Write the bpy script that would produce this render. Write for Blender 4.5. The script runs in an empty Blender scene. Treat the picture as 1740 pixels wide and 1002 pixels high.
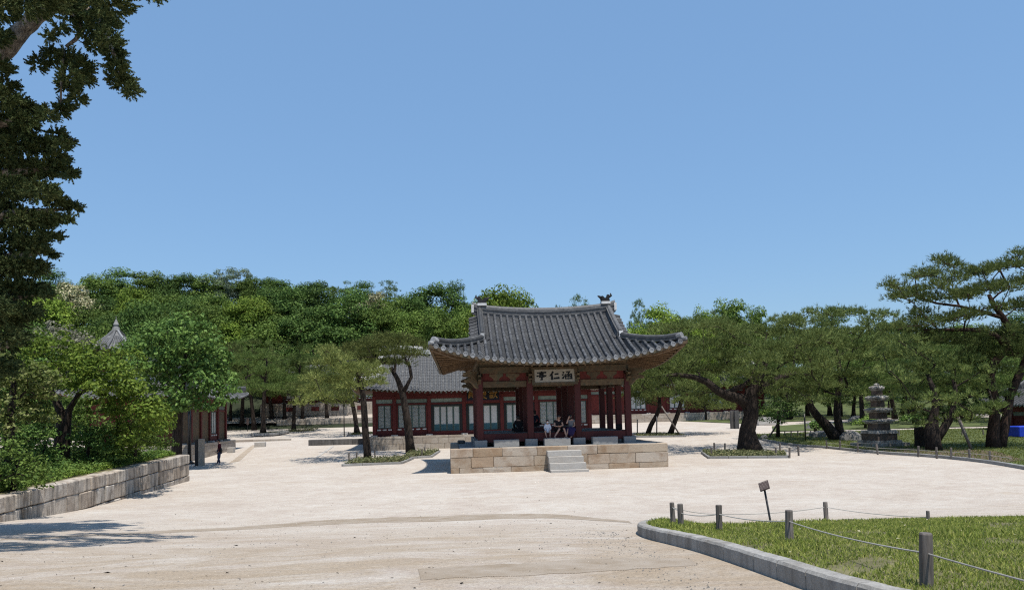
# Palace courtyard with an open tiled pavilion, pines and halls - procedural Blender scene (metres, Z up, Y away from the viewer)
import bpy, bmesh, math, random
import numpy as np
from mathutils import Vector, Matrix, Euler

R = math.radians
rng = random.Random(7)
nr = np.random.default_rng(7)
SC = bpy.context.scene
COL = SC.collection

# ------------------------------------------------------------------ camera
FPX, PPX, PPY = 1330.0, 870.0, 621.0          # focal length and principal point of the 1740 x 1002 photograph
PITCH, ROLL, EYE = R(3.485), R(1.5), 2.8
cam_d = bpy.data.cameras.new('camera')
cam = bpy.data.objects.new('camera', cam_d); COL.objects.link(cam)
cam_d.sensor_fit = 'HORIZONTAL'; cam_d.sensor_width = 36.0
cam_d.lens = 36.0 * FPX / 1740.0
cam_d.shift_y = (PPY - 501.0) / 1740.0
cam_d.clip_start = 0.1; cam_d.clip_end = 3000
Xw = Vector((1, 0, 0)); Fw = Vector((0, math.cos(PITCH), math.sin(PITCH))); Uw = Vector((0, -math.sin(PITCH), math.cos(PITCH)))
Rc = Xw * math.cos(ROLL) - Uw * math.sin(ROLL)
Uc = Xw * math.sin(ROLL) + Uw * math.cos(ROLL)
cam.matrix_world = Matrix(((Rc.x, Uc.x, -Fw.x, 0), (Rc.y, Uc.y, -Fw.y, 0), (Rc.z, Uc.z, -Fw.z, EYE), (0, 0, 0, 1)))
SC.camera = cam

# ------------------------------------------------------------------ daylight
SUN_EL, SUN_AZ = R(71), R(148)                # azimuth clockwise from +Y: the sun stands high behind the viewer, to the right
world = bpy.data.worlds.new('World'); SC.world = world; world.use_nodes = True
wn = world.node_tree; wn.nodes.clear()
sky = wn.nodes.new('ShaderNodeTexSky'); sky.sky_type = 'NISHITA'; sky.sun_disc = False
sky.sun_elevation = SUN_EL; sky.sun_rotation = SUN_AZ
sky.altitude = 50; sky.air_density = 1.35; sky.dust_density = 0.4; sky.ozone_density = 8.0
bg = wn.nodes.new('ShaderNodeBackground'); bg.inputs['Strength'].default_value = 0.128
wo = wn.nodes.new('ShaderNodeOutputWorld')
hz = wn.nodes.new('ShaderNodeMix'); hz.data_type = 'RGBA'; hz.inputs[0].default_value = 0.58   # thin even summer haze flattens the blue
hz.inputs[7].default_value = (1.36, 2.50, 4.22, 1)
wn.links.new(sky.outputs[0], hz.inputs[6]); wn.links.new(hz.outputs[2], bg.inputs[0]); wn.links.new(bg.outputs[0], wo.inputs[0])
sun_d = bpy.data.lights.new('sun', 'SUN'); sun_d.energy = 4.7; sun_d.angle = R(0.53); sun_d.color = (1.0, 0.955, 0.88)
sun = bpy.data.objects.new('sun', sun_d); COL.objects.link(sun)
sdir = Vector((math.sin(SUN_AZ) * math.cos(SUN_EL), math.cos(SUN_AZ) * math.cos(SUN_EL), math.sin(SUN_EL)))
sun.rotation_euler = sdir.to_track_quat('Z', 'Y').to_euler(); sun.location = (0, 0, 60)
vs = SC.view_settings
vs.view_transform = 'Standard'; vs.look = 'None'; vs.exposure = 0.32; vs.gamma = 1.0; vs.use_curve_mapping = False
SC.cycles.max_bounces = 6; SC.cycles.transparent_max_bounces = 4; SC.cycles.diffuse_bounces = 3
SC.cycles.use_denoising = False; SC.cycles.pixel_filter_type = 'BLACKMAN_HARRIS'; SC.cycles.filter_width = 1.2

# ------------------------------------------------------------------ survey helpers: bearings read off the photograph -> metres
def sstep(t):
    t = min(max(t, 0.0), 1.0); return t * t * (3 - 2 * t)
def hill(x, y):
    f = 1 - 0.72 * sstep((x + 28) / 40)
    return 16.5 * sstep((y - 94) / 60) * f
def terrain(x, y):
    end = 24 + 4 * sstep((-x - 5) / 6)
    z = 1.35 * (1 - sstep((y - 4) / (end - 4)))
    b = 0.033 * (min(y, 170) - 50)
    z += 0.5 * (b + math.sqrt(b * b + 0.01))
    return z
def gz(x, y): return terrain(x, y) + hill(x, y)
def ray(px, py):
    u = (px - PPX) / FPX; v = (PPY - py) / FPX
    a = u * math.cos(ROLL) + v * math.sin(ROLL); b = -u * math.sin(ROLL) + v * math.cos(ROLL)
    return Xw * a + Uw * b + Fw
def at(px, py, d):
    r = ray(px, py); return Vector((0, 0, EYE)) + r * (d / r.y)
def site(px, py, lift=0.0):
    """where the sight line meets the ground"""
    d = 4.0; last = None
    while d < 260:
        p = at(px, py, d)
        if p.z <= gz(p.x, p.y) + lift: break
        d += 0.05
    return Vector((p.x, p.y, gz(p.x, p.y)))

# ------------------------------------------------------------------ object helpers
def tag(o, label=None, cat=None, group=None, kind=None):
    if label: o['label'] = label
    if cat: o['category'] = cat
    if group: o['group'] = group
    if kind: o['kind'] = kind
    return o
def thing(name, label, cat, loc=(0, 0, 0), rz=0.0, group=None):
    o = bpy.data.objects.new(name, None); COL.objects.link(o)
    o.empty_display_size = 0.3; o.location = loc; o.rotation_euler = (0, 0, rz)
    return tag(o, label, cat, group)
def link(name, mesh, parent=None, loc=None, mat4=None):
    o = bpy.data.objects.new(name, mesh); COL.objects.link(o)
    if parent: o.parent = parent
    if mat4 is not None: o.matrix_local = mat4
    elif loc is not None: o.location = loc
    return o
def kids(o): return [c for c in o.children]
def copy_tree(o, parent=None):
    c = o.copy(); COL.objects.link(c)
    if parent is not None: c.parent = parent
    for ch in list(o.children): copy_tree(ch, c)
    return c

class MB:
    def __init__(s): s.v = []; s.f = []; s.mi = []
    def add(s, vs_, fs, mi=0):
        n = len(s.v); s.v += [tuple(p) for p in vs_]
        s.f += [tuple(i + n for i in f) for f in fs]; s.mi += [mi] * len(fs)
    def box(s, c, size, rz=0.0, M=None, mi=0):
        hx, hy, hz = size[0] / 2, size[1] / 2, size[2] / 2
        pts = [Vector((x, y, z)) for z in (-hz, hz) for y in (-hy, hy) for x in (-hx, hx)]
        if M is None: M = Matrix.Translation(c) @ Matrix.Rotation(rz, 4, 'Z')
        else: M = Matrix.Translation(c) @ M
        s.add([M @ p for p in pts], [(0, 2, 3, 1), (4, 5, 7, 6), (0, 1, 5, 4), (2, 6, 7, 3), (0, 4, 6, 2), (1, 3, 7, 5)], mi)
    def hexa(s, p, mi=0):
        s.add(p, [(0, 3, 2, 1), (4, 5, 6, 7), (0, 1, 5, 4), (1, 2, 6, 5), (2, 3, 7, 6), (3, 0, 4, 7)], mi)
    def tube(s, pts, radii, n=7, cap=True, mi=0, wob=0.0):
        pts = [Vector(p) for p in pts]; base = len(s.v); up = Vector((0.31, 0.17, 0.94))
        if not hasattr(radii, '__len__'): radii = [radii] * len(pts)
        prev = None; fs = []; vv = []
        for i, p in enumerate(pts):
            t = (pts[min(i + 1, len(pts) - 1)] - pts[max(i - 1, 0)])
            if t.length < 1e-9: t = Vector((0, 0, 1))
            t.normalize()
            if prev is None:
                a = t.cross(up)
                if a.length < 0.1: a = t.cross(Vector((1, 0, 0)))
                a.normalize()
            else:
                a = prev - t * prev.dot(t)
                a = a.normalized() if a.length > 1e-6 else t.orthogonal().normalized()
            prev = a; b = t.cross(a)
            for k in range(n):
                q = 2 * math.pi * k / n; r = radii[i] * (1 + (rng.uniform(-wob, wob) if wob else 0))
                vv.append(p + (a * math.cos(q) + b * math.sin(q)) * r)
        for i in range(len(pts) - 1):
            for k in range(n):
                k2 = (k + 1) % n
                fs.append((i * n + k, i * n + k2, (i + 1) * n + k2, (i + 1) * n + k))
        if cap:
            fs.append(tuple(range(n - 1, -1, -1))); fs.append(tuple(range((len(pts) - 1) * n, len(pts) * n)))
        s.add(vv, fs, mi)
    def sweep(s, pts, prof, mi=0, up=Vector((0, 0, 1))):
        """profile (side, up) pairs swept along pts, kept upright"""
        pts = [Vector(p) for p in pts]; n = len(prof); vv = []; fs = []
        for i, p in enumerate(pts):
            t = (pts[min(i + 1, len(pts) - 1)] - pts[max(i - 1, 0)]).normalized()
            a = t.cross(up).normalized()
            for (u, w) in prof: vv.append(p + a * u + up * w)
        for i in range(len(pts) - 1):
            for k in range(n):
                k2 = (k + 1) % n
                fs.append((i * n + k, i * n + k2, (i + 1) * n + k2, (i + 1) * n + k))
        fs.append(tuple(range(n - 1, -1, -1))); fs.append(tuple(range((len(pts) - 1) * n, len(pts) * n)))
        s.add(vv, fs, mi)
    def lathe(s, prof, n=12, c=(0, 0, 0), mi=0, rot=0.0):
        vv = []; fs = []
        for (r, z) in prof:
            for k in range(n):
                q = 2 * math.pi * k / n + rot; vv.append((c[0] + r * math.cos(q), c[1] + r * math.sin(q), c[2] + z))
        for i in range(len(prof) - 1):
            for k in range(n):
                k2 = (k + 1) % n; fs.append((i * n + k, i * n + k2, (i + 1) * n + k2, (i + 1) * n + k))
        fs.append(tuple(range(n - 1, -1, -1))); fs.append(tuple(range((len(prof) - 1) * n, len(prof) * n)))
        s.add(vv, fs, mi)
    def mesh(s, name, mats, smooth=False):
        me = bpy.data.meshes.new(name); me.from_pydata(s.v, [], s.f)
        if not isinstance(mats, (list, tuple)): mats = [mats]
        for m in mats: me.materials.append(m)
        if len(mats) > 1: me.polygons.foreach_set('material_index', s.mi)
        if smooth: me.polygons.foreach_set('use_smooth', [True] * len(me.polygons))
        me.update(); return me
    def build(s, name, mats, parent=None, smooth=False, loc=None):
        return link(name, s.mesh(name, mats, smooth), parent, loc)

def chamfer_mesh(name, size, mat, ch=0.015, jit=0.0, seed=0):
    """a dressed stone or timber: a box with worn edges"""
    bm = bmesh.new(); bmesh.ops.create_cube(bm, size=1.0)
    rr = random.Random(seed)
    for v in bm.verts: v.co = Vector((v.co.x * size[0] + rr.uniform(-jit, jit), v.co.y * size[1] + rr.uniform(-jit, jit), v.co.z * size[2] + rr.uniform(-jit, jit)))
    bmesh.ops.bevel(bm, geom=list(bm.edges), offset=ch, segments=1, affect='EDGES', profile=0.5)
    me = bpy.data.meshes.new(name); bm.to_mesh(me); bm.free(); me.materials.append(mat); return me

def arr_mesh(name, P, mat):
    """P: (N, k, 3) array of separate polygons"""
    P = np.asarray(P, dtype=np.float32); N, k, _ = P.shape
    me = bpy.data.meshes.new(name); me.vertices.add(N * k); me.vertices.foreach_set('co', P.reshape(-1))
    me.loops.add(N * k); me.loops.foreach_set('vertex_index', np.arange(N * k, dtype=np.int32))
    me.polygons.add(N); me.polygons.foreach_set('loop_start', np.arange(0, N * k, k, dtype=np.int32))
    me.materials.append(mat); me.update(calc_edges=True); return me

# ------------------------------------------------------------------ materials
def new_mat(name):
    m = bpy.data.materials.new(name); m.use_nodes = True; nt = m.node_tree
    b = nt.nodes['Principled BSDF']; return m, nt, b
def nd(nt, t, **kw):
    n = nt.nodes.new(t)
    for k, v in kw.items(): setattr(n, k, v)
    return n
def noise(nt, coord, scale, detail=4, rough=0.6, dist=0.0):
    n = nd(nt, 'ShaderNodeTexNoise'); n.inputs['Scale'].default_value = scale; n.inputs['Detail'].default_value = detail
    n.inputs['Roughness'].default_value = rough; n.inputs['Distortion'].default_value = dist
    if coord is not None: nt.links.new(coord, n.inputs['Vector'])
    return n.outputs['Fac']
def ramp(nt, fac, stops):
    r = nd(nt, 'ShaderNodeValToRGB'); e = r.color_ramp.elements
    while len(e) < len(stops): e.new(0.5)
    for i, (p, c) in enumerate(stops): e[i].position = p; e[i].color = (*c, 1)
    nt.links.new(fac, r.inputs[0]); return r.outputs[0]
def mixc(nt, fac, a, b, mode='MIX'):
    m = nd(nt, 'ShaderNodeMix', data_type='RGBA', blend_type=mode)
    for sock, v in ((m.inputs[0], fac), (m.inputs[6], a), (m.inputs[7], b)):
        if hasattr(v, 'links') or isinstance(v, bpy.types.NodeSocket): nt.links.new(v, sock)
        elif isinstance(v, tuple): sock.default_value = (*v, 1)
        else: sock.default_value = v
    return m.outputs[2]
def math_n(nt, op, a, b=0.0):
    m = nd(nt, 'ShaderNodeMath', operation=op)
    for i, v in enumerate((a, b)):
        if isinstance(v, bpy.types.NodeSocket): nt.links.new(v, m.inputs[i])
        else: m.inputs[i].default_value = v
    return m.outputs[0]
def mapping(nt, coord, scale=(1, 1, 1), rot=(0, 0, 0)):
    m = nd(nt, 'ShaderNodeMapping'); m.inputs['Scale'].default_value = scale; m.inputs['Rotation'].default_value = rot
    nt.links.new(coord, m.inputs['Vector']); return m.outputs[0]
def objc(nt): return nd(nt, 'ShaderNodeTexCoord').outputs['Object']
def posc(nt): return nd(nt, 'ShaderNodeNewGeometry').outputs['Position']
def orand(nt): return nd(nt, 'ShaderNodeObjectInfo').outputs['Random']
def bump(nt, b, h, strength=0.3, dist=0.02):
    n = nd(nt, 'ShaderNodeBump'); n.inputs['Strength'].default_value = strength; n.inputs['Distance'].default_value = dist
    nt.links.new(h, n.inputs['Height']); nt.links.new(n.outputs[0], b.inputs['Normal'])
def finish(b, rough=0.8, spec=0.3):
    b.inputs['Roughness'].default_value = rough; b.inputs['Specular IOR Level'].default_value = spec

def mat_plain(name, c, rough=0.7, var=0.25, scale=6.0, spec=0.3, bmp=0.15, bscale=40, rnd=0.25, bdist=0.01):
    m, nt, b = new_mat(name); p = posc(nt)
    f = noise(nt, p, scale, 5)
    lo = tuple(x * (1 - var) for x in c); hi = tuple(min(1, x * (1 + var)) for x in c)
    col = ramp(nt, f, [(0.3, lo), (0.7, hi)])
    if rnd:
        k = math_n(nt, 'ADD', math_n(nt, 'MULTIPLY', orand(nt), 2 * rnd), 1 - rnd)
        vmul = nd(nt, 'ShaderNodeVectorMath', operation='SCALE'); nt.links.new(col, vmul.inputs[0]); nt.links.new(k, vmul.inputs['Scale']); col = vmul.outputs[0]
    nt.links.new(col, b.inputs['Base Color']); finish(b, rough, spec)
    if bmp: bump(nt, b, noise(nt, p, bscale, 4), bmp, bdist)
    return m

def mat_stone(name, cols, stain=(0.25, 0.15, 0.08), stain_amt=0.5, streak=0.0, bmp=0.35):
    m, nt, b = new_mat(name); p = posc(nt)
    base = ramp(nt, orand(nt), [(i / max(1, len(cols) - 1), c) for i, c in enumerate(cols)])
    speck = noise(nt, p, 55, 3, 0.7)
    base = mixc(nt, 0.55, base, ramp(nt, speck, [(0.35, (0.35, 0.35, 0.35)), (0.65, (0.68, 0.68, 0.68))]), 'OVERLAY')
    off = nd(nt, 'ShaderNodeVectorMath', operation='ADD'); nt.links.new(p, off.inputs[0])
    cmb = nd(nt, 'ShaderNodeCombineXYZ'); o20 = math_n(nt, 'MULTIPLY', orand(nt), 30.0)
    nt.links.new(o20, cmb.inputs[0]); nt.links.new(o20, cmb.inputs[2]); nt.links.new(cmb.outputs[0], off.inputs[1])
    st = noise(nt, off.outputs[0], 1.7, 6, 0.65, 0.4)
    sf = math_n(nt, 'MULTIPLY', ramp(nt, st, [(0.46, (0, 0, 0)), (0.66, (1, 1, 1))]), stain_amt)
    base = mixc(nt, sf, base, stain)
    if streak:
        sk = noise(nt, mapping(nt, p, (5.5, 5.5, 0.7)), 1.0, 4, 0.6)
        base = mixc(nt, math_n(nt, 'MULTIPLY', ramp(nt, sk, [(0.45, (0, 0, 0)), (0.62, (1, 1, 1))]), streak), base, (0.035, 0.03, 0.027))
    nt.links.new(base, b.inputs['Base Color']); finish(b, 0.88, 0.2)
    bump(nt, b, math_n(nt, 'ADD', noise(nt, p, 30, 5), math_n(nt, 'MULTIPLY', noise(nt, p, 6, 3), 2.0)), bmp, 0.02)
    return m

def mat_leaf(name, dark, mid, light, trans=0.25, rough=0.55, nscale=0.6, spec=0.25):
    m, nt, b = new_mat(name)
    g = nd(nt, 'ShaderNodeNewGeometry'); isl = g.outputs['Random Per Island']
    f = math_n(nt, 'ADD', math_n(nt, 'MULTIPLY', isl, 0.55), math_n(nt, 'MULTIPLY', noise(nt, g.outputs['Position'], nscale, 3), 0.5))
    col = ramp(nt, f, [(0.2, dark), (0.5, mid), (0.85, light)])
    k = math_n(nt, 'ADD', math_n(nt, 'MULTIPLY', orand(nt), 0.75), 0.66)
    vm = nd(nt, 'ShaderNodeVectorMath', operation='SCALE'); nt.links.new(col, vm.inputs[0]); nt.links.new(k, vm.inputs['Scale'])
    nt.links.new(vm.outputs[0], b.inputs['Base Color']); finish(b, rough, spec)
    tr = nd(nt, 'ShaderNodeBsdfTranslucent'); nt.links.new(vm.outputs[0], tr.inputs['Color'])
    mx = nd(nt, 'ShaderNodeMixShader'); mx.inputs[0].default_value = trans
    nt.links.new(b.outputs[0], mx.inputs[1]); nt.links.new(tr.outputs[0], mx.inputs[2])
    nt.links.new(mx.outputs[0], nt.nodes['Material Output'].inputs['Surface'])
    return m

def mat_bark(name, dark, light, zs=0.25, scale=9):
    m, nt, b = new_mat(name); p = mapping(nt, posc(nt), (1, 1, zs))
    f = noise(nt, p, scale, 6, 0.7, 0.5)
    nt.links.new(ramp(nt, f, [(0.35, dark), (0.65, light)]), b.inputs['Base Color']); finish(b, 0.9, 0.15)
    bump(nt, b, f, 0.9, 0.06); return m

def mat_wood(name, c1, c2, zs=(12, 12, 1.2), rough=0.7, scale=2.0, c3=None):
    m, nt, b = new_mat(name); p = posc(nt)
    f = noise(nt, mapping(nt, p, zs), scale, 5, 0.65, 0.3)
    col = ramp(nt, f, [(0.3, c1), (0.7, c2)])
    if c3: col = mixc(nt, ramp(nt, noise(nt, p, 3.1, 5, 0.6), [(0.5, (0, 0, 0)), (0.62, (0.8, 0.8, 0.8))]), col, c3)
    k = math_n(nt, 'ADD', math_n(nt, 'MULTIPLY', orand(nt), 0.4), 0.8)
    vm = nd(nt, 'ShaderNodeVectorMath', operation='SCALE'); nt.links.new(col, vm.inputs[0]); nt.links.new(k, vm.inputs['Scale'])
    nt.links.new(vm.outputs[0], b.inputs['Base Color']); finish(b, rough, 0.3); bump(nt, b, f, 0.25, 0.02); return m

def mat_sand():
    m, nt, b = new_mat('court_sand'); p = posc(nt)
    base = ramp(nt, noise(nt, p, 0.35, 6, 0.6, 0.6), [(0.3, (0.545, 0.475, 0.405)), (0.7, (0.635, 0.58, 0.515))])
    base = mixc(nt, 0.75, base, ramp(nt, noise(nt, p, 1.9, 8, 0.7, 0.4), [(0.3, (0.40, 0.395, 0.39)), (0.7, (0.585, 0.585, 0.585))]), 'OVERLAY')
    # raked, trodden streaks lying across the court
    stk = noise(nt, mapping(nt, p, (0.22, 0.8, 1), (0, 0, R(-7))), 1.0, 8, 0.68, 1.2)
    base = mixc(nt, math_n(nt, 'MULTIPLY', ramp(nt, stk, [(0.56, (0, 0, 0)), (0.68, (1, 1, 1))]), 0.4), base, (0.46, 0.355, 0.245))
    # damp and worn patches nearer the slope
    sep = nd(nt, 'ShaderNodeSeparateXYZ'); nt.links.new(p, sep.inputs[0])
    near = nd(nt, 'ShaderNodeMapRange'); near.inputs['From Min'].default_value = 20; near.inputs['From Max'].default_value = 8
    nt.links.new(sep.outputs['Y'], near.inputs['Value'])
    pt = noise(nt, mapping(nt, p, (0.45, 0.75, 1)), 1.0, 8, 0.68, 1.1)
    pf = math_n(nt, 'MULTIPLY', math_n(nt, 'MULTIPLY', ramp(nt, pt, [(0.36, (0, 0, 0)), (0.56, (1, 1, 1))]), near.outputs[0]), 0.68)
    base = mixc(nt, pf, base, (0.40, 0.30, 0.195))
    fine = noise(nt, p, 28, 5, 0.8)
    base = mixc(nt, 0.85, base, ramp(nt, fine, [(0.3, (0.33, 0.33, 0.33)), (0.7, (0.64, 0.64, 0.64))]), 'OVERLAY')
    grit = noise(nt, p, 75, 2, 0.6)
    base = mixc(nt, math_n(nt, 'MULTIPLY', ramp(nt, grit, [(0.64, (0, 0, 0)), (0.70, (1, 1, 1))]), 0.5), base, (0.19, 0.15, 0.11))
    nt.links.new(base, b.inputs['Base Color']); finish(b, 0.95, 0.05)
    vo = nd(nt, 'ShaderNodeTexVoronoi', feature='SMOOTH_F1'); vo.inputs['Scale'].default_value = 2.6; nt.links.new(mapping(nt, p, (1, 1.3, 1)), vo.inputs['Vector'])
    dent = ramp(nt, vo.outputs['Distance'], [(0.05, (0, 0, 0)), (0.28, (1, 1, 1))])
    h = math_n(nt, 'ADD', math_n(nt, 'MULTIPLY', noise(nt, p, 3.2, 7, 0.68), 1.6), math_n(nt, 'MULTIPLY', fine, 0.35))
    h = math_n(nt, 'ADD', h, math_n(nt, 'MULTIPLY', dent, 0.22))
    bump(nt, b, h, 0.85, 0.06); return m

def mat_tile(name, lo, hi):
    m, nt, b = new_mat(name); p = posc(nt)
    f = noise(nt, p, 7, 6, 0.7)
    col = ramp(nt, f, [(0.28, lo), (0.72, hi)])
    lich = ramp(nt, noise(nt, p, 2.3, 6, 0.7), [(0.55, (0, 0, 0)), (0.72, (0.7, 0.7, 0.7))])
    col = mixc(nt, lich, col, (hi[0] * 1.7, hi[1] * 1.7, hi[2] * 1.62))
    k = math_n(nt, 'ADD', math_n(nt, 'MULTIPLY', orand(nt), 0.9), 0.55)
    vm = nd(nt, 'ShaderNodeVectorMath', operation='SCALE'); nt.links.new(col, vm.inputs[0]); nt.links.new(k, vm.inputs['Scale'])
    nt.links.new(vm.outputs[0], b.inputs['Base Color']); finish(b, 0.62, 0.35); bump(nt, b, f, 0.3, 0.02); return m

M = {}
M['sand'] = mat_sand()
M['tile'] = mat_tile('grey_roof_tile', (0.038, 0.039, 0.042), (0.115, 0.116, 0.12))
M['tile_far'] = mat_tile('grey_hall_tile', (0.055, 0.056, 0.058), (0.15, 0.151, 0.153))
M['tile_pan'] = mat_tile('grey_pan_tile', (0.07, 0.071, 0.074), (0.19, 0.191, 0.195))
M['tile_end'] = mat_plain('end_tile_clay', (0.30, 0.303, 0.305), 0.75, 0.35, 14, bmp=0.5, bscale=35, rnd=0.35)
M['ridge'] = mat_tile('ridge_tile', (0.04, 0.04, 0.041), (0.125, 0.125, 0.126))
M['plaster'] = mat_plain('lime_plaster', (0.68, 0.67, 0.65), 0.9, 0.2, 8)
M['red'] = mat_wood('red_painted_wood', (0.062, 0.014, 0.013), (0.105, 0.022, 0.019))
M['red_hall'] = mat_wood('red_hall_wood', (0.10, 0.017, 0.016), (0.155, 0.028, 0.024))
M['brown'] = mat_wood('faded_painted_timber', (0.075, 0.048, 0.027), (0.17, 0.115, 0.06), (3, 3, 3), c3=(0.075, 0.075, 0.045))
M['rafter'] = mat_wood('rafter_timber', (0.11, 0.064, 0.033), (0.22, 0.14, 0.075), (3, 3, 3))
M['panel'] = mat_plain('red_panel', (0.13, 0.022, 0.016), 0.75, 0.3, 5)
M['mint'] = mat_plain('pale_green_board', (0.22, 0.27, 0.23), 0.8, 0.3, 4)
M['floor_wood'] = mat_wood('grey_floor_boards', (0.10, 0.10, 0.09), (0.19, 0.19, 0.17), (1, 9, 9))
M['stone'] = mat_stone('tan_granite', [(0.40, 0.29, 0.195), (0.50, 0.41, 0.31), (0.44, 0.35, 0.26), (0.55, 0.48, 0.40), (0.42, 0.30, 0.20)], (0.26, 0.145, 0.07), 0.55)
M['stone_hall'] = mat_stone('hall_base_stone', [(0.42, 0.36, 0.29), (0.50, 0.45, 0.39), (0.38, 0.32, 0.26)], (0.27, 0.19, 0.12), 0.4)
M['stone_wall'] = mat_stone('weathered_wall_stone', [(0.47, 0.385, 0.30), (0.60, 0.53, 0.45), (0.52, 0.43, 0.34), (0.66, 0.60, 0.52)], (0.26, 0.185, 0.13), 0.55, 0.55, 0.5)
M['granite'] = mat_stone('grey_granite', [(0.30, 0.295, 0.285), (0.37, 0.365, 0.35)], (0.2, 0.19, 0.18), 0.25)
M['kerb'] = mat_stone('kerb_granite', [(0.34, 0.325, 0.30), (0.42, 0.405, 0.38)], (0.22, 0.19, 0.155), 0.5, 0.25)
M['pale_stone'] = mat_stone('pale_step_stone', [(0.46, 0.435, 0.40), (0.52, 0.495, 0.46)], (0.38, 0.32, 0.26), 0.35)
M['dark_stone'] = mat_stone('dark_wall_stone', [(0.10, 0.10, 0.10), (0.2, 0.19, 0.18), (0.13, 0.125, 0.12)], (0.05, 0.05, 0.05), 0.5, 0.4)
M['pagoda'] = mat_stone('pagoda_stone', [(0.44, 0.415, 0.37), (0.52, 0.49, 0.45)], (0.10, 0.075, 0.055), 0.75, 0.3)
M['pagoda_shaded'] = mat_stone('shaded_pagoda_stone', [(0.17, 0.13, 0.105), (0.22, 0.175, 0.145)], (0.08, 0.055, 0.045), 0.7, 0.3)  # darker copy of the pagoda stone: shade of the pines put into the colour
M['rock'] = mat_stone('garden_rock', [(0.2, 0.19, 0.18), (0.28, 0.27, 0.25)], (0.08, 0.08, 0.075), 0.6, 0, 0.9)
M['bark'] = mat_bark('pine_bark', (0.016, 0.012, 0.010), (0.072, 0.055, 0.044))
M['bark_red'] = mat_bark('red_pine_bark', (0.022, 0.015, 0.012), (0.10, 0.06, 0.045))
M['bark_pale'] = mat_bark('juniper_bark', (0.10, 0.08, 0.065), (0.56, 0.48, 0.39), 0.3, 12)
M['needle'] = mat_leaf('pine_needles', (0.055, 0.083, 0.024), (0.122, 0.160, 0.047), (0.235, 0.270, 0.092), 0.18, 0.6, 0.7, 0.06)
M['needle_green'] = mat_leaf('fresh_pine_needles', (0.046, 0.084, 0.022), (0.106, 0.158, 0.040), (0.205, 0.260, 0.080), 0.18, 0.6, 0.7, 0.06)
M['needle_olive'] = mat_leaf('olive_pine_needles', (0.070, 0.094, 0.026), (0.150, 0.178, 0.050), (0.27, 0.285, 0.095), 0.18, 0.6, 0.7, 0.06)
M['juniper'] = mat_leaf('juniper_sprays', (0.030, 0.052, 0.022), (0.068, 0.096, 0.036), (0.170, 0.185, 0.075), 0.08, 0.7, 1.2, 0.06)
M['leaf_dark'] = mat_leaf('dark_leaves', (0.028, 0.058, 0.014), (0.062, 0.112, 0.026), (0.125, 0.19, 0.048), 0.20, 0.55, 0.6, 0.08)
M['leaf_mid'] = mat_leaf('mid_leaves', (0.045, 0.080, 0.016), (0.095, 0.150, 0.030), (0.17, 0.23, 0.055), 0.22, 0.55, 0.6, 0.08)
M['leaf_yellow'] = mat_leaf('yellow_green_leaves', (0.060, 0.105, 0.015), (0.135, 0.205, 0.030), (0.24, 0.305, 0.055), 0.26, 0.55, 0.6, 0.08)
M['leaf_grey'] = mat_leaf('grey_green_leaves', (0.055, 0.085, 0.05), (0.10, 0.135, 0.085), (0.16, 0.19, 0.13), 0.2, 0.55, 0.6, 0.08)
M['leaf_dull'] = mat_leaf('dull_twiggy_leaves', (0.07, 0.075, 0.05), (0.12, 0.12, 0.085), (0.17, 0.165, 0.125), 0.2, 0.55, 0.6, 0.08)
M['leaf_pale'] = mat_leaf('pale_leaves', (0.060, 0.090, 0.020), (0.145, 0.185, 0.045), (0.33, 0.34, 0.14), 0.20, 0.55, 0.6, 0.08)
M['leaf_cream'] = mat_leaf('cream_blossom', (0.05, 0.085, 0.03), (0.22, 0.21, 0.11), (0.52, 0.47, 0.31), 0.2, 0.55, 0.6, 0.08)
M['leaf_cover'] = mat_leaf('bed_plants', (0.045, 0.06, 0.026), (0.085, 0.098, 0.045), (0.20, 0.185, 0.09), 0.2, 0.55, 0.6, 0.08)
M['grass'] = mat_leaf('grass_blades', (0.125, 0.165, 0.028), (0.225, 0.270, 0.055), (0.40, 0.385, 0.13), 0.35, 0.6, 1.6, 0.08)
M['turf'] = mat_plain('turf_soil', (0.17, 0.155, 0.075), 0.95, 0.5, 2.5, bmp=0.6, bscale=60, rnd=0, bdist=0.03)
M['lawn_far'] = mat_plain('far_turf', (0.10, 0.125, 0.04), 0.95, 0.35, 0.9, bmp=0.7, bscale=30, rnd=0, bdist=0.05)
M['soil'] = mat_plain('bed_soil', (0.13, 0.095, 0.065), 0.95, 0.4, 3, bmp=0.6, bscale=30, rnd=0)
M['forest_floor'] = mat_plain('forest_floor', (0.03, 0.04, 0.018), 0.95, 0.4, 0.5, bmp=0.5, rnd=0)
M['coir'] = None
M['post'] = mat_wood('weathered_post', (0.085, 0.07, 0.06), (0.27, 0.235, 0.205), (14, 14, 1.5))
M['rope'] = mat_plain('pale_rope', (0.45, 0.43, 0.39), 0.8, 0.15, 30)
M['metal'] = mat_plain('dark_metal', (0.018, 0.017, 0.016), 0.45, 0.2, 10, 0.5, 0.05)
M['sign'] = mat_plain('brown_sign_plate', (0.06, 0.036, 0.028), 0.45, 0.2, 10, 0.5, 0.05)
M['letters'] = mat_plain('sign_lettering', (0.26, 0.22, 0.19), 0.6, 0.1, 10, bmp=0)
M['ink'] = mat_plain('black_ink', (0.012, 0.012, 0.012), 0.5, 0.1, 10, bmp=0, rnd=0)
M['gold'] = mat_plain('gold_paint', (0.42, 0.22, 0.05), 0.5, 0.2, 10, bmp=0, rnd=0)
M['board'] = mat_plain('cream_board', (0.45, 0.40, 0.32), 0.7, 0.12, 5, rnd=0)
M['black'] = mat_plain('dark_paint', (0.02, 0.018, 0.018), 0.5, 0.2, 8)
M['paper'] = mat_plain('window_paper', (0.66, 0.66, 0.63), 0.9, 0.08, 4, bmp=0, rnd=0.08)
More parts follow.
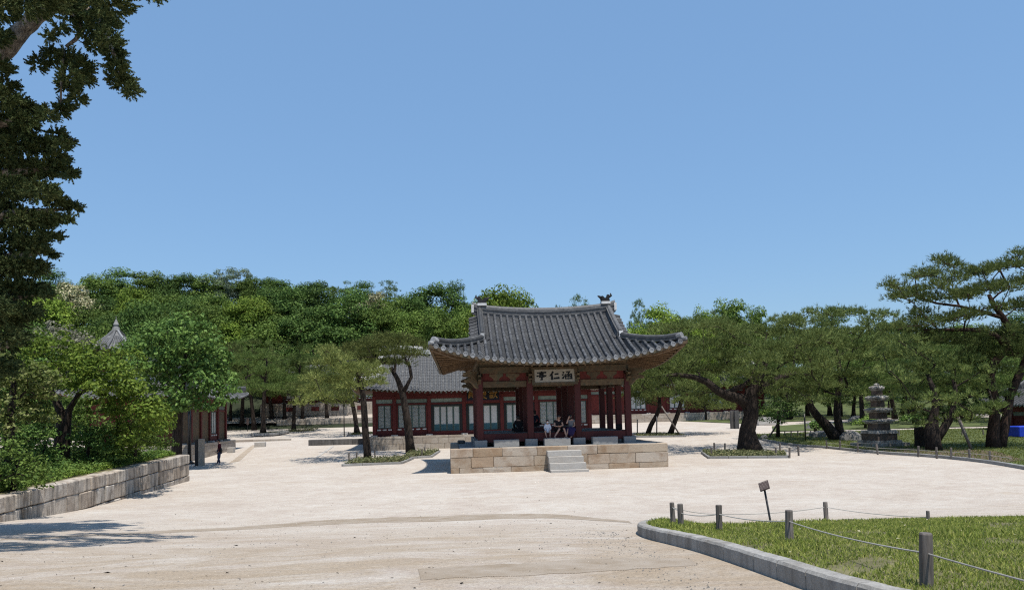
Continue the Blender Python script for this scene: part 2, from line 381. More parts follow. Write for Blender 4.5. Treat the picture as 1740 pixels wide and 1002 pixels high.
M['lattice'] = mat_plain('green_lattice', (0.11, 0.165, 0.145), 0.7, 0.2, 6, bmp=0)
M['teal'] = mat_plain('teal_door_board', (0.045, 0.13, 0.16), 0.7, 0.25, 5, rnd=0.1)
M['blue'] = mat_plain('blue_sheet', (0.012, 0.05, 0.55), 0.5, 0.15, 3, 0.4, rnd=0)
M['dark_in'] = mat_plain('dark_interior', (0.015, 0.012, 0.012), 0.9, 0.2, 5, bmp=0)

def mat_coir():
    m, nt, b = new_mat('woven_coir'); p = objc(nt)
    w = nd(nt, 'ShaderNodeTexWave', wave_type='BANDS', bands_direction='DIAGONAL'); w.inputs['Scale'].default_value = 45; w.inputs['Distortion'].default_value = 2.5
    nt.links.new(p, w.inputs['Vector'])
    col = ramp(nt, w.outputs['Fac'], [(0.2, (0.34, 0.26, 0.18)), (0.8, (0.46, 0.37, 0.275))])
    dust = ramp(nt, noise(nt, p, 1.6, 6, 0.7), [(0.32, (0, 0, 0)), (0.6, (0.9, 0.9, 0.9))])
    col = mixc(nt, dust, col, (0.55, 0.47, 0.385))
    nt.links.new(col, b.inputs['Base Color']); finish(b, 0.95, 0.1); bump(nt, b, w.outputs['Fac'], 0.6, 0.02); return m
M['coir'] = mat_coir()

# one common albedo level: the colours above were matched by eye, this brings them to measured reflectances under the sun used here
for k_, m_ in M.items():
    nt_ = m_.node_tree; f_ = (0.9 if k_ == 'juniper' else 1.04) if k_.startswith(('needle', 'leaf', 'grass', 'juniper')) else 0.755
    for l_ in list(nt_.links):
        if l_.to_socket.name in ('Base Color', 'Color') and l_.to_node.type in ('BSDF_PRINCIPLED', 'BSDF_TRANSLUCENT'):
            v_ = nt_.nodes.new('ShaderNodeVectorMath'); v_.operation = 'SCALE'; v_.inputs['Scale'].default_value = f_
            a_, b_ = l_.from_socket, l_.to_socket; nt_.links.remove(l_); nt_.links.new(a_, v_.inputs[0]); nt_.links.new(v_.outputs[0], b_)

# ================================================================== ground
def axis(vals): return list(vals)
def frange(a, b, s):
    out = []
    while a < b - 1e-6: out.append(a); a += s
    return out
xs = [-600, -400, -280, -200, -150, -110, -80, -60, -48] + frange(-40, 40, 1.0) + [40, 48, 60, 80, 110, 150, 200, 280, 400, 600]
ys = [-60, -30, -12, -6, -2] + frange(0, 30, 0.5) + frange(30, 60, 1.0) + frange(60, 120, 3.0) + [120, 130, 140, 155, 170, 190, 220, 260, 320, 420, 600, 900, 1400]
g = MB()
for y in ys:
    for x in xs: g.v.append((x, y, terrain(x, y)))
nx = len(xs)
for j in range(len(ys) - 1):
    for i in range(nx - 1):
        g.f.append((j * nx + i, j * nx + i + 1, (j + 1) * nx + i + 1, (j + 1) * nx + i)); g.mi.append(0)
tag(g.build('ground', M['sand'], smooth=True), kind='structure')
h = MB(); hx = frange(-260, 200, 6); hy = frange(92, 330, 5)
for y in hy:
    for x in hx:
        e = hill(x, y); h.v.append((x, y, terrain(x, y) + (e if e > 0.12 else -0.4) + 0.02))
for j in range(len(hy) - 1):
    for i in range(len(hx) - 1):
        n = len(hx); h.f.append((j * n + i, j * n + i + 1, (j + 1) * n + i + 1, (j + 1) * n + i)); h.mi.append(0)
tag(h.build('wooded_hill', M['forest_floor'], smooth=True), kind='structure')

def ground_patch(name, poly, mat, lift, step=0.6, kind='structure', zf=None):
    """a sheet over the polygon that follows the ground"""
    bm = bmesh.new()
    vsx = [bm.verts.new((p[0], p[1], 0)) for p in poly]
    f = bm.faces.new(vsx)
    bmesh.ops.triangulate(bm, faces=[f])
    x0, x1 = min(p[0] for p in poly), max(p[0] for p in poly); y0, y1 = min(p[1] for p in poly), max(p[1] for p in poly)
    for a, b, ax in ((x0, x1, (1, 0, 0)), (y0, y1, (0, 1, 0))):
        t = a + step
        while t < b:
            bmesh.ops.bisect_plane(bm, geom=bm.verts[:] + bm.edges[:] + bm.faces[:], plane_co=Vector(ax) * t, plane_no=ax); t += step
    for v in bm.verts: v.co.z = (zf or gz)(v.co.x, v.co.y) + lift
    bmesh.ops.recalc_face_normals(bm, faces=bm.faces[:])
    me = bpy.data.meshes.new(name); bm.to_mesh(me); bm.free(); me.materials.append(mat)
    if me.polygons and sum(p.normal.z for p in me.polygons) < 0: me.flip_normals()
    o = link(name, me); o['kind'] = kind; return o

# ------------------------------------------------------------------ leaf and needle clouds (numpy)
def unit(a): return a / (np.linalg.norm(a, axis=-1, keepdims=True) + 1e-9)
def rnd_dirs(n): return unit(nr.normal(size=(n, 3)))
def leaf_quads(C, Nrm, L, W):
    n = len(C); T = unit(np.cross(Nrm, rnd_dirs(n))); B = np.cross(Nrm, T)
    L = np.asarray(L).reshape(-1, 1); W = np.asarray(W).reshape(-1, 1)
    drop = Nrm * (L * 0.12)
    return np.stack([C - T * L / 2 - drop, C + B * W / 2, C + T * L / 2 - drop, C - B * W / 2], axis=1)
def blob_points(c, r, n, lo=0.6, up=0.35, flat_bottom=0.4):
    d = rnd_dirs(n); d[:, 2] = np.where(d[:, 2] < -flat_bottom, -flat_bottom * nr.random(n), d[:, 2])
    rho = lo + (1 - lo) * np.sqrt(nr.random((n, 1)))
    P = np.asarray(c) + d * np.asarray(r) * rho
    N = unit(d * 0.7 + np.array([0, 0, up]) + rnd_dirs(n) * 0.55)
    return P, N
def broadleaf(clumps, per, leaf, jitter=0.35):
    """clumps: list of (centre, radius)"""
    out = []
    for c, r in clumps:
        n = max(8, int(per * r * r)); rr = (r * nr.uniform(0.85, 1.2), r * nr.uniform(0.85, 1.2), r * nr.uniform(0.6, 0.85))
        P, N = blob_points(c, rr, n, 0.35)
        L = leaf * nr.uniform(0.6, 1.35, n); out.append(leaf_quads(P, N, L, L * nr.uniform(0.5, 0.7, n)))
    return np.concatenate(out)
def clumps_in(ells, n, r0, r1, lo=0.62, bottom=-0.45):
    out = []
    vol = [e[1][0] * e[1][1] * e[1][2] for e in ells]; tot = sum(v ** 0.667 for v in vol)
    for (c, r), v in zip(ells, vol):
        for _ in range(max(2, int(n * v ** 0.667 / tot))):
            while True:
                d = Vector((rng.gauss(0, 1), rng.gauss(0, 1), rng.gauss(0, 1))).normalized()
                if d.z > bottom: break
            q = lo + (1 - lo) * rng.random() ** 0.5
            out.append(((c[0] + d.x * r[0] * q, c[1] + d.y * r[1] * q, c[2] + d.z * r[2] * q), rng.uniform(r0, r1)))
    return out
def tuft_tris(P, A, k, L, W, spread=0.55):
    """k needles per tuft at P about axis A"""
    n = len(P); P = np.repeat(P, k, 0); A = np.repeat(A, k, 0); Lr = L * nr.uniform(0.65, 1.25, (n * k, 1))
    D = unit(A + rnd_dirs(n * k) * spread); S = unit(np.cross(D, rnd_dirs(n * k))) * (W / 2)
    return np.stack([P - S, P + S, P + D * Lr], axis=1)
def pine_pads(pads, dens=55, k=6, L=0.2, W=0.03):
    """pads: (centre, rx, ry, rz): cushions built of separate shoots, each a bunch of upright needle tufts, with gaps between them"""
    out = []
    for c, rx, ry, rz in pads:
        m = max(5, int(dens * math.pi * rx * ry / 10)); a = nr.uniform(0, 2 * math.pi, m); q = np.sqrt(nr.random(m))
        wob = 1 + 0.25 * np.sin(a * 3 + nr.uniform(0, 6)) + 0.15 * np.sin(a * 7 + nr.uniform(0, 6))
        S = np.stack([np.cos(a) * q * rx * wob, np.sin(a) * q * ry * wob, rz * np.sqrt(np.clip(1 - q * q, 0, 1)) * nr.uniform(-.15, 1.0, m) - .3 * rz * q], 1)
        j = 8; P = np.repeat(S, j, 0); n = len(P); rs = np.repeat(nr.uniform(.10, .22, m), j)[:, None]
        off = nr.normal(0, 1, (n, 3)) * np.array([1, 1, .62]) * rs; P = P + off + np.asarray(c)
        qa = np.repeat(np.stack([np.cos(a) * q, np.sin(a) * q], 1), j, 0)
        A = unit(np.concatenate([qa * .75, np.full((n, 1), .8)], 1) + off * 2.2 + rnd_dirs(n) * .35)
        out.append(tuft_tris(P, A, k, L, W, .6))
    return np.concatenate(out)

def branch_net(start_nodes, tips, r_tip=0.018, rmax=0.3, mb=None, sag=0.1, n=6, expo=0.5):
    """limbs: every tip is tied to the nearest already placed node, radii follow the number of tips carried"""
    nodes = [Vector(p) for p in start_nodes]; par = [-1] + list(range(len(nodes) - 1)); fixed = len(nodes)
    root = nodes[-1]
    for t in sorted(tips, key=lambda q: (Vector(q) - root).length):
        t = Vector(t); best, bi = 1e9, 0
        for i, q in enumerate(nodes):
            d = (t - q).length + (0.8 * max(0, q.z - t.z)) + (1.2 if i < fixed * 0.4 else 0)
            if d < best: best, bi = d, i
        q = nodes[bi]; seg = max(1, int((t - q).length / 0.7)); last = bi
        for s in range(1, seg + 1):
            u = s / seg; p = q.lerp(t, u) + Vector((rng.uniform(-1, 1), rng.uniform(-1, 1), rng.uniform(-0.7, 0.7))) * 0.11 * (1 if s < seg else 0)
            p.z -= sag * math.sin(u * math.pi) * (t - q).length * 0.5
            nodes.append(p); par.append(last); last = len(nodes) - 1
    cnt = [0.0] * len(nodes); haskid = [False] * len(nodes)
    for i in range(1, len(nodes)):
        if par[i] >= 0: haskid[par[i]] = True
    for i in range(len(nodes) - 1, -1, -1):
        if not haskid[i]: cnt[i] += 1
        if par[i] >= 0: cnt[par[i]] += cnt[i]
    rad = [min(rmax, r_tip * c ** expo * 1.5) for c in cnt]
    for i in range(fixed, len(nodes)):
        p = par[i]; mb.tube([nodes[p], nodes[i]], [min(rad[p], rad[i] * 1.35), rad[i]], n, False)

def tree_parts(root, trunk_mb, bark, crown_P, leafmat, crown_name='crown'):
    trunk_mb.build('trunk', bark, root, True)
    link(crown_name, arr_mesh('crown_mesh', crown_P, leafmat), root)

# ================================================================== masonry
def masonry(parent, u0, dirv, length, courses, depth, mat, gap=0.012, jit=0.006, lmin=0.7, lmax=1.5, name='stone', seed=1, base=0.0, slope=0.0, lengths=None, proud=0.012, ch=0.014):
    """dressed blocks, each its own part, laid in courses along dirv from u0 (parent space); the wall face is at u0, the blocks go back by depth"""
    rr = random.Random(seed); dirv = Vector(dirv).normalized(); back = Vector((-dirv.y, dirv.x, 0)); ang = math.atan2(dirv.y, dirv.x)
    z = base
    for ci, hgt in enumerate(courses):
        s = 0.0; li = 0
        while s < length - 1e-3:
            if lengths: L = lengths[ci][li] if li < len(lengths[ci]) else length - s
            else: L = rr.uniform(lmin, lmax)
            li += 1
            if length - (s + L) < lmin * 0.6: L = length - s
            L = min(L, length - s)
            pr = rr.uniform(0, proud)
            me = chamfer_mesh('stone_block', (L - gap, depth, hgt - gap), mat, ch, jit, rr.randrange(99999))
            c = Vector(u0) + dirv * (s + L / 2) + back * (depth / 2 - pr) + Vector((0, 0, z + hgt / 2 + slope * (s + L / 2)))
            link(name, me, parent, mat4=Matrix.Translation(c) @ Matrix.Rotation(ang, 4, 'Z') @ Matrix.Rotation(-math.atan(slope), 4, 'Y'))
            s += L
        z += hgt

# ================================================================== tiled roofs
class Roof:
    """hip-and-gable roof; half extents cx, cy at the corners, eaves curve in by f and dip by rise between the corners"""
    def __init__(s, cx, cy, f, z0, rise, xg, yb, zr, rsag, k=0.72, pw=2.3):
        s.cx, s.cy, s.f, s.z0, s.rise, s.xg, s.yb, s.zr, s.rsag, s.k, s.pw = cx, cy, f, z0, rise, xg, yb, zr, rsag, k, pw
    def eave_f(s, x):
        t = abs(x) / s.cx; return -(s.cy - s.f * (1 - t ** 2.2)), s.z0 + s.rise * t ** s.pw
    def eave_s(s, y):
        t = abs(y) / s.cy; return s.cx - s.f * (1 - t ** 2.2), s.z0 + s.rise * t ** s.pw
    def ridge_z(s, x): return s.zr + s.rsag * min(1.2, abs(x) / s.xg) ** 2
    def zf(s, x, y):
        ye, ze = s.eave_f(x); t = (y - ye) / (0 - ye); t = min(max(t, 0), 1); zr = s.ridge_z(min(abs(x), s.xg))
        return ze + (zr - ze) * (s.k * t + (1 - s.k) * t * t)
    def hip_y(s, x):
        return -(s.yb + (s.cy - s.yb) * (abs(x) - s.xg) / (s.cx - s.xg))
    def hip_x(s, y): return s.xg + (s.cx - s.xg) * (abs(y) - s.yb) / (s.cy - s.yb)
    def row_front(s, x, n=14):
        ye, _ = s.eave_f(x); ye -= 0.0; y1 = 0.0 if abs(x) <= s.xg else s.hip_y(x)
        return [Vector((x, ye + (y1 - ye) * i / n, s.zf(x, ye + (y1 - ye) * i / n))) for i in range(n + 1)]
    def row_side(s, y, n=10):
        xe, ze = s.eave_s(y)
        if abs(y) >= s.yb: x1 = s.hip_x(y); z1 = s.zf(x1, -abs(y))
        else: x1 = s.xg - 0.3; z1 = s.zf(s.xg, -s.yb) + 0.06
        L = abs(xe - x1); out = []
        for i in range(n + 1):
            u = i / n; out.append(Vector((xe + (x1 - xe) * u, y, ze + (z1 - ze) * u - 0.05 * L * 4 * u * (1 - u) * 0.5)))
        return out
def flip(P, sx=1, sy=1): return [Vector((p.x * sx, p.y * sy, p.z)) for p in P]
def resample(P, L):
    seg = [(P[i + 1] - P[i]).length for i in range(len(P) - 1)]; tot = sum(seg); n = max(1, round(tot / L)); out = [P[0].copy()]
    for j in range(1, n + 1):
        d = tot * j / n; i = 0
        while i < len(seg) - 1 and d > seg[i]: d -= seg[i]; i += 1
        out.append(P[i].lerp(P[i + 1], min(1, d / max(seg[i], 1e-9))))
    return out
def frame(a, b):
    y = (b - a).normalized(); x = y.cross(Vector((0, 0, 1))).normalized(); z = x.cross(y)
    return x, y, z
def roll_row(mb, P, L, r, seg=5, skip=0, sides=True):
    """joined half-round tiles, each a little conical so that the laps show"""
    Q = resample(P, L)
    for i in range(skip, len(Q) - 1):
        x, y, z = frame(Q[i], Q[i + 1]); vv = []
        for e, (p, rr) in enumerate(((Q[i], r), (Q[i + 1] + y * 0.02, r * 0.86))):
            for k in range(seg + 1):
                a = math.pi * k / seg; vv.append(p + x * math.cos(a) * rr + z * (math.sin(a) * rr - (r * .5 if k in (0, seg) else 0)))
        n = seg + 1
        fs = [(k, k + 1, n + k + 1, n + k) for k in range(seg)] + [tuple(range(seg, -1, -1))]
        mb.add(vv, fs)
    return Q
def pan_strip(mb, Pa, Pb, step, lip=0.042, sag=0.05, ):
    """concave pans between two rows; each course overlaps the one below"""
    la = sum((Pa[i + 1] - Pa[i]).length for i in range(len(Pa) - 1))
    n = max(2, round(la / step)); A = resample(Pa, la / n); B = resample(Pb, sum((Pb[i + 1] - Pb[i]).length for i in range(len(Pb) - 1)) / n)
    m = min(len(A), len(B)) - 1
    for i in range(m):
        lo = [A[i], A[i].lerp(B[i], .5) - Vector((0, 0, sag)), B[i]]; hi = [A[i + 1], A[i + 1].lerp(B[i + 1], .5) - Vector((0, 0, sag)), B[i + 1]]
        up = Vector((0, 0, lip)); vv = [p + up for p in lo] + [p + Vector((0, 0, 0.002)) for p in hi] + [p - Vector((0, 0, 0.004)) for p in lo]
        mb.add(vv, [(0, 1, 4, 3), (1, 2, 5, 4), (6, 7, 1, 0), (7, 8, 2, 1)])
def half_tile_mesh(r, L, mat, seg=6):
    mb = MB(); vv = []
    for y, rr in ((0, r), (L + 0.03, r * 0.86)):
        for k in range(seg + 1):
            a = math.pi * k / seg; vv.append((math.cos(a) * rr, y, math.sin(a) * rr - (0.05 if k in (0, seg) else 0)))
    n = seg + 1
    mb.add(vv, [(k, k + 1, n + k + 1, n + k) for k in range(seg)] + [tuple(range(seg, -1, -1))]); return mb.mesh('half_round_tile', mat)
def mat_from(x, y, z, p): return Matrix(((x.x, y.x, z.x, p.x), (x.y, y.y, z.y, p.y), (x.z, y.z, z.z, p.z), (0, 0, 0, 1)))
def soffit(mb, rf, wx, wy, zi, drop=0.1, n=16):
    """boards between the wall plate rectangle and the curving eaves"""
    for sx, sy in ((1, -1), (1, 1)):
        for i in range(n):
            vv = []
            for t in (i / n, (i + 1) / n):
                u = -1 + 2 * t; ye, ze = rf.eave_f(u * rf.cx)
                vv += [(u * wx, sy * wy * 1.0, zi), (u * rf.cx, sy * -ye, ze - drop)]
            mb.add(vv, [(0, 1, 3, 2)] if sy < 0 else [(0, 2, 3, 1)])
    for sx in (-1, 1):
        for i in range(n):
            vv = []
            for t in (i / n, (i + 1) / n):
                u = -1 + 2 * t; xe, ze = rf.eave_s(u * rf.cy)
                vv += [(sx * wx, u * wy, zi), (sx * xe, u * rf.cy, ze - drop)]
            mb.add(vv, [(0, 1, 3, 2)] if sx > 0 else [(0, 2, 3, 1)])
def eave_loop(rf, n=24):
    out = []
    for i in range(n): x = -rf.cx + 2 * rf.cx * i / n; y, z = rf.eave_f(x); out.append(Vector((x, y, z)))
    for i in range(n): y = -rf.cy + 2 * rf.cy * i / n; x, z = rf.eave_s(y); out.append(Vector((x, y, z)))
    for i in range(n): x = rf.cx - 2 * rf.cx * i / n; y, z = rf.eave_f(x); out.append(Vector((x, -y, z)))
    for i in range(n): y = rf.cy - 2 * rf.cy * i / n; x, z = rf.eave_s(y); out.append(Vector((-x, y, z)))
    out.append(out[0].copy()); return out
def ridge_course(mb, P, w, h, layers=3):
    """a ridge of stacked flat tiles under a half-round cap"""
    for l in range(layers):
        z0 = h * 0.72 * l / layers; z1 = h * 0.72 * (l + 1) / layers - 0.012; ww = w / 2 * (1.0 if l % 2 == 0 else 0.86)
        mb.sweep(P, [(-ww, z0), (ww, z0), (ww, z1), (-ww, z1)])
        ww *= 0.8; mb.sweep(P, [(-ww, z1 - 0.004), (ww, z1 - 0.004), (ww, z1 + 0.014), (-ww, z1 + 0.014)])
    q = [(math.cos(math.pi * k / 6) * w * 0.33, h * 0.72 + math.sin(math.pi * k / 6) * h * 0.28) for k in range(7)]
    mb.sweep(P, q)

# ------------------------------------------------------------------ brush lettering, strokes in a unit square
GLYPH = {
 'pavilion': [[(.5,1.0,.05),(.54,.9,.09)],[(.06,.84,.05),(.5,.87,.05),(.96,.87,.08)],[(.32,.79,.06),(.35,.6,.06)],[(.32,.77,.05),(.66,.79,.06),(.63,.61,.07)],[(.34,.69,.035),(.64,.7,.035)],[(.35,.62,.05),(.64,.62,.05)],
              [(.08,.55,.05),(.04,.42,.09)],[(.09,.52,.05),(.5,.54,.05),(.95,.53,.06),(.86,.42,.08)],[(.24,.39,.05),(.78,.41,.06)],[(.5,.4,.08),(.52,.1,.09),(.36,.06,.06)]],
 'benevolence': [[(.38,.98,.09),(.26,.72,.08),(.04,.46,.04)],[(.26,.7,.07),(.26,.04,.11)],[(.52,.66,.06),(.9,.70,.08)],[(.42,.2,.07),(.98,.25,.1)]],
 'contain': [[(.08,.9,.05),(.2,.8,.1)],[(.02,.62,.05),(.15,.54,.1)],[(.03,.16,.09),(.12,.26,.09),(.24,.46,.03)],[(.4,.88,.05),(.82,.92,.07),(.64,.76,.06)],[(.63,.76,.07),(.63,.32,.08),(.52,.36,.04)],
             [(.42,.64,.04),(.52,.57,.08)],[(.4,.36,.07),(.56,.5,.03)],[(.86,.68,.06),(.7,.57,.05)],[(.7,.5,.04),(.88,.36,.09)],[(.32,.66,.06),(.34,.14,.07),(.9,.16,.07)],[(.93,.7,.06),(.91,.08,.09)]],
 'celebrate': [[(.5,1,.04),(.54,.93,.06)],[(.1,.9,.05),(.92,.92,.05)],[(.14,.9,.05),(.04,.05,.06)],[(.25,.8,.04),(.88,.81,.04)],[(.35,.88,.04),(.34,.62,.05)],[(.65,.88,.04),(.65,.62,.05)],[(.24,.7,.04),(.86,.71,.04)],[(.2,.58,.05),(.9,.6,.05)],
               [(.3,.48,.05),(.4,.36,.06)],[(.5,.5,.04),(.5,.36,.04)],[(.7,.48,.05),(.78,.38,.05)],[(.45,.32,.05),(.2,.1,.04)],[(.38,.26,.04),(.75,.28,.05),(.35,.02,.05)],[(.4,.2,.05),(.95,.0,.07)]],
 'joy': [[(.1,.9,.04),(.5,.92,.04)],[(.2,1,.04),(.2,.8,.04)],[(.4,1,.04),(.4,.8,.04)],[(.12,.72,.05),(.14,.56,.05)],[(.12,.7,.04),(.28,.71,.04),(.27,.56,.04)],[(.34,.72,.05),(.35,.56,.05)],[(.34,.7,.04),(.5,.71,.04),(.49,.56,.04)],[(.14,.48,.06),(.12,.04,.06)],
         [(.13,.38,.04),(.52,.39,.04)],[(.14,.27,.04),(.5,.28,.04)],[(.14,.16,.04),(.5,.17,.04)],[(.12,.06,.04),(.54,.07,.04)],[(.33,.46,.05),(.33,.06,.04)],[(.7,.96,.05),(.58,.66,.04)],[(.68,.8,.04),(.96,.8,.05),(.88,.64,.05)],[(.76,.72,.05),(.72,.36,.05),(.54,.04,.03)],[(.74,.38,.05),(.98,.04,.07)]],
 'hall': [[(.1,.92,.04),(.5,.93,.04),(.48,.76,.04)],[(.12,.76,.04),(.5,.77,.04)],[(.12,.92,.05),(.02,.06,.05)],[(.2,.66,.04),(.5,.66,.04)],[(.26,.74,.04),(.26,.46,.04)],[(.42,.74,.04),(.42,.46,.04)],[(.12,.46,.04),(.54,.47,.05)],[(.26,.36,.05),(.12,.16,.05)],[(.4,.36,.05),(.5,.18,.06)],
          [(.66,.92,.05),(.6,.62,.04)],[(.66,.9,.04),(.86,.9,.04),(.88,.66,.04),(.98,.66,.04)],[(.6,.46,.04),(.9,.47,.05),(.58,.06,.04)],[(.66,.38,.04),(.98,.04,.07)]],
}
def glyph(mb, key, x, z, w, hgt, y, th=0.012, bold=1.0):
    """strokes laid as thin relief on a board whose face lies in the local XZ plane at y"""
    for st in GLYPH[key]:
        P = [(x + px * w, z + pz * hgt, r * w * bold) for px, pz, r in st]; L_, R_ = [], []
        for i, (px, pz, r) in enumerate(P):
            a = P[max(0, i - 1)]; b = P[min(len(P) - 1, i + 1)]; dx, dz = b[0] - a[0], b[1] - a[1]; l = math.hypot(dx, dz) or 1
            nx_, nz_ = -dz / l, dx / l; L_.append((px + nx_ * r, pz + nz_ * r)); R_.append((px - nx_ * r, pz - nz_ * r))
        for i in range(len(P) - 1):
            q = [L_[i], R_[i], R_[i + 1], L_[i + 1]]
            mb.hexa([(a, y, b) for a, b in q] + [(a, y - th, b) for a, b in q])

# ================================================================== the open pavilion
YAW = R(4.5)
pl = (site(768, 803) + site(1140, 794)) / 2
PW, PD, PH = 5.3, 4.85, 1.17                  # platform half width, half depth, height
ax_x = Vector((math.cos(YAW), math.sin(YAW), 0)); ax_y = Vector((-math.sin(YAW), math.cos(YAW), 0))
PC = Vector((pl.x, pl.y, 0)) + ax_y * PD
plat = thing('stone_platform', 'tan granite block platform carrying the open tiled pavilion', 'platform', (PC.x, PC.y, 0.0), YAW)
cs = [0.26, 0.49, 0.42]
lens = [[0.42, 1.12, 1.35, 1.75, 1.6, 1.4, 1.5, 1.46], [0.98, 1.08, 1.95, 0.72, 1.95, 1.18, 1.3, 1.44], [1.08, 1.4, 1.68, 1.5, 1.45, 1.5, 1.99]]
lens[1] = [0.98, 1.08, 1.95, 0.72, 1.9, 1.07, 1.27, 1.63]
masonry(plat, (-PW, -PD, 0), (1, 0, 0), 2 * PW, cs, 0.42, M['stone'], lengths=lens, seed=3, jit=0.01)
masonry(plat, (PW, -PD + 0.425, 0), (0, 1, 0), 2 * PD - 0.85, cs, 0.42, M['stone'], seed=4, lmin=0.8, lmax=1.6)
masonry(plat, (-PW, PD - 0.425, 0), (0, -1, 0), 2 * PD - 0.85, cs, 0.42, M['stone'], seed=5, lmin=0.8, lmax=1.6)
masonry(plat, (PW, PD, 0), (-1, 0, 0), 2 * PW, cs, 0.42, M['stone'], seed=6, lmin=0.8, lmax=1.6)
b = MB(); b.box((0, 0, (PH - 0.02) / 2), (2 * PW - 0.85, 2 * PD - 0.85, PH - 0.02)); b.build('earth_fill', M['granite'], plat)
# paving slabs on top
for i in range(10):
    for j in range(2):
        me = chamfer_mesh('paving_slab', (0.952, 0.68, 0.05), M['granite'], 0.008, 0.003, i * 7 + j)
        link('paving_slab', me, plat, (-PW + 0.45 + 0.48 + i * 0.968 , (-PD + 0.435 + 0.35) if j == 0 else (PD - 0.785), PH - 0.02))
for i in range(8):
    for sx in (-1, 1):
        me = chamfer_mesh('paving_slab', (0.9, 0.98, 0.05), M['granite'], 0.008, 0.003, 300 + i)
        link('paving_slab', me, plat, (sx * (PW - 0.9), -PD + 1.15 + 0.5 + i * 0.99, PH - 0.02))

steps = thing('stone_steps', 'short flight of pale granite steps up to the pavilion platform', 'steps', plat.matrix_basis @ Vector((0.16, -PD, 0)), YAW)
for k in range(4):
    hz = [0.15, 0.3, 0.29, 0.26][k]; z0 = [-0.03, 0.12, 0.42, 0.71][k]; dpt = 0.34
    ln = [1.78, 1.72, 1.67, 1.64][k]
    me = chamfer_mesh('step', (ln, dpt + 0.12, hz), M['pale_stone'], 0.014, 0.006, 50 + k)
    link('step', me, steps, (0.06 - 0.03 * k, -0.02 - (3 - k) * 0.33 - (dpt + 0.12) / 2 + 0.1 - 0.1, z0 + hz / 2))
b = MB(); b.hexa([(-0.8, -1.1, 0), (0.8, -1.1, 0), (0.8, -0.03, 0), (-0.8, -0.03, 0), (-0.8, -0.95, 0.12), (0.8, -0.95, 0.12), (0.8, -0.03, 0.7), (-0.8, -0.03, 0.7)])
b.build('core', M['granite'], steps)

pav = thing('open_pavilion', 'open red-columned pavilion with curved grey tiled roof and black-lettered board', 'pavilion', (PC.x, PC.y, 0.0), YAW)
CXS = [-3.78, -1.27, 1.14, 3.7]; CYS = [-3.4, -1.15, 1.15, 3.4]
ZT = 4.12                                     # column head
plinth_me = [chamfer_mesh('plinth', (0.62, 0.62, 0.34), M['granite'], 0.02, 0.008, 70 + i) for i in range(3)]
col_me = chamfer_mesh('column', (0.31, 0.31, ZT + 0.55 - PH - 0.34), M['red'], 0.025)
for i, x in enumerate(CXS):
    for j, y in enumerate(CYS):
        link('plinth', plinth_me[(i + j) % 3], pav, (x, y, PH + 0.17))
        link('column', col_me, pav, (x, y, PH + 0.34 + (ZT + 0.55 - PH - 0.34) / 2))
# floor
for y in (-3.4, 3.4):
    for i in range(3):
        L = CXS[i + 1] - CXS[i] - 0.315
        link('floor_beam', chamfer_mesh('floor_beam', (L, 0.2, 0.42), M['red'], 0.012), pav, ((CXS[i] + CXS[i + 1]) / 2, y, 1.60))
for x in (CXS[0], CXS[3]):
    for j in range(3):
        L = CYS[j + 1] - CYS[j] - 0.315
        link('floor_beam', chamfer_mesh('floor_beam', (0.2, L, 0.42), M['red'], 0.012), pav, (x, (CYS[j] + CYS[j + 1]) / 2, 1.60))
nb = 24
for k in range(nb):
    y = -3.28 + 6.56 * (k + 0.5) / nb
    me = chamfer_mesh('floor_board', (7.2, 6.56 / nb - 0.012, 0.05), M['floor_wood'], 0.006, 0.002, k)
    link('floor_board', me, pav, ((CXS[0] + CXS[3]) / 2, y, 1.79 + 0.002 * (k % 3)))
# raised inner floor
b = MB(); b.box(((CXS[1] + CXS[2]) / 2, 0, 1.93), (2.7, 2.6, 0.22)); b.build('inner_floor', M['red'], pav)
b = MB(); b.box(((CXS[1] + CXS[2]) / 2, 0, 2.055), (2.66, 2.56, 0.03)); b.build('inner_boards', M['floor_wood'], pav)
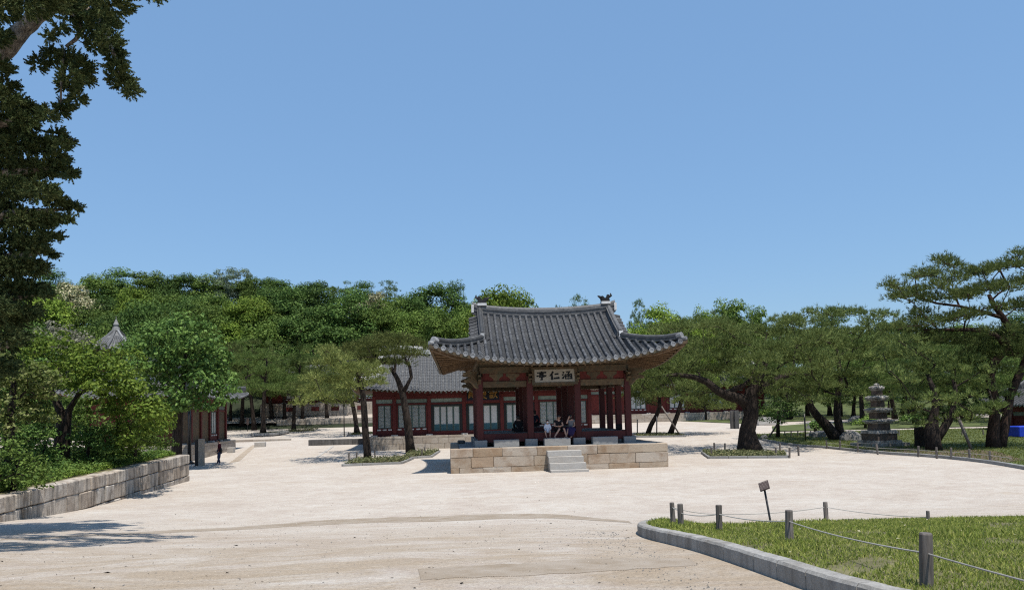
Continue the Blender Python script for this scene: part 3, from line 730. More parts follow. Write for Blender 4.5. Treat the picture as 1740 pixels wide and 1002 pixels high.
# lintels, red panels with carved feet, plates
def span_set(p0, p1, along_x, front):
    L = abs(p1 - p0) - 0.32; c = (p0 + p1) / 2
    return L, c
def upper(x0, x1, y, ax):
    L = x1 - x0 - 0.32; c = (x0 + x1) / 2
    def put(name, size, z, mat, ch=0.012, dy=0.0):
        s = (size[0], size[1], size[2]) if ax == 'x' else (size[1], size[0], size[2])
        loc = (c, y + dy, z) if ax == 'x' else (y + dy, c, z)
        return link(name, chamfer_mesh(name, s, mat, ch), pav, loc)
    put('lintel', (L, 0.2, 0.3), ZT + 0.15, M['brown']); put('panel', (L, 0.06, 0.4), ZT + 0.50, M['panel'], 0.004)
    put('upper_beam', (L + 0.3, 0.24, 0.32), ZT + 0.86, M['brown']); put('purlin', (L + 0.34, 0.26, 0.3), ZT + 1.32, M['brown'], 0.06)
    put('infill_board', (L + 0.3, 0.08, 0.24), ZT + 1.11, M['brown'], 0.004)
    n = 2
    for k in range(n):                        # lotus shaped feet between lintel and beam
        q = MB(); prof = [(-.16, 0), (.16, 0), (.14, .1), (.26, .2), (.34, .24), (.34, .36), (-.34, .36), (-.34, .24), (-.26, .2), (-.14, .1)]
        s = -1
        front = [(a, -0.06, z) for a, z in prof]; back = [(a, 0.06, z) for a, z in prof]; m_ = len(prof)
        q.add(front + back, [tuple(range(m_)), tuple(range(2 * m_ - 1, m_ - 1, -1))] + [(i2, i2 + m_, (i2 + 1) % m_ + m_, (i2 + 1) % m_) for i2 in range(m_)])
        px_ = x0 + (x1 - x0) * (k + 1) / (n + 1)
        loc = (px_, y, ZT + 0.312) if ax == 'x' else (y, px_, ZT + 0.312)
        o = q.build('carved_foot', M['brown'], pav, loc=loc)
        if ax == 'y': o.rotation_euler = (0, 0, R(90))
for y in (-3.4, 3.4):
    for i in range(3): upper(CXS[i], CXS[i + 1], y, 'x')
for x in (CXS[0], CXS[3]):
    for j in range(3): upper(CYS[j], CYS[j + 1], x, 'y')
for x in CXS[1:3]:
    for y0, y1 in ((-3.24, -1.3), (1.3, 3.24)):
        link('cross_beam', chamfer_mesh('cross_beam', (0.24, y1 - y0, 0.34), M['brown'], 0.02), pav, (x, (y0 + y1) / 2, ZT + 0.28))
# curled bracket arms on the column heads
def bracket(x, y, dx, dy, z=ZT + 0.42, s=1.0):
    q = MB(); ang = math.atan2(dy, dx)
    prof = [(.12, -.5), (.3, -.42), (.5, -.22), (.72, -.12), (.92, -.16), (1.0, -.05), (.8, .05), (.62, .04), (.74, .16), (1.02, .18), (1.08, .3), (.8, .38), (.12, .4)]
    m_ = len(prof); fr = [(a * s, -0.07, b_ * s) for a, b_ in prof]; bk = [(a * s, 0.07, b_ * s) for a, b_ in prof]
    q.add(fr + bk, [tuple(range(m_)), tuple(range(2 * m_ - 1, m_ - 1, -1))] + [(i2, i2 + m_, (i2 + 1) % m_ + m_, (i2 + 1) % m_) for i2 in range(m_)])
    o = q.build('bracket', M['brown'], pav, loc=(x, y, z)); o.rotation_euler = (0, 0, ang)
for x in CXS[1:3]: bracket(x, -3.4, 0, -1, s=0.6); bracket(x, 3.4, 0, 1, s=0.6)
for y in CYS[1:3]: bracket(CXS[0], y, -1, 0, s=0.6); bracket(CXS[3], y, 1, 0, s=0.6)
for x, sx in ((CXS[0], -1), (CXS[3], 1)):
    for y, sy in ((-3.4, -1), (3.4, 1)):
        bracket(x, y, sx, 0, s=0.8); bracket(x, y, 0, sy, s=0.6); bracket(x, y, sx * 0.75, sy * 0.7, s=1.0)

RF = Roof(6.2, 5.72, 0.42, 5.22, 0.92, 3.5, 2.95, 8.04, 0.22, k=0.70, pw=2.4)
WX, WY, ZI = 3.72, 3.4, 5.62
# rafters, each a part: straight over the walls, fanned out at the corners
raf_me = None
q = MB(); q.tube([(0, 0, 0), (0, 1, 0)], [0.055, 0.05], 7); raf_me = q.mesh('rafter', M['rafter'])
def rafter(a, c):
    a, c = Vector(a), Vector(c); y = c - a; L = y.length; yn = y.normalized(); x = yn.cross(Vector((0, 0, 1))).normalized(); z = x.cross(yn)
    link('rafter', raf_me, pav, mat4=mat_from(x, yn * L, z, a))
nrf = 34
for k in range(nrf):
    u = -0.985 + 1.97 * k / (nrf - 1)
    for sy in (-1, 1):
        ye, ze = RF.eave_f(u * RF.cx); inner = (max(-WX, min(WX, u * RF.cx * 0.80)), sy * WY, ZI + 0.02)
        rafter(inner, (u * RF.cx, sy * (-ye - 0.16), ze - 0.17))
for k in range(30):
    u = -0.97 + 1.94 * k / 29
    for sx in (-1, 1):
        xe, ze = RF.eave_s(u * RF.cy); rafter((sx * WX, max(-WY, min(WY, u * RF.cy * 0.80)), ZI + 0.02), (sx * (xe - 0.16), u * RF.cy, ze - 0.17))
for sx in (-1, 1):
    for sy in (-1, 1):
        q = MB(); q.sweep([(sx * WX, sy * WY, ZI - 0.08), (sx * (WX + RF.cx) / 2, sy * (WY + RF.cy) / 2, 5.62), (sx * (RF.cx - 0.12), sy * (RF.cy - 0.12), 5.96)], [(-.1, -.12), (.1, -.12), (.1, .12), (-.1, .12)])
        q.build('corner_rafter', M['rafter'], pav)
q = MB(); soffit(q, RF, WX, WY, ZI + 0.09, 0.09); q.build('eave_boards', M['rafter'], pav)
q = MB(); q.sweep(eave_loop(RF), [(-0.10, -0.16), (0.02, -0.16), (0.02, -0.02), (-0.10, -0.02)][::-1]); q.build('fascia', M['brown'], pav)
b = MB(); b.box((0, 0, ZI + 0.12), (2 * WX, 2 * WY, 0.05)); b.build('ceiling', M['brown'], pav)

# tiling
SP, TR, TL = 0.345, 0.084, 0.35
half_me = half_tile_mesh(TR, TL, M['tile'])
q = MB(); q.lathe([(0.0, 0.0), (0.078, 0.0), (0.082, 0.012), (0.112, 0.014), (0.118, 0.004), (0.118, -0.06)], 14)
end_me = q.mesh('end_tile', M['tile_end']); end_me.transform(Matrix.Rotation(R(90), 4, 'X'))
nf = int(2 * (RF.cx - 0.1) / SP) // 2
front_x = [SP * k for k in range(-nf, nf + 1)]
ns = int(2 * (RF.cy - 0.1) / SP) // 2
side_y = [SP * k for k in range(-ns, ns + 1)]
LIFT = Vector((0, 0, 0.075)); KEEP = 8
stuff_tiles = MB(); pans = MB(); nind = 0
def put_end(P, sy=None):
    x, y, z = frame(P[0], P[1]); y = Vector((y.x, y.y, y.z * 0.3)).normalized(); z = x.cross(y); link('end_tile', end_me, pav, mat4=mat_from(x, y, z, P[0] + LIFT * 0.3 - y * 0.05))
for x in front_x:
    P = RF.row_front(x); Pl = [p + LIFT for p in P]; Q = resample(Pl, TL)
    for i in range(min(KEEP, len(Q) - 1)):
        if nind >= 300: break
        a, y_, z_ = frame(Q[i], Q[i + 1]); s = (Q[i + 1] - Q[i]).length / TL
        link('roof_tile', half_me, pav, mat4=mat_from(a, y_ * s, z_, Q[i] + Vector((rng.uniform(-.008, .008), 0, rng.uniform(-.006, .006))))); nind += 1
    roll_row(stuff_tiles, Pl, TL, TR, 6, skip=min(KEEP, len(Q) - 1)); put_end(P)
    roll_row(stuff_tiles, flip(Pl, 1, -1)[:], TL, TR, 4)
for y in side_y:
    P = RF.row_side(y); Pl = [p + LIFT for p in P]
    for sx in (-1, 1):
        roll_row(stuff_tiles, flip(Pl, sx, 1), TL, TR, 5); put_end(flip(P, sx, 1))
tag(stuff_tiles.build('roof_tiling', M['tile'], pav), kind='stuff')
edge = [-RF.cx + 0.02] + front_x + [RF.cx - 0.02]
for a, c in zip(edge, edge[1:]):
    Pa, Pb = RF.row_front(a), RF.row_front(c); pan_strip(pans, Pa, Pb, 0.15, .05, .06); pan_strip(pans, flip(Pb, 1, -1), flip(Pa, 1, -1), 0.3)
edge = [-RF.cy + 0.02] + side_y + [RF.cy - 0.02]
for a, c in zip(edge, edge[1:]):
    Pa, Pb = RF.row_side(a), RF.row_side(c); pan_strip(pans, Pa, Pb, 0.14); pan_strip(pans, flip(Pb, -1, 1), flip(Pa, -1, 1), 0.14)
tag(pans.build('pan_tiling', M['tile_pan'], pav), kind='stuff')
# under-tile lips hanging between the round ends
lips = MB()
for loop_x in zip(front_x, front_x[1:]):
    for sy in (1, -1):
        Pa, Pb = RF.row_front(loop_x[0], 2)[0], RF.row_front(loop_x[1], 2)[0]; m_ = Pa.lerp(Pb, .5)
        Pa, Pb = Pa.lerp(Pb, .3), Pa.lerp(Pb, .7); vv = [Pa, m_ - Vector((0, 0, .055)), Pb, Pb - Vector((0, 0, .05)), m_ - Vector((0, 0, .11)), Pa - Vector((0, 0, .05))]
        vv = [Vector((p.x, (p.y - 0.015) * sy, p.z)) for p in vv]
        lips.add(vv, [(0, 1, 4, 5), (1, 2, 3, 4)])
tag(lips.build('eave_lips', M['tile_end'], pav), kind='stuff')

# ridges
def rz_(x): return RF.ridge_z(x) - 0.16
main = [Vector((x, 0, rz_(x) + (0.16 * max(0, abs(x) - 3.2) ** 2 if abs(x) > 3.2 else 0))) for x in np.linspace(-3.95, 3.95, 25)]
q = MB(); ridge_course(q, main, 0.36, 0.68, 5); q.build('main_ridge', M['ridge'], pav)
for sx in (-1, 1):
    for sy in (-1, 1):
        P = [Vector((sx * 3.56, sy * y, RF.zf(3.5, -y) + 0.06)) for y in np.linspace(0.12, RF.yb + 0.05, 10)]
        q = MB(); ridge_course(q, P, 0.30, 0.44, 3); q.build('gable_ridge', M['ridge'], pav)
        P = []
        for t in np.linspace(0, 1, 12):
            x = RF.xg + (RF.cx - 0.30 - RF.xg) * t; y = -(RF.yb + (RF.cy - 0.30 - RF.yb) * t)
            P.append(Vector((sx * x, -sy * y, RF.zf(x, y) + 0.03 + 0.06 * t ** 5)))
        q = MB(); ridge_course(q, P, 0.27, 0.33, 3); q.build('hip_ridge', M['ridge'], pav)
        e = P[-1]; dirn = (P[-1] - P[-2]).normalized()
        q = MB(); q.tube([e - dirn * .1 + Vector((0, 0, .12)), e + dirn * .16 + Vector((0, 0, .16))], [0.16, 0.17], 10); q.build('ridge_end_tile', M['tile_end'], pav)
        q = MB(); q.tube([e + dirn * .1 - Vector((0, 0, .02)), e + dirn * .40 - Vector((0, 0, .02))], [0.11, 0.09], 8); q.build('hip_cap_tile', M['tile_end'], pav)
        # lime plaster where the ridges meet
        p0 = Vector((sx * 3.56, sy * (RF.yb + 0.12), RF.zf(3.5, -RF.yb) + 0.1))
        q = MB(); q.box(p0 + Vector((0, 0, 0.12)), (0.20, 0.1, 0.3)); q.build('plaster_joint', M['plaster'], pav)
        for k in range(9):                    # verge tiles sticking out along the gable
            y = 0.28 + (RF.yb - 0.3) * k / 8; z = RF.zf(3.5, -y) - 0.02
            q = MB(); roll_row(q, [Vector((sx * 4.12, sy * y, z - 0.12)), Vector((sx * 3.5, sy * y, z + 0.06))], 0.31, 0.105, 6)
            q.tube([(sx * 4.11, sy * y, z - 0.13), (sx * 4.15, sy * y, z - 0.135)], 0.105, 10); q.build('verge_tile', M['tile'], pav)
        vb = MB(); Pv = [Vector((sx * 3.98, sy * y, RF.zf(3.5, -y) - 0.22)) for y in np.linspace(0.0, RF.yb, 8)]
        vb.sweep(Pv, [(-.05, -.16), (.05, -.16), (.05, .06), (-.05, .06)]); vb.build('barge_board', M['brown'], pav)
    # gable wall
    q = MB(); zb = RF.zf(3.5, -RF.yb); ys_ = np.linspace(-RF.yb, RF.yb, 13)
    pts = [(sx * 3.40, y, RF.zf(3.5, -abs(y)) - 0.03) for y in ys_]; bot = [(sx * 3.40, y, zb - 0.25) for y in ys_]
    vv = pts + bot + [(p[0] - sx * 0.08, p[1], p[2]) for p in pts + bot]; n_ = len(pts)
    fs = [(i, i + 1, n_ + i + 1, n_ + i) for i in range(n_ - 1)] + [(2 * n_ + i, 3 * n_ + i, 3 * n_ + i + 1, 2 * n_ + i + 1) for i in range(n_ - 1)]
    q.add(vv, fs); q.build('gable_wall', M['panel'], pav)
    q = MB(); q.sweep([(sx * 3.5, -RF.yb - .1, zb + 0.1), (sx * 3.5, 0, zb + 0.08), (sx * 3.5, RF.yb + .1, zb + 0.1)], [(-.14, 0), (.14, 0), (.12, .2), (-.12, .2)]); q.build('gable_sill_ridge', M['ridge'], pav)
    # crouching beast at the end of the ridge on a lime bed
    xr = sx * 3.42; zt = rz_(3.42) + 0.66
    q = MB(); q.box((xr, 0, zt + 0.02), (0.5, 0.42, 0.14)); q.box((xr + sx * .52, 0, zt - .2), (0.13, 0.40, 0.42)); q.build('ridge_plaster', M['plaster'], pav)
    pr = [(-.34, .06), (.3, .06), (.36, .2), (.3, .34), (.36, .46), (.3, .62), (.2, .66), (.16, .52), (.06, .44), (.0, .34), (-.1, .4), (-.26, .54), (-.38, .52), (-.4, .38), (-.36, .22)]
    q = MB(); m_ = len(pr)
    lay = [(-0.15, .8), (-0.09, 1.0), (0.09, 1.0), (0.15, .8)]; vv = []
    for yy, s in lay: vv += [(xr + sx * (a * s * .7), yy, zt + 0.06 + (c - .06) * .72 * (0.9 + .1 * s)) for a, c in pr]
    fs = [tuple(range(m_)), tuple(range(4 * m_ - 1, 3 * m_ - 1, -1))]
    for l in range(3): fs += [(l * m_ + i, (l + 1) * m_ + i, (l + 1) * m_ + (i + 1) % m_, l * m_ + (i + 1) % m_) for i in range(m_)]
    q.add(vv, fs); q.tube([(xr + sx * .2, 0, zt + .36), (xr + sx * .34, 0, zt + .44), (xr + sx * .3, 0, zt + .56)], [.09, .07, .03], 7)
    q.tube([(xr - sx * .22, 0, zt + .3), (xr - sx * .34, 0, zt + .38), (xr - sx * .42, 0, zt + .42)], [.09, .06, .03], 7)
    q.build('ridge_beast', M['black'], pav)

# name board under the front eave
brd = link('name_board', chamfer_mesh('name_board', (2.02, 0.05, 0.66), M['board'], 0.006), pav)
brd.location = ((CXS[1] + CXS[2]) / 2 + 0.03, -3.78, ZT + 0.50); brd.rotation_euler = (R(-10), 0, 0)
for i, kx in enumerate(('pavilion', 'benevolence', 'contain')):
    q = MB(); glyph(q, kx, -0.91 + 0.64 * i, -0.235, 0.52, 0.46, -0.0255); q.build('brush_character', M['ink'], brd)
q = MB(); q.box((0, -.01, -.39), (2.3, .09, .12)); q.box((0, -.01, .39), (2.3, .09, .12)); q.box((-1.08, -.012, 0), (.13, .09, .66)); q.box((1.08, -.012, 0), (.13, .09, .66)); q.build('board_frame', M['brown'], brd)
# long stepping stones in front of the floor beam
for k, (x, y, L) in enumerate(((-2.55, -3.98, 1.22), (-0.04, -4.0, 1.28), (2.35, -3.95, 1.24))):
    st = link('stepping_stone', chamfer_mesh('stepping_stone', (L, 0.5, 0.36), M['granite'], 0.02, 0.01, 90 + k)); st.location = plat.matrix_basis @ Vector((x, y, PH + 0.18)); st.rotation_euler = (0, 0, YAW)
    tag(st, ['long grey stepping stone in the left bay of the pavilion front', 'long grey stepping stone under the feet of the seated people', 'long grey stepping stone in the right bay of the pavilion front'][k], 'stone', 'stepping stones before the pavilion floor')
o = link('loose_stone', chamfer_mesh('loose_stone', (0.5, 0.5, 0.22), M['dark_stone'], 0.05, 0.02, 5)); o.location = plat.matrix_basis @ Vector((4.75, 1.5, PH + 0.1)); o.rotation_euler = (0, 0, YAW + .2)
tag(o, 'dark stone block lying on the right rear of the pavilion platform', 'stone')
o = link('loose_stone', chamfer_mesh('loose_stone', (0.42, 0.42, 0.2), M['dark_stone'], 0.05, 0.02, 6)); o.location = plat.matrix_basis @ Vector((-4.7, 1.9, PH + 0.1)); o.rotation_euler = (0, 0, YAW)
tag(o, 'dark stone block on the left rear of the pavilion platform', 'stone')

# ================================================================== halls
def hall(name, label, cat, loc, rz, bays, depth, base_h, wall_h, ov=1.5, rise=2.6, hipin=1.5, sp=0.30, white=True, seed=1, cname='column', eave_up=0.5, slots=True, detail=True, back_open=False):
    root = thing(name, label, cat, loc, rz)
    W = sum(w for w, _ in bays); z1 = base_h; zt = base_h + wall_h
    masonry(root, (-0.55, -0.7, 0), (1, 0, 0), W + 1.1, [base_h * 0.42, base_h * 0.40, base_h * 0.18], 0.35, M['stone_hall'], seed=seed, lmin=0.8, lmax=1.7, ch=0.012, jit=0.006)
    masonry(root, (-0.55, depth + 0.7, 0), (0, -1, 0), depth + 1.4, [base_h * 0.42, base_h * 0.40, base_h * 0.18], 0.35, M['stone_hall'], seed=seed + 1, lmin=1.0, lmax=2.0)
    masonry(root, (W + 0.55, -0.7, 0), (0, 1, 0), depth + 1.4, [base_h * 0.42, base_h * 0.40, base_h * 0.18], 0.35, M['stone_hall'], seed=seed + 2, lmin=1.0, lmax=2.0)
    b = MB(); b.box((W / 2, depth / 2, base_h / 2 - 0.02), (W + 0.3, depth + 0.6, base_h)); b.build('terrace_fill', M['stone_hall'], root)
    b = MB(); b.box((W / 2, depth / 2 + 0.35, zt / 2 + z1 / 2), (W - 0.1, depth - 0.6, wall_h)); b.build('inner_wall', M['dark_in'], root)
    cm = chamfer_mesh('column', (0.28, 0.28, wall_h), M['red_hall'], 0.03)
    xs_ = [0.0]
    for w, _ in bays: xs_.append(xs_[-1] + w)
    pm = chamfer_mesh('plinth', (0.5, 0.5, 0.3), M['pale_stone'], 0.02, 0.008, seed)
    for x in xs_:
        link('column', cm, root, (x, 0, z1 + wall_h / 2)); link('plinth', pm, root, (x, -0.12, z1 - 0.05))
    for sx, x in ((-1, 0), (1, W)):
        for j in (1, 2): link('column', cm, root, (x, depth * j / 2, z1 + wall_h / 2))
        b = MB(); b.box((x - sx * 0.02, depth / 2, z1 + wall_h / 2), (0.1, depth - 0.3, wall_h)); b.build('side_wall', M['red_hall'], root)
    sill = min(0.62, wall_h * .2); band = 0.42; topz = zt - 0.62
    lat_cache = {}
    for i, (w, kind) in enumerate(bays):
        xa, xb = xs_[i] + 0.14, xs_[i + 1] - 0.14; cx_ = (xa + xb) / 2; ww = xb - xa
        link('head_beam', chamfer_mesh('head_beam', (ww, 0.2, 0.26), M['red_hall'], 0.012), root, (cx_, 0.02, zt - 0.13))
        link('transom_board', chamfer_mesh('transom_board', (ww, 0.05, 0.30), M['mint'], 0.006), root, (cx_, 0.0, zt - 0.42))
        link('transom_rail', chamfer_mesh('transom_rail', (ww, 0.14, 0.14), M['red_hall'], 0.01), root, (cx_, 0.0, topz - 0.02))
        if kind in ('lattice', 'paper'):
            link('sill_panel', chamfer_mesh('sill_panel', (ww, 0.1, sill), M['red_hall'], 0.008), root, (cx_, 0.02, z1 + sill / 2))
            if slots:
                n = max(3, int(ww / 0.42))
                sm = chamfer_mesh('vent_slot', (0.28, 0.02, 0.1), M['paper'], 0.004)
                for k in range(n): link('vent_slot', sm, root, (xa + ww * (k + .5) / n, -0.045, z1 + sill - 0.12))
        lo = z1 + (sill if kind in ('lattice', 'paper') else 0.30); hi = topz - 0.10
        if kind == 'plain':
            link('wall_panel', chamfer_mesh('wall_panel', (ww, 0.08, hi - z1), M['brown' if name == 'side_hall' else 'panel'], 0.006), root, (cx_, 0.03, (hi + z1) / 2)); continue
        if kind == 'teal':
            link('sill_beam', chamfer_mesh('sill_beam', (ww, 0.2, 0.3), M['red_hall'], 0.01), root, (cx_, 0.0, z1 + 0.15))
            b = MB(); b.box((xa + .09, 0.0, (lo + hi) / 2), (.18, .12, hi - lo)); b.box((xb - .09, 0.0, (lo + hi) / 2), (.18, .12, hi - lo)); b.box((cx_, 0.0, hi - .07), (ww - .36, .12, .14)); b.build('door_frame', M['black'], root)
            xa += .19; xb -= .19; hi -= .14; ww = xb - xa
        else:
            [link('window_jamb', chamfer_mesh('window_jamb', (.12, .13, hi - lo), M['red_hall'], .008), root, (xj, 0.0, (lo + hi) / 2)) for xj in (xa + .06, xb - .06)]
            xa += .13; xb -= .13; ww = xb - xa
        n = max(2, round(ww / 0.56)); lw = ww / n
        for k in range(n):
            nm = 'door_leaf' if kind == 'teal' else 'window_leaf'
            q = MB()
            lf = link(nm, chamfer_mesh(nm, (lw - 0.02, 0.03, hi - lo), M['paper'], 0.003), root, (xa + lw * (k + .5), 0.05, (lo + hi) / 2))
            q.box((-lw / 2 + .035, -.03, 0), (.05, .045, hi - lo)); q.box((lw / 2 - .035, -.03, 0), (.05, .045, hi - lo)); q.box((0, -.03, (hi - lo) / 2 - .03), (lw - .12, .04, .06)); q.box((0, -.03, -(hi - lo) / 2 + .03), (lw - .12, .04, .06))
            q.build('leaf_frame', M['lattice'], lf)
            if kind == 'teal':
                q = MB(); q.box((0, -.024, -(hi - lo) * .36), (lw - .13, .03, (hi - lo) * .26)); q.build('kick_board', M['teal'], lf)
            elif detail:
                q = MB()
                for j in range(1, 6): q.box((-lw / 2 + .06 + (lw - .12) * j / 6, -.026, 0), (.011, .02, hi - lo - .12))
                for j in range(1, 16): q.box((0, -.030, -(hi - lo) / 2 + .06 + (hi - lo - .12) * j / 16), (lw - .12, .014, .010))
                tag(q.build('lattice', M['lattice'], lf), kind='stuff')
    # eaves: rafters and boards
    rf = Roof(W / 2 + ov, depth / 2 + ov, 0.22, zt + 0.28, eave_up, W / 2 - hipin, depth / 2 - 0.6, zt + 0.28 + rise, 0.35, k=0.74, pw=3.5)
    piv = thing_piv = (W / 2, depth / 2)
    def tr(P): return [Vector((p.x + piv[0], p.y + piv[1], p.z)) for p in P]
    q = MB(); soffit(q, rf, W / 2, depth / 2, zt + 0.52, 0.07, 14)
    q.v = [(a + piv[0], c + piv[1], z) for a, c, z in q.v]; q.build('eave_boards', M['rafter'], root)
    b = MB(); b.box((W / 2, depth / 2, zt + 0.25), (W + .2, depth + .2, 0.5)); b.build('wall_plate', M['red_hall'], root)
    ends = MB(); rfm = MB()
    for k in range(int(W / 0.36) + 4):
        u = -0.97 + 1.94 * k / (int(W / 0.36) + 3); ye, ze = rf.eave_f(u * rf.cx); x = u * rf.cx
        a = Vector((max(-W / 2, min(W / 2, x * .93)) + piv[0], -depth / 2 + piv[1], zt + 0.44)); c = Vector((x + piv[0], ye + .12 + piv[1], ze - .13))
        rfm.tube([a, c], 0.06, 6); dv = (c - a).normalized(); ends.tube([c, c + dv * 0.02], 0.066, 7)
    tag(rfm.build('rafters_row', M['brown'], root), kind='stuff'); tag(ends.build('rafter_end_paint', M['mint'], root), kind='stuff')
    tl = MB(); pn = MB(); en = MB()
    n = int((rf.cx - .05) / sp); fx = [sp * k for k in range(-n, n + 1)]
    n = int((rf.cy - .05) / sp); fy = [sp * k for k in range(-n, n + 1)]
    lift = Vector((0, 0, .04))
    for x in fx:
        P = rf.row_front(x, 10); P2 = tr([p + lift for p in P]); roll_row(tl, P2, 0.5, sp * .29, 4)
        d = (P2[0] - P2[1]).normalized(); en.tube([P2[0] - lift + Vector((0, -.04, .0)), P2[0] - lift + Vector((0, -.07, -.005))], sp * .33, 9)
        roll_row(tl, tr(flip([p + lift for p in P], 1, -1)), 1.0, sp * .29, 3)
    for y in fy:
        P = rf.row_side(y, 8)
        for sx in (-1, 1):
            P2 = tr(flip([p + lift for p in P], sx, 1)); roll_row(tl, P2, 0.5, sp * .29, 4)
            en.tube([P2[0] - lift + Vector((sx * .04, 0, 0)), P2[0] - lift + Vector((sx * .07, 0, -.005))], sp * .33, 9)
    ed = [-rf.cx + .02] + fx + [rf.cx - .02]
    for a, c in zip(ed, ed[1:]):
        Pa, Pb = tr(rf.row_front(a, 8)), tr(rf.row_front(c, 8)); pan_strip(pn, Pa, Pb, 0.25, .03, .03)
        Pa, Pb = tr(flip(rf.row_front(c, 8), 1, -1)), tr(flip(rf.row_front(a, 8), 1, -1)); pan_strip(pn, Pa, Pb, 0.6, .03, .03)
    ed = [-rf.cy + .02] + fy + [rf.cy - .02]
    for a, c in zip(ed, ed[1:]):
        pan_strip(pn, tr(rf.row_side(a, 6)), tr(rf.row_side(c, 6)), .3, .03, .03); pan_strip(pn, tr(flip(rf.row_side(c, 6), -1, 1)), tr(flip(rf.row_side(a, 6), -1, 1)), .3, .03, .03)
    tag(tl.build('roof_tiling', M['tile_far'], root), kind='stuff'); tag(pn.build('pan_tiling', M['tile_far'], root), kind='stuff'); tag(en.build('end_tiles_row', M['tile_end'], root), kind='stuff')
    rm = M['plaster'] if white else M['ridge']
    P = tr([Vector((x, 0, rf.ridge_z(x) + .02)) for x in np.linspace(-rf.xg - .5, rf.xg + .5, 13)])
    q = MB(); ridge_course(q, P, .42, .62, 2); q.build('main_ridge', rm, root)
    for sx in (-1, 1):
        for sy in (-1, 1):
            P = tr([Vector((sx * (rf.xg + .05), sy * y, rf.zf(rf.xg, -y) + .04)) for y in np.linspace(0.1, rf.yb + .05, 8)])
            q = MB(); ridge_course(q, P, .36, .46, 2); q.build('gable_ridge', rm, root)
            P = []
            for t in np.linspace(0, 1, 8):
                x = rf.xg + (rf.cx - .2 - rf.xg) * t; y = -(rf.yb + (rf.cy - .2 - rf.yb) * t); P.append(Vector((sx * x, -sy * y, rf.zf(x, y) + .03 + .15 * t ** 4)))
            q = MB(); ridge_course(q, tr(P), .34, .40, 2); q.build('hip_ridge', rm, root)
        q = MB(); zb = rf.zf(rf.xg, -rf.yb); ys_ = np.linspace(-rf.yb, rf.yb, 9)
        pts = [(sx * (rf.xg - .2) + piv[0], y + piv[1], rf.zf(rf.xg, -abs(y)) - .03) for y in ys_]; bot = [(p[0], p[1], zb - .2) for p in pts]
        n_ = len(pts); q.add(pts + bot + [(p[0] - sx * .1, p[1], p[2]) for p in pts + bot], [(i, i + 1, n_ + i + 1, n_ + i) for i in range(n_ - 1)] + [(2 * n_ + i, 3 * n_ + i, 3 * n_ + i + 1, 2 * n_ + i + 1) for i in range(n_ - 1)])
        q.build('gable_wall', M['plaster'], root)
    return root, W

hb = site(637, 764)
rear, RW = hall('rear_hall', 'long red-columned hall with lattice windows and teal doors behind the pavilion', 'hall', (hb.x, hb.y, hb.z - 0.03), YAW,
    [(1.52, 'lattice'), (2.62, 'lattice'), (2.66, 'teal'), (2.9, 'teal'), (2.66, 'teal'), (2.62, 'lattice'), (1.52, 'lattice')], 7.2, 1.02, 3.05, ov=1.55, rise=3.0, hipin=0.35, sp=0.285, seed=11)
# dark plaque with gold lettering over the middle bay
plq = link('hall_plaque', chamfer_mesh('hall_plaque', (2.5, 0.06, 0.86), M['black'], 0.01), rear, (RW / 2, -0.42, 1.02 + 3.05 - 0.08)); plq.rotation_euler = (R(-14), 0, 0)
for i, kx in enumerate(('hall', 'celebrate', 'joy')):
    q = MB(); glyph(q, kx, -1.1 + 0.78 * i, -0.31, 0.64, 0.62, -0.031, bold=1.1); q.build('gold_character', M['gold'], plq)
q = MB(); q.box((0, -.01, -.48), (2.7, .1, .12)); q.box((0, -.01, .48), (2.7, .1, .12)); q.box((-1.3, -.012, 0), (.12, .1, .84)); q.box((1.3, -.012, 0), (.12, .1, .84)); q.build('plaque_frame', M['red_hall'], plq)

rb = at(1003, 716, 92); rb.z = gz(rb.x, rb.y)
right_hall, RW2 = hall('long_red_hall', 'long low red hall on a stone terrace behind the right-hand pines', 'hall', (rb.x, rb.y, rb.z), YAW * 0.6,
    [(2.3, 'plain'), (2.3, 'plain'), (2.3, 'paper'), (2.3, 'plain'), (2.3, 'paper'), (2.3, 'plain'), (2.3, 'paper'), (2.3, 'plain'), (2.3, 'plain')], 7.0, 0.95, 3.0, ov=1.5, rise=2.9, hipin=0.3, sp=0.33, seed=21, detail=False)
lb = at(306, 787, 53); lb.z = gz(lb.x, lb.y)
left_hall, LW = hall('side_hall', 'dark red hall seen edge-on behind the deep green tree at left', 'hall', (lb.x, lb.y, lb.z - 0.02), R(90) + YAW * 1.0,
    [(2.1, 'plain'), (2.1, 'plain'), (2.1, 'plain'), (2.1, 'paper'), (2.1, 'plain')], 6.0, 1.15, 3.0, ov=1.5, rise=2.2, hipin=0.4, sp=0.30, white=False, seed=31, detail=False)
fb = at(1722, 742, 58); fb.z = gz(fb.x, fb.y)
far_hall, FW = hall('small_tiled_hall', 'dark tiled hall at the right edge beyond the blue sheeting', 'hall', (39.7, 62.5, .45), R(-90) + R(6),
    [(2.2, 'plain'), (2.2, 'paper'), (2.2, 'paper'), (2.2, 'plain')], 6.0, 0.25, 1.45, ov=1.6, rise=2.6, hipin=0.4, sp=0.33, white=False, seed=41, detail=False)
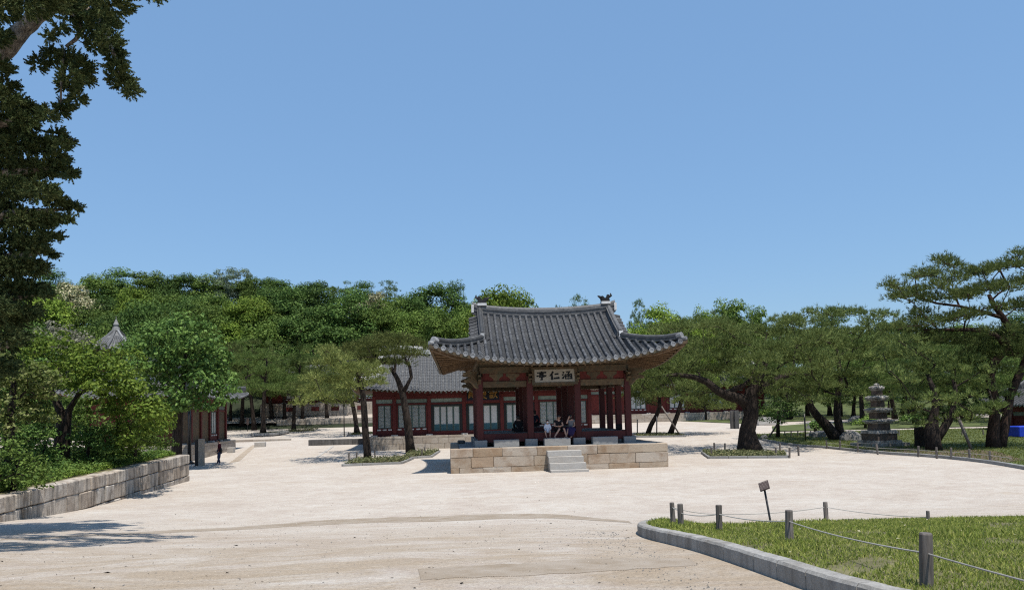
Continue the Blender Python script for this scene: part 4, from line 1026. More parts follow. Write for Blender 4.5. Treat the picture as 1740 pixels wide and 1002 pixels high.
# hall on the raised ground beyond the left pines: mostly its terrace shows
tb = at(452, 708, 104)
back_hall, BW = hall('terrace_hall', 'pale terrace hall far behind the left-hand pines with red vent boards', 'hall', (tb.x, tb.y, tb.z), YAW * 0.8,
    [(2.4, 'plain'), (2.4, 'paper'), (2.4, 'teal'), (2.4, 'teal'), (2.4, 'teal'), (2.4, 'paper'), (2.4, 'plain')], 7.0, 1.7, 3.0, ov=1.5, rise=2.1, hipin=0.3, sp=0.36, white=False, seed=51, detail=False)
for x in (3.2, 6.6, 9.2, 12.6):
    link('vent_board', chamfer_mesh('vent_board', (1.0, 0.06, 0.55), M['red_hall'], 0.01), back_hall, (x, -0.76, 0.9))

# eight-sided roof among the trees on the left
oc = at(197, 600, 86); oz = gz(oc.x, oc.y)
octp = thing('octagonal_pavilion', 'grey eight-sided tiled roof with a finial rising out of the trees at left', 'pavilion', (oc.x, oc.y, oz), 0.2)
zr8 = at(195, 560, 86).z - oz; ze8 = at(195, 597, 86).z - oz
q = MB(); nn = 8; ro = 3.3
def o8(r, z, k, half=False): a = 2 * math.pi * (k + (.5 if half else 0)) / nn; return Vector((r * math.cos(a), r * math.sin(a), z))
prof8 = [(ro, ze8), (ro * .62, ze8 + (zr8 - ze8) * .34), (ro * .3, ze8 + (zr8 - ze8) * .66), (.16, zr8)]
for k in range(nn):
    for (r0, z0), (r1, z1) in zip(prof8, prof8[1:]):
        q.add([o8(r0, z0, k), o8(r0, z0, k + 1), o8(r1, z1, k + 1), o8(r1, z1, k)], [(0, 1, 2, 3)])
    q.add([o8(ro, ze8, k), o8(ro, ze8, k + 1), Vector((0, 0, ze8 + .2))], [(0, 2, 1)])
q.build('roof', M['tile_far'], octp)
for k in range(nn):
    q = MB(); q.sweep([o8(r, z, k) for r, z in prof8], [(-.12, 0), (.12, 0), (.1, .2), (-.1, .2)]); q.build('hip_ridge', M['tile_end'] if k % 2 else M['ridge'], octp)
    q = MB()
    for j in range(1, 6):
        t = j / 6; P = []
        for r, z in prof8[:3]:
            a0, a1 = o8(r, z, k), o8(r, z, k + 1); P.append(a0.lerp(a1, t) + Vector((0, 0, .03)))
        roll_row(q, P, .6, .09, 4)
    tag(q.build('roof_tiling', M['tile_far'], octp), kind='stuff')
    q = MB(); p = o8(ro - .9, 0, k); q.tube([(p.x, p.y, 0), (p.x, p.y, ze8 + .2)], .14, 8); q.build('column', M['red_hall'], octp)
q = MB(); q.lathe([(.42, zr8 - .15), (.36, zr8 + .25), (.22, zr8 + .3), (.3, zr8 + .55), (.2, zr8 + .8), (.16, zr8 + .85), (.14, zr8 + 1.0), (.04, zr8 + 1.1), (.02, zr8 + 1.5)], 10); q.build('finial', M['granite'], octp)

# ================================================================== left retaining wall and planting bank
wa = Vector((-13.6, 20.4)); wb = Vector((-15.45, 37.4)); wd = (wb - wa); wlen = wd.length; wdn = wd.normalized()
ext = 3.0; wa2 = wa - wdn * ext
z_a, z_b = 0.93, 1.27; sl = (z_b - z_a) / wlen
# face looks right, towards the court: run the courses from far to near so that the blocks go back to the left
wall = thing('retaining_wall', 'weathered grey-brown block retaining wall holding the planted bank on the left', 'wall', (wb.x, wb.y, 0))
masonry(wall, (0, 0, 0), (-wdn.x, -wdn.y, 0), wlen + ext, [0.46], 0.5, M['stone_wall'], base=z_b - 0.46, slope=-sl, seed=61, lmin=0.55, lmax=1.25, jit=0.018, ch=0.025, proud=0.05) if False else None
def wall_course(z0, hh, seed, proud):
    rr = random.Random(seed); s = 0.0; back = Vector((-wdn.y, wdn.x, 0)); L0 = wlen + ext
    while s < L0 - 1e-3:
        L = rr.uniform(0.5, 1.25)
        if L0 - (s + L) < 0.4: L = L0 - s
        c = Vector((-wdn.x, -wdn.y, 0)) * (s + L / 2) + back * (0.26 - rr.uniform(0, proud)) + Vector((0, 0, z0 + hh / 2 - sl * (s + L / 2)))
        me = chamfer_mesh('stone_block', (L - 0.016, 0.5, hh - 0.016), M['stone_wall'], 0.03, 0.016, rr.randrange(99999))
        link('stone', me, wall, mat4=Matrix.Translation(c) @ Matrix.Rotation(math.atan2(-wdn.y, -wdn.x), 4, 'Z') @ Matrix.Rotation(math.atan(sl), 4, 'Y')); s += L
wall_course(z_b - 0.45, 0.45, 61, 0.05); wall_course(z_b - 1.0, 0.55, 62, 0.05); wall_course(z_b - 1.45, 0.45, 63, 0.02)
# short return at the far end
bkl = Vector((-wdn.y, wdn.x, 0))
rr = random.Random(9)
for zc, hh in ((z_b - 0.225, .45), (z_b - .725, .55), (z_b - 1.225, .45)):
    for k in range(5):
        me = chamfer_mesh('stone_block', (0.5, 0.98, hh - .016), M['stone_wall'], 0.03, 0.014, rr.randrange(9999))
        link('stone', me, wall, mat4=Matrix.Translation(bkl * (1.02 + k) + Vector((wdn.x * -0.25, wdn.y * -0.25, zc))) @ Matrix.Rotation(math.atan2(-wdn.y, -wdn.x), 4, 'Z'))
bank_poly = [(wb.x - .35, wb.y - .3), (wb.x - 16, wb.y + 1), (wb.x - 16, 12), (wa2.x - .3, wa2.y)]
def bank_z(x, y):
    t = (y - wa.y) / (wb.y - wa.y); edge = wa.x + (wb.x - wa.x) * t; off = max(0, edge - x)
    return z_a + (z_b - z_a) * t + min(0.5, 0.10 * off) - 0.05
bk = ground_patch('planting_bank', bank_poly, M['turf'], 0.0, 1.2, zf=bank_z)

# ================================================================== planting beds with stone kerbs
def leaf_scatter(poly, dens, zf, hgt, leaf, mat, name, spread=0.4, hmin=0.2):
    x0, x1 = min(p[0] for p in poly), max(p[0] for p in poly); y0, y1 = min(p[1] for p in poly), max(p[1] for p in poly)
    n = int((x1 - x0) * (y1 - y0) * dens); X = nr.uniform(x0, x1, n); Y = nr.uniform(y0, y1, n); ok = np.zeros(n, bool)
    j = len(poly) - 1; ins = np.zeros(n, bool)
    for i in range(len(poly)):
        xi, yi = poly[i]; xj, yj = poly[j]
        c = ((yi > Y) != (yj > Y)) & (X < (xj - xi) * (Y - yi) / ((yj - yi) or 1e-9) + xi); ins ^= c; j = i
    X, Y = X[ins], Y[ins]; Z = np.array([zf(a, c) for a, c in zip(X, Y)])
    return X, Y, Z
def bed_plants(poly, zf, h_, dens, leaf, name='bed_plants', mat='leaf_cover', label=None):
    X, Y, Z = leaf_scatter(poly, dens, zf, h_, leaf, mat, name)
    clump = 0.5 + 0.5 * np.sin(X * 7 + np.sin(Y * 5)) * np.sin(Y * 6.3)
    P = np.stack([X, Y, Z + h_ * nr.uniform(0.1, 1.0, len(X)) * (0.55 + 0.45 * clump)], 1)
    N = unit(np.stack([nr.normal(0, .5, len(X)), nr.normal(0, .5, len(X)), np.full(len(X), .8)], 1)); L = leaf * nr.uniform(.6, 1.3, len(X))
    o = link(name, arr_mesh(name, leaf_quads(P, N, L, L * .6), M[mat])); o['kind'] = 'stuff'; return o
def bed(poly, label, kerbs=True, h_=0.22, dens=260, plants=True, kz=0.14):
    zf = lambda x, y: gz(x, y)
    c = (sum(p[0] for p in poly) / len(poly), sum(p[1] for p in poly) / len(poly))
    r = thing('bed_kerb', label, 'kerb', (c[0], c[1], gz(*c)))
    n = len(poly)
    for i in range(n):
        a, b_ = Vector((*poly[i], 0)), Vector((*poly[(i + 1) % n], 0)); L = (b_ - a).length; m = max(1, round(L / 1.1)); ang = math.atan2(b_.y - a.y, b_.x - a.x)
        for k in range(m):
            p = a.lerp(b_, (k + .5) / m); me = chamfer_mesh('kerb_stone', (L / m - .015 - (0.13 if m == 1 else 0), .13, .26), M['granite'], .012, .008, rng.randrange(9999))
            link('kerb_stone', me, r, mat4=Matrix.Translation((p.x - c[0], p.y - c[1], gz(p.x, p.y) - gz(*c) + kz - .13 + rng.uniform(-.004, .004))) @ Matrix.Rotation(ang, 4, 'Z'))
    s = ground_patch('bed_soil', poly, M['soil'], 0.07, 1.0)
    if plants: bed_plants(poly, lambda x, y: gz(x, y) + .07, h_, dens, .11)
    return r
def gp(px, py): s = site(px, py); return (s.x, s.y)
bed([gp(582, 792), gp(682, 788), (gp(682, 788)[0] + 0.15, gp(682, 788)[1] + 4.2), (gp(582, 792)[0] + .1, gp(582, 792)[1] + 4.2)], 'low kerb of the planted bed round the left front pine', h_=.32, dens=240)
e0 = gp(684, 780)
bed([e0, gp(733, 777), (gp(733, 777)[0] + .1, gp(733, 777)[1] + 4.6), (e0[0], e0[1] + 4.6)], 'low kerb of the small bed under the forked pine', h_=.32, dens=240)
e0, e1 = gp(1205, 779), gp(1338, 778)
bed([e0, e1, (e1[0] + 1.0, e1[1] + 3.4), (e1[0] - 1.2, e1[1] + 5.2), (e0[0] + .8, e0[1] + 5.0)], 'low kerb of the bed round the big umbrella pine', h_=.26, dens=260)
e0, e1 = gp(426, 742), gp(472, 740)
bed([e0, e1, (e1[0], e1[1] + 4), (e0[0], e0[1] + 4)], 'stone kerb round the twin-trunk pine left of centre', h_=.3, dens=150, kz=.35)
e0, e1 = gp(476, 737), gp(530, 734)
bed([e0, e1, (e1[0], e1[1] + 4), (e0[0], e0[1] + 4)], 'stone kerb round the straight dark pine left of the lamp post', h_=.4, dens=150)
e0, e1 = gp(1083, 743), gp(1165, 742)
bed([e0, e1, (e1[0], e1[1] + 3.5), (e0[0], e0[1] + 3.5)], 'low kerb under the two leaning pines right of the pavilion', h_=.2, dens=150)
e0, e1 = gp(590, 741), gp(634, 739)
bed([e0, e1, (e1[0], e1[1] + 3.5), (e0[0], e0[1] + 3.5)], 'low kerb under the slim pine beside the lamp post', h_=.25, dens=150)

# dark retaining blocks and low terraces in the middle distance, left
def block_run(name, label, a, b_, hh, mat, seed, lmin=.8, lmax=1.6, courses=1, lift=0):
    a, b_ = Vector(a), Vector(b_); r = thing(name, label, 'wall', (a.x, a.y, gz(a.x, a.y) + lift)); d = (b_ - a); d.z = 0
    masonry(r, (0, 0, -.05), d, d.length, [hh / courses] * courses, .4, mat, seed=seed, lmin=lmin, lmax=lmax, jit=.012, ch=.02); return r
block_run('block_wall', 'low dark block wall left of the rear hall base', (*gp(524, 757), 0), (*gp(636, 754), 0), .55, M['dark_stone'], 71)
block_run('stone_curb', 'long pale stone edging below the left pines', (*gp(375, 752), 0), (*gp(494, 748), 0), .28, M['stone_hall'], 72, 1.2, 2.4)
block_run('terrace_wall', 'pale brick-like terrace wall beyond the left pines', (*gp(470, 722), 0), (*gp(640, 717), 0), .75, M['stone_hall'], 73, .7, 1.4, 2)
b = link('stone_block', chamfer_mesh('stone_block', (.85, .5, .42), M['pale_stone'], .03, .012, 4)); p = site(441, 759); b.location = p + Vector((0, .2, .2)); b.rotation_euler = (0, 0, .08); tag(b, 'single pale stone block lying on the sand left of centre', 'stone')
b = link('stone_block', chamfer_mesh('stone_block', (.5, .5, .42), M['pale_stone'], .03, .012, 14)); p = site(391, 769); b.location = p + Vector((0, .2, .2)); tag(b, 'pale cube of stone beside the walking person', 'stone')
tw0, tw1 = Vector((*gp(470, 722), 0)), Vector((*gp(640, 717), 0))
def terr_z(x, y):
    y0 = tw0.y + (tw1.y - tw0.y) * (x - tw0.x) / (tw1.x - tw0.x); t = min(1, max(0, (y - y0) / (tb.y - y0))); return (terrain(x, y0) + .68) * (1 - t) + (tb.z + .02) * t
ground_patch('upper_terrace', [(tw0.x - 22, tw0.y + .5), (tw0.x, tw0.y + .3), (tw1.x, tw1.y + .3), (tw1.x + 3, 113), (tw0.x - 26, 113)], M['sand'], 0, 2, zf=terr_z)
strip = ground_patch('sand_path_edge', [gp(565, 757), gp(568, 758), gp(540, 777), gp(536, 777)], M['pale_stone'], .02, 1.5)
ramp_ = ground_patch('clay_strip', [gp(388, 787), gp(407, 783), gp(436, 756), gp(428, 756)], M['coir'], .006, 1.5)

# ================================================================== lawn with granite kerb, posts, rope and sign (right front)
KP = [(3.6, 3.9), (2.75, 5.2), (2.42, 6.2), (2.3, 7.2), (2.22, 8.2), (2.14, 9.3), (2.03, 10.4), (1.93, 11.4), (1.93, 12.3), (2.02, 13.2), (2.25, 14.2), (2.65, 15.1), (3.25, 15.8), (4.2, 16.1), (5.6, 15.9), (7.5, 15.5), (10, 15.2), (14, 15.1), (19, 15.1)]
def back_drop(x, y): return .15 * sstep((y - 11.3) / 3.2) * sstep((x - 2.6) / 1.2)
def smooth_path(P, n=6):
    out = []
    for i in range(len(P) - 1):
        p0, p1, p2, p3 = [Vector((*P[max(0, min(len(P) - 1, i + k))], 0)) for k in (-1, 0, 1, 2)]
        for s in range(n):
            t = s / n; out.append(0.5 * ((2 * p1) + (p2 - p0) * t + (2 * p0 - 5 * p1 + 4 * p2 - p3) * t * t + (3 * p1 - p0 - 3 * p2 + p3) * t ** 3))
    out.append(Vector((*P[-1], 0))); return out
KS = smooth_path(KP, 8)
kerb = thing('lawn_kerb', 'curving pale granite kerb edging the grass at lower right', 'kerb', (KP[8][0], KP[8][1], 0))
kl = [0.0]
for a, c in zip(KS, KS[1:]): kl.append(kl[-1] + (c - a).length)
def on_k(s):
    for i in range(len(kl) - 1):
        if kl[i + 1] >= s: return KS[i].lerp(KS[i + 1], (s - kl[i]) / max(1e-6, kl[i + 1] - kl[i]))
    return KS[-1].copy()
s = 0.0; KW, KH = 0.17, 0.165; ko = Vector((KP[8][0], KP[8][1], 0))
while s < kl[-1] - .3:
    L = rng.uniform(.5, .95); e = min(kl[-1], s + L); q = MB(); m = 5; vv = []
    for i in range(m):
        t = s + .006 + (e - s - .012) * i / (m - 1); p = on_k(t); dv = (on_k(t + .05) - on_k(t - .05)).normalized(); inn = Vector((dv.y, -dv.x, 0))
        z = terrain(p.x, p.y) - back_drop(p.x, p.y) * 1.15; jt = rng.uniform(-.003, .003)
        for off, zz in ((0, -.15), (0, KH - .025), (.022, KH), (KW - .015, KH + .002), (KW, KH - .02), (KW, -.15)):
            w = p + inn * off; vv.append(Vector((w.x, w.y, z + zz + jt)) - ko)
    fs = []
    for i in range(m - 1):
        for k in range(5): fs.append((i * 6 + k, i * 6 + k + 1, (i + 1) * 6 + k + 1, (i + 1) * 6 + k))
    fs += [tuple(range(5, -1, -1)), tuple(range((m - 1) * 6, m * 6))]
    q.add(vv, fs); q.build('kerb_stone', M['kerb'], kerb); s = e
inner = []
for i, p in enumerate(KS):
    dv = (KS[min(i + 1, len(KS) - 1)] - KS[max(i - 1, 0)]).normalized(); inner.append((p.x + dv.y * KW * .9, p.y - dv.x * KW * .9))
lawn_poly = inner + [(19, 3.9)]
def lawn_z(x, y): return terrain(x, y) + KH - .02 + .03 * math.sin(x * .9 + y * .5) * sstep((x - 2.5) / 2) - back_drop(x, y)
ground_patch('lawn', lawn_poly, M['turf'], 0.0, .5, zf=lawn_z)
# grass blades, thinner towards the back
def grass(poly, zf, dens, near, far, blade=.042, w=.0075, name='lawn_grass'):
    X, Y, Z = leaf_scatter(poly, dens, zf, 0, 0, None, None)
    keep = nr.random(len(X)) < np.clip((near / np.maximum(Y, near)) ** 1.3, 0.05, 1); X, Y, Z = X[keep], Y[keep], Z[keep]
    vis = np.abs(X) < 0.75 * Y + 2; X, Y, Z = X[vis], Y[vis], Z[vis]
    n = len(X); P = np.stack([X, Y, Z - .005], 1); tall = 1 + .9 * (np.sin(X * 1.7 + 1.3 * np.sin(Y * 1.1)) * np.sin(Y * 1.9 + X * .7) > .25) * nr.random(n)
    bare = (np.sin(X * 2.3 + Y * 1.1) + np.sin(Y * 2.9 - X * 1.7) + np.sin(X * 5.1 + 2 * np.sin(Y * 3.3))) > 1.75
    k2 = ~(bare & (nr.random(n) < .8)); P, tall, Y = P[k2], tall[k2], Y[k2]; n = len(P)
    D = unit(np.stack([nr.normal(0, .42, n), nr.normal(0, .42, n), np.ones(n)], 1)); S = unit(np.cross(D, rnd_dirs(n))); ww = (w * np.maximum(1, Y / 8))[:, None]; L = (blade * tall * nr.uniform(.5, 1.4, n))[:, None]
    mid = P + D * L * .55; tipd = unit(D + np.stack([nr.normal(0, .5, n), nr.normal(0, .5, n), np.full(n, -.1)], 1)); tip = mid + tipd * L * .5
    T = np.stack([P - S * ww / 2, P + S * ww / 2, mid + S * ww * .4, tip, mid - S * ww * .4], 1)
    o = link(name, arr_mesh(name, T, M['grass'])); o['kind'] = 'stuff'; return o
vis_lawn = [p for p in inner if p[1] > 4] + [(15, 15.1), (9, 8), (5.2, 4.4)]
grass(vis_lawn, lawn_z, 2400, 7.5, 18)
# fallen pale petals and dead leaves on the grass
X, Y, Z = leaf_scatter(vis_lawn, 3.0, lawn_z, 0, 0, None, None)
P = np.stack([X, Y, Z + .05], 1); N = unit(rnd_dirs(len(X)) * .5 + np.array([0, 0, 1])); L = nr.uniform(.02, .05, len(X))
o = link('fallen_leaves', arr_mesh('fallen_leaves', leaf_quads(P, N, L, L * .7), M['leaf_cream'])); o['kind'] = 'stuff'

post_me = []
for i in range(3):
    q = MB(); r0 = .045
    q.lathe([(r0 * 1.02, -.25), (r0 * 1.03, 0), (r0, .2), (r0 * .98, .335), (r0 * .86, .345)], 9); me = q.mesh('wooden_post', M['post']); 
    for v in me.vertices: v.co.x *= 1 + .08 * math.sin(v.co.z * 9 + i * 2); v.co.y *= 1 + .06 * math.cos(v.co.z * 7 + i)
    post_me.append(me)
fp = [(2.99, 5.82), (3.03, 8.8), (2.77, 10.8), (2.52, 12.1)]
bp = [(2.62, 13.2), (3.9, 15.2), (6.35, 16.2), (7.5, 14.4)]
plabels = ['nearest weathered post of the rope fence at lower right', 'second weathered rope post from the nearest, in front of the sign', 'third weathered rope post left of the sign', 'front one of the two close-set rope posts at the tip of the lawn',
           'rear one of the two close-set rope posts at the tip of the lawn', 'small rope post on the far edge of the lawn left of the sign', 'small rope post on the far edge of the lawn right of the sign', 'short stub of a rope post farthest right on the lawn edge']
posts = []
for i, (x, y) in enumerate(fp + bp):
    z = lawn_z(x, y); o = link('wooden_post', post_me[i % 3]); sc_ = [1.02, 1, .98, .97, .95, .95, 1.0, .75][i]; z -= .17 if i == 7 else 0
    o.location = (x, y, z); o.scale = (sc_, sc_, 1.12 if i == 0 else 1); o.rotation_euler = (R(rng.uniform(-2, 2)), R(rng.uniform(-2, 2)), rng.uniform(0, 6)); posts.append(o)
    tag(o, plabels[i], 'post', 'weathered wooden posts of the rope fence')
def rope(a, c, ha, hc, label, sagv=.05):
    A = Vector((a[0], a[1], lawn_z(*a) + ha)); C_ = Vector((c[0], c[1], lawn_z(*c) + hc)); q = MB(); P = []
    for i in range(13):
        t = i / 12; p = A.lerp(C_, t); p.z -= sagv * 4 * t * (1 - t); P.append(p - A)
    q.tube(P, .007, 6); o = q.build('rope', M['rope'], loc=A); tag(o, label, 'rope', 'ropes of the lawn fence')
rope((3.35, 3.2), fp[0], .24, .24, 'pale rope running out of frame from the nearest post', .02)
rope(fp[0], fp[1], .24, .22, 'pale rope between the nearest and second posts', .03)
rope(fp[1], fp[2], .22, .22, 'pale rope between the second and third posts', .03)
rope(fp[2], fp[3], .22, .2, 'pale rope between the third post and the lawn tip', .03)
rope(fp[3], bp[0], .24, .26, 'short pale rope joining the two close-set posts', .01)
rope(bp[0], bp[1], .26, .24, 'thin rope from the lawn tip to the first far post', .03)
rope(bp[1], bp[2], .24, .24, 'thin rope along the far edge of the lawn behind the sign', .05)
rope(bp[2], bp[3], .24, .06, 'thin rope along the far edge of the lawn at right', .04)

sg = (3.93, 12.2); sgz = lawn_z(*sg)
sign = thing('information_sign', 'small tilted brown information plate on a leaning dark pole in the grass', 'sign', (sg[0], sg[1], sgz))
q = MB(); q.tube([(0, 0, -.2), (0, 0, 0), (-.078, 0.0, .56)], .016, 8); q.build('pole', M['metal'], sign, True)
plate = link('plate', chamfer_mesh('plate', (.155, .19, .022), M['sign'], .005), sign, mat4=Matrix.Translation((-.085, -.01, .615)) @ Euler((R(38), R(-22), R(-24))).to_matrix().to_4x4())
q = MB()
for i in range(6):
    x = -.062
    while x < .058:
        l = rng.uniform(.008, .022); yy = .07 - i * .026 - (.012 if i else 0); hh = .014 if i == 0 else .007
        q.box((x + l / 2, yy, .0122), (l, hh, .0012)); x += l + .007
tag(q.build('lettering', M['letters'], plate), kind='stuff')

# ================================================================== woven mats half buried in the sand
def mat_strip(pts_a, pts_b, label, lift=.006):
    """strip between two edge polylines, laid on the ground, one edge standing a little proud"""
    q = MB(); n = len(pts_a); c = Vector((pts_a[0][0], pts_a[0][1], terrain(*pts_a[0])))
    def rag(P):
        for p in P: p.x += rng.uniform(-.05, .05); p.y += rng.uniform(-.07, .07) * (p.y / 14)
        return P
    A = rag(smooth_path(pts_a, 5)); B = rag(smooth_path(pts_b, 5)); vv = []
    for a, b_ in zip(A, B):
        m = a.lerp(b_, .5)
        for p, l in ((a, .0), (a, lift), (m, lift), (b_, lift * .3 + .004)): vv.append(Vector((p.x, p.y, terrain(p.x, p.y) + l)) - c)
        vv[-4].z -= .05
    fs = [(i * 4 + k, i * 4 + k + 1, (i + 1) * 4 + k + 1, (i + 1) * 4 + k) for i in range(len(A) - 1) for k in range(3)]
    q.add(vv, fs); o = q.build('coir_mat', M['coir'], loc=c); tag(o, label, 'mat', 'coir mats half buried in the sand'); return o
ea = [gp(0, 918), gp(150, 911), gp(330, 903), gp(520, 893), gp(640, 888), gp(760, 885), gp(860, 881), (gp(960, 881)), gp(1076, 888)]
eb = [gp(0, 916), gp(150, 908), gp(330, 899), gp(520, 886), gp(640, 880), gp(760, 876), gp(860, 873), (gp(960, 874)), gp(1070, 885)]
mat_strip(ea, eb, 'long narrow coir strip curving across the sand court')
ea = [gp(722, 985), gp(800, 982), gp(900, 978), gp(1000, 973), gp(1100, 966), gp(1190, 962)]
eb = [gp(716, 967), gp(800, 962), gp(900, 957), gp(1000, 950), gp(1090, 948), gp(1180, 950)]
mat_strip(ea, eb, 'short coarse coir mat at the bottom centre foreground')
# twigs, leaves and pebbles scattered over the sand
n = 520; X = nr.uniform(-10, 2.0, n); Y = 6.5 + 20 * nr.random(n) ** 1.3; P = np.stack([X, Y, np.array([terrain(a, c) for a, c in zip(X, Y)]) + .012], 1)
N = unit(rnd_dirs(n) * .35 + np.array([0, 0, 1])); L = nr.uniform(.012, .05, n) * np.where(nr.random(n) < .12, 2.0, 1)
o = link('fallen_leaf_litter', arr_mesh('leaf_litter', leaf_quads(P, N, L, L * .35), M['bark'])); o['kind'] = 'stuff'
n = 800; X = np.concatenate([nr.uniform(-8, 2.0, 450), 1.7 - np.abs(nr.normal(0, .45, 350))]); Y = np.concatenate([6.3 + 14 * nr.random(450) ** 1.4, nr.uniform(6.3, 14, 350)])
q = MB(); keep = 0
for a, c in zip(X, Y):
    r = rng.uniform(.004, .013) * (1 if c < 11 else 1.3); z = terrain(a, c); m_ = [(a + r * rng.uniform(.7, 1.2), c, z), (a, c + r, z), (a - r * rng.uniform(.7, 1.2), c, z), (a, c - r, z), (a, c, z + r * .8)]
    q.add(m_, [(0, 1, 4), (1, 2, 4), (2, 3, 4), (3, 0, 4)])
tag(q.build('pebbles', M['rock']), kind='stuff')

# ================================================================== trees
def tone(px_list, d, jit=0.0):
    """crown lobes read off the photograph: (px, py, rx[, ry]) at distance d -> ellipsoids in metres"""
    out = []
    for e in px_list:
        dd = d + rng.uniform(-jit, jit); c = at(e[0], e[1], dd); rx = e[2] * dd / FPX; ry = (e[3] if len(e) > 3 else e[2] * 0.8) * dd / FPX
        out.append(((c.x, c.y, c.z), (rx, rx, ry)))
    return out
def rel(ells, o): return [((c[0] - o.x, c[1] - o.y, c[2] - o.z), r) for c, r in ells]

# ---- pines with hand-placed cushions
def pine_tree(label, base, trunk, pads, group=None, bark='bark', leaf='needle', r0=0.25, dens=60, k=6, L=.27, W=.034, name='pine_tree', extra=None, rtip=.016):
    """base: ground point; trunk: list of polylines of (point, radius); pads: (centre, rx, ry, rz) in world metres"""
    root = thing(name, label, 'pine tree', base, 0, group); mb = MB(); B = Vector(base)
    for line in trunk: mb.tube([Vector(p) - B for p, r in line], [r for p, r in line], 9, True, wob=.07)
    main = [Vector(p) - B for line in trunk for p, r in line]
    tips = [Vector(c) - B - Vector((0, 0, rz * .15)) for c, rx, ry, rz in pads]
    # each limb starts from the nearest point of any trunk line
    nodes = []
    for line in trunk:
        for (p, r), (p2, r2) in zip(line, line[1:]):
            for t in (0, .5): nodes.append((Vector(p).lerp(Vector(p2), t) - B))
    nodes = sorted(nodes, key=lambda q: q.z)
    hi = [q for q in nodes if q.z > .35 * max(n_.z for n_ in nodes)]
    branch_net2(hi, tips, mb, rtip, r0 * .45)
    P = pine_pads([((c[0] - B.x, c[1] - B.y, c[2] - B.z), rx, ry, rz) for c, rx, ry, rz in pads], dens, k, L, W)
    tree_parts(root, mb, M[bark], P, M[leaf]); return root
def branch_net2(starts, tips, mb, r_tip, rmax):
    nodes = [Vector(p) for p in starts]; par = [-1] * len(nodes); fixed = len(nodes); ctr = sum(nodes, Vector()) / len(nodes)
    for t in sorted(tips, key=lambda q: min((q - n_).length for n_ in nodes[:fixed])):
        best, bi = 1e9, 0
        for i, q in enumerate(nodes):
            d = (t - q).length + .7 * max(0, q.z - t.z)
            if d < best: best, bi = d, i
        q = nodes[bi]; seg = max(1, int((t - q).length / .6)); last = bi
        for s in range(1, seg + 1):
            u = s / seg; p = q.lerp(t, u); bow = math.sin(u * math.pi)
            if s < seg: p += Vector((rng.uniform(-1, 1), rng.uniform(-1, 1), rng.uniform(-.8, .8))) * .10
            p.z += .06 * bow * (t - q).length
            nodes.append(p); par.append(last); last = len(nodes) - 1
    cnt = [0.0] * len(nodes); has = [False] * len(nodes)
    for i in range(fixed, len(nodes)): has[par[i]] = True
    for i in range(len(nodes) - 1, fixed - 1, -1):
        if not has[i]: cnt[i] += 1
        cnt[par[i]] += cnt[i]
    rad = [min(rmax, r_tip * max(1, c) ** .55 * 1.4) for c in cnt]
    for i in range(fixed, len(nodes)):
        p = par[i]; mb.tube([nodes[p], nodes[i]], [min(rad[p], rad[i] * 1.3), rad[i]], 6, False)
def pads_px(lst, d, dj, flat=.42, per=1):
    out = []
    for e in lst:
        for j in range(per):
            dd = d + rng.uniform(-dj, dj); c = at(e[0] + rng.uniform(-4, 4) * (j > 0), e[1] + rng.uniform(-3, 3) * (j > 0), dd); r = e[2] * dd / FPX
            out.append(((c.x, c.y, c.z), r * rng.uniform(.9, 1.15), r * rng.uniform(.9, 1.2), r * flat * rng.uniform(.85, 1.2)))
    return out
def line_px(lst, d, drift=0.0):
    """trunk line: (px, py, radius_m)"""
    out = []
    for i, (x, y, r) in enumerate(lst): out.append((at(x, y, d + drift * i), r))
    return out

# two pines in front of the rear hall
b1 = site(625, 783); d1 = b1.y
pine_tree('slender front pine left of the rear hall, its cushions leaning left', b1,
    [line_px([(625, 784, .30), (624, 765, .24), (621, 735, .215), (619, 700, .20), (617, 670, .18), (611, 645, .15), (604, 628, .11)], d1)],
    pads_px([(560, 618, 24), (590, 628, 26), (622, 622, 24), (566, 648, 27), (600, 655, 26), (634, 648, 20), (548, 672, 22), (580, 680, 24), (536, 640, 20), (527, 662, 18), (606, 636, 22), (648, 632, 17), (552, 596, 20), (572, 606, 22), (512, 684, 15)], d1 + .5, 2.2, per=2), leaf='needle_olive', r0=.24, dens=60)
b2 = site(697, 770); d2 = b2.y
pine_tree('forked front pine with a flat crown reaching to the pavilion eave', b2,
    [line_px([(698, 771, .40), (696, 750, .31), (693, 720, .28), (688, 690, .25), (684, 667, .23), (676, 645, .18), (664, 624, .14)], d2), line_px([(684, 667, .2), (692, 654, .14), (699, 640, .12), (696, 622, .11), (688, 608, .09)], d2)],
    pads_px([(600, 592, 22), (626, 584, 24), (652, 576, 24), (680, 578, 24), (706, 584, 20), (728, 590, 14), (640, 600, 26), (668, 598, 26), (700, 602, 22), (612, 606, 24), (586, 604, 20), (640, 616, 24), (672, 616, 20), (655, 590, 25), (622, 618, 20)], d2 - .5, 2.2, per=2), leaf='needle_olive', r0=.28, dens=60)

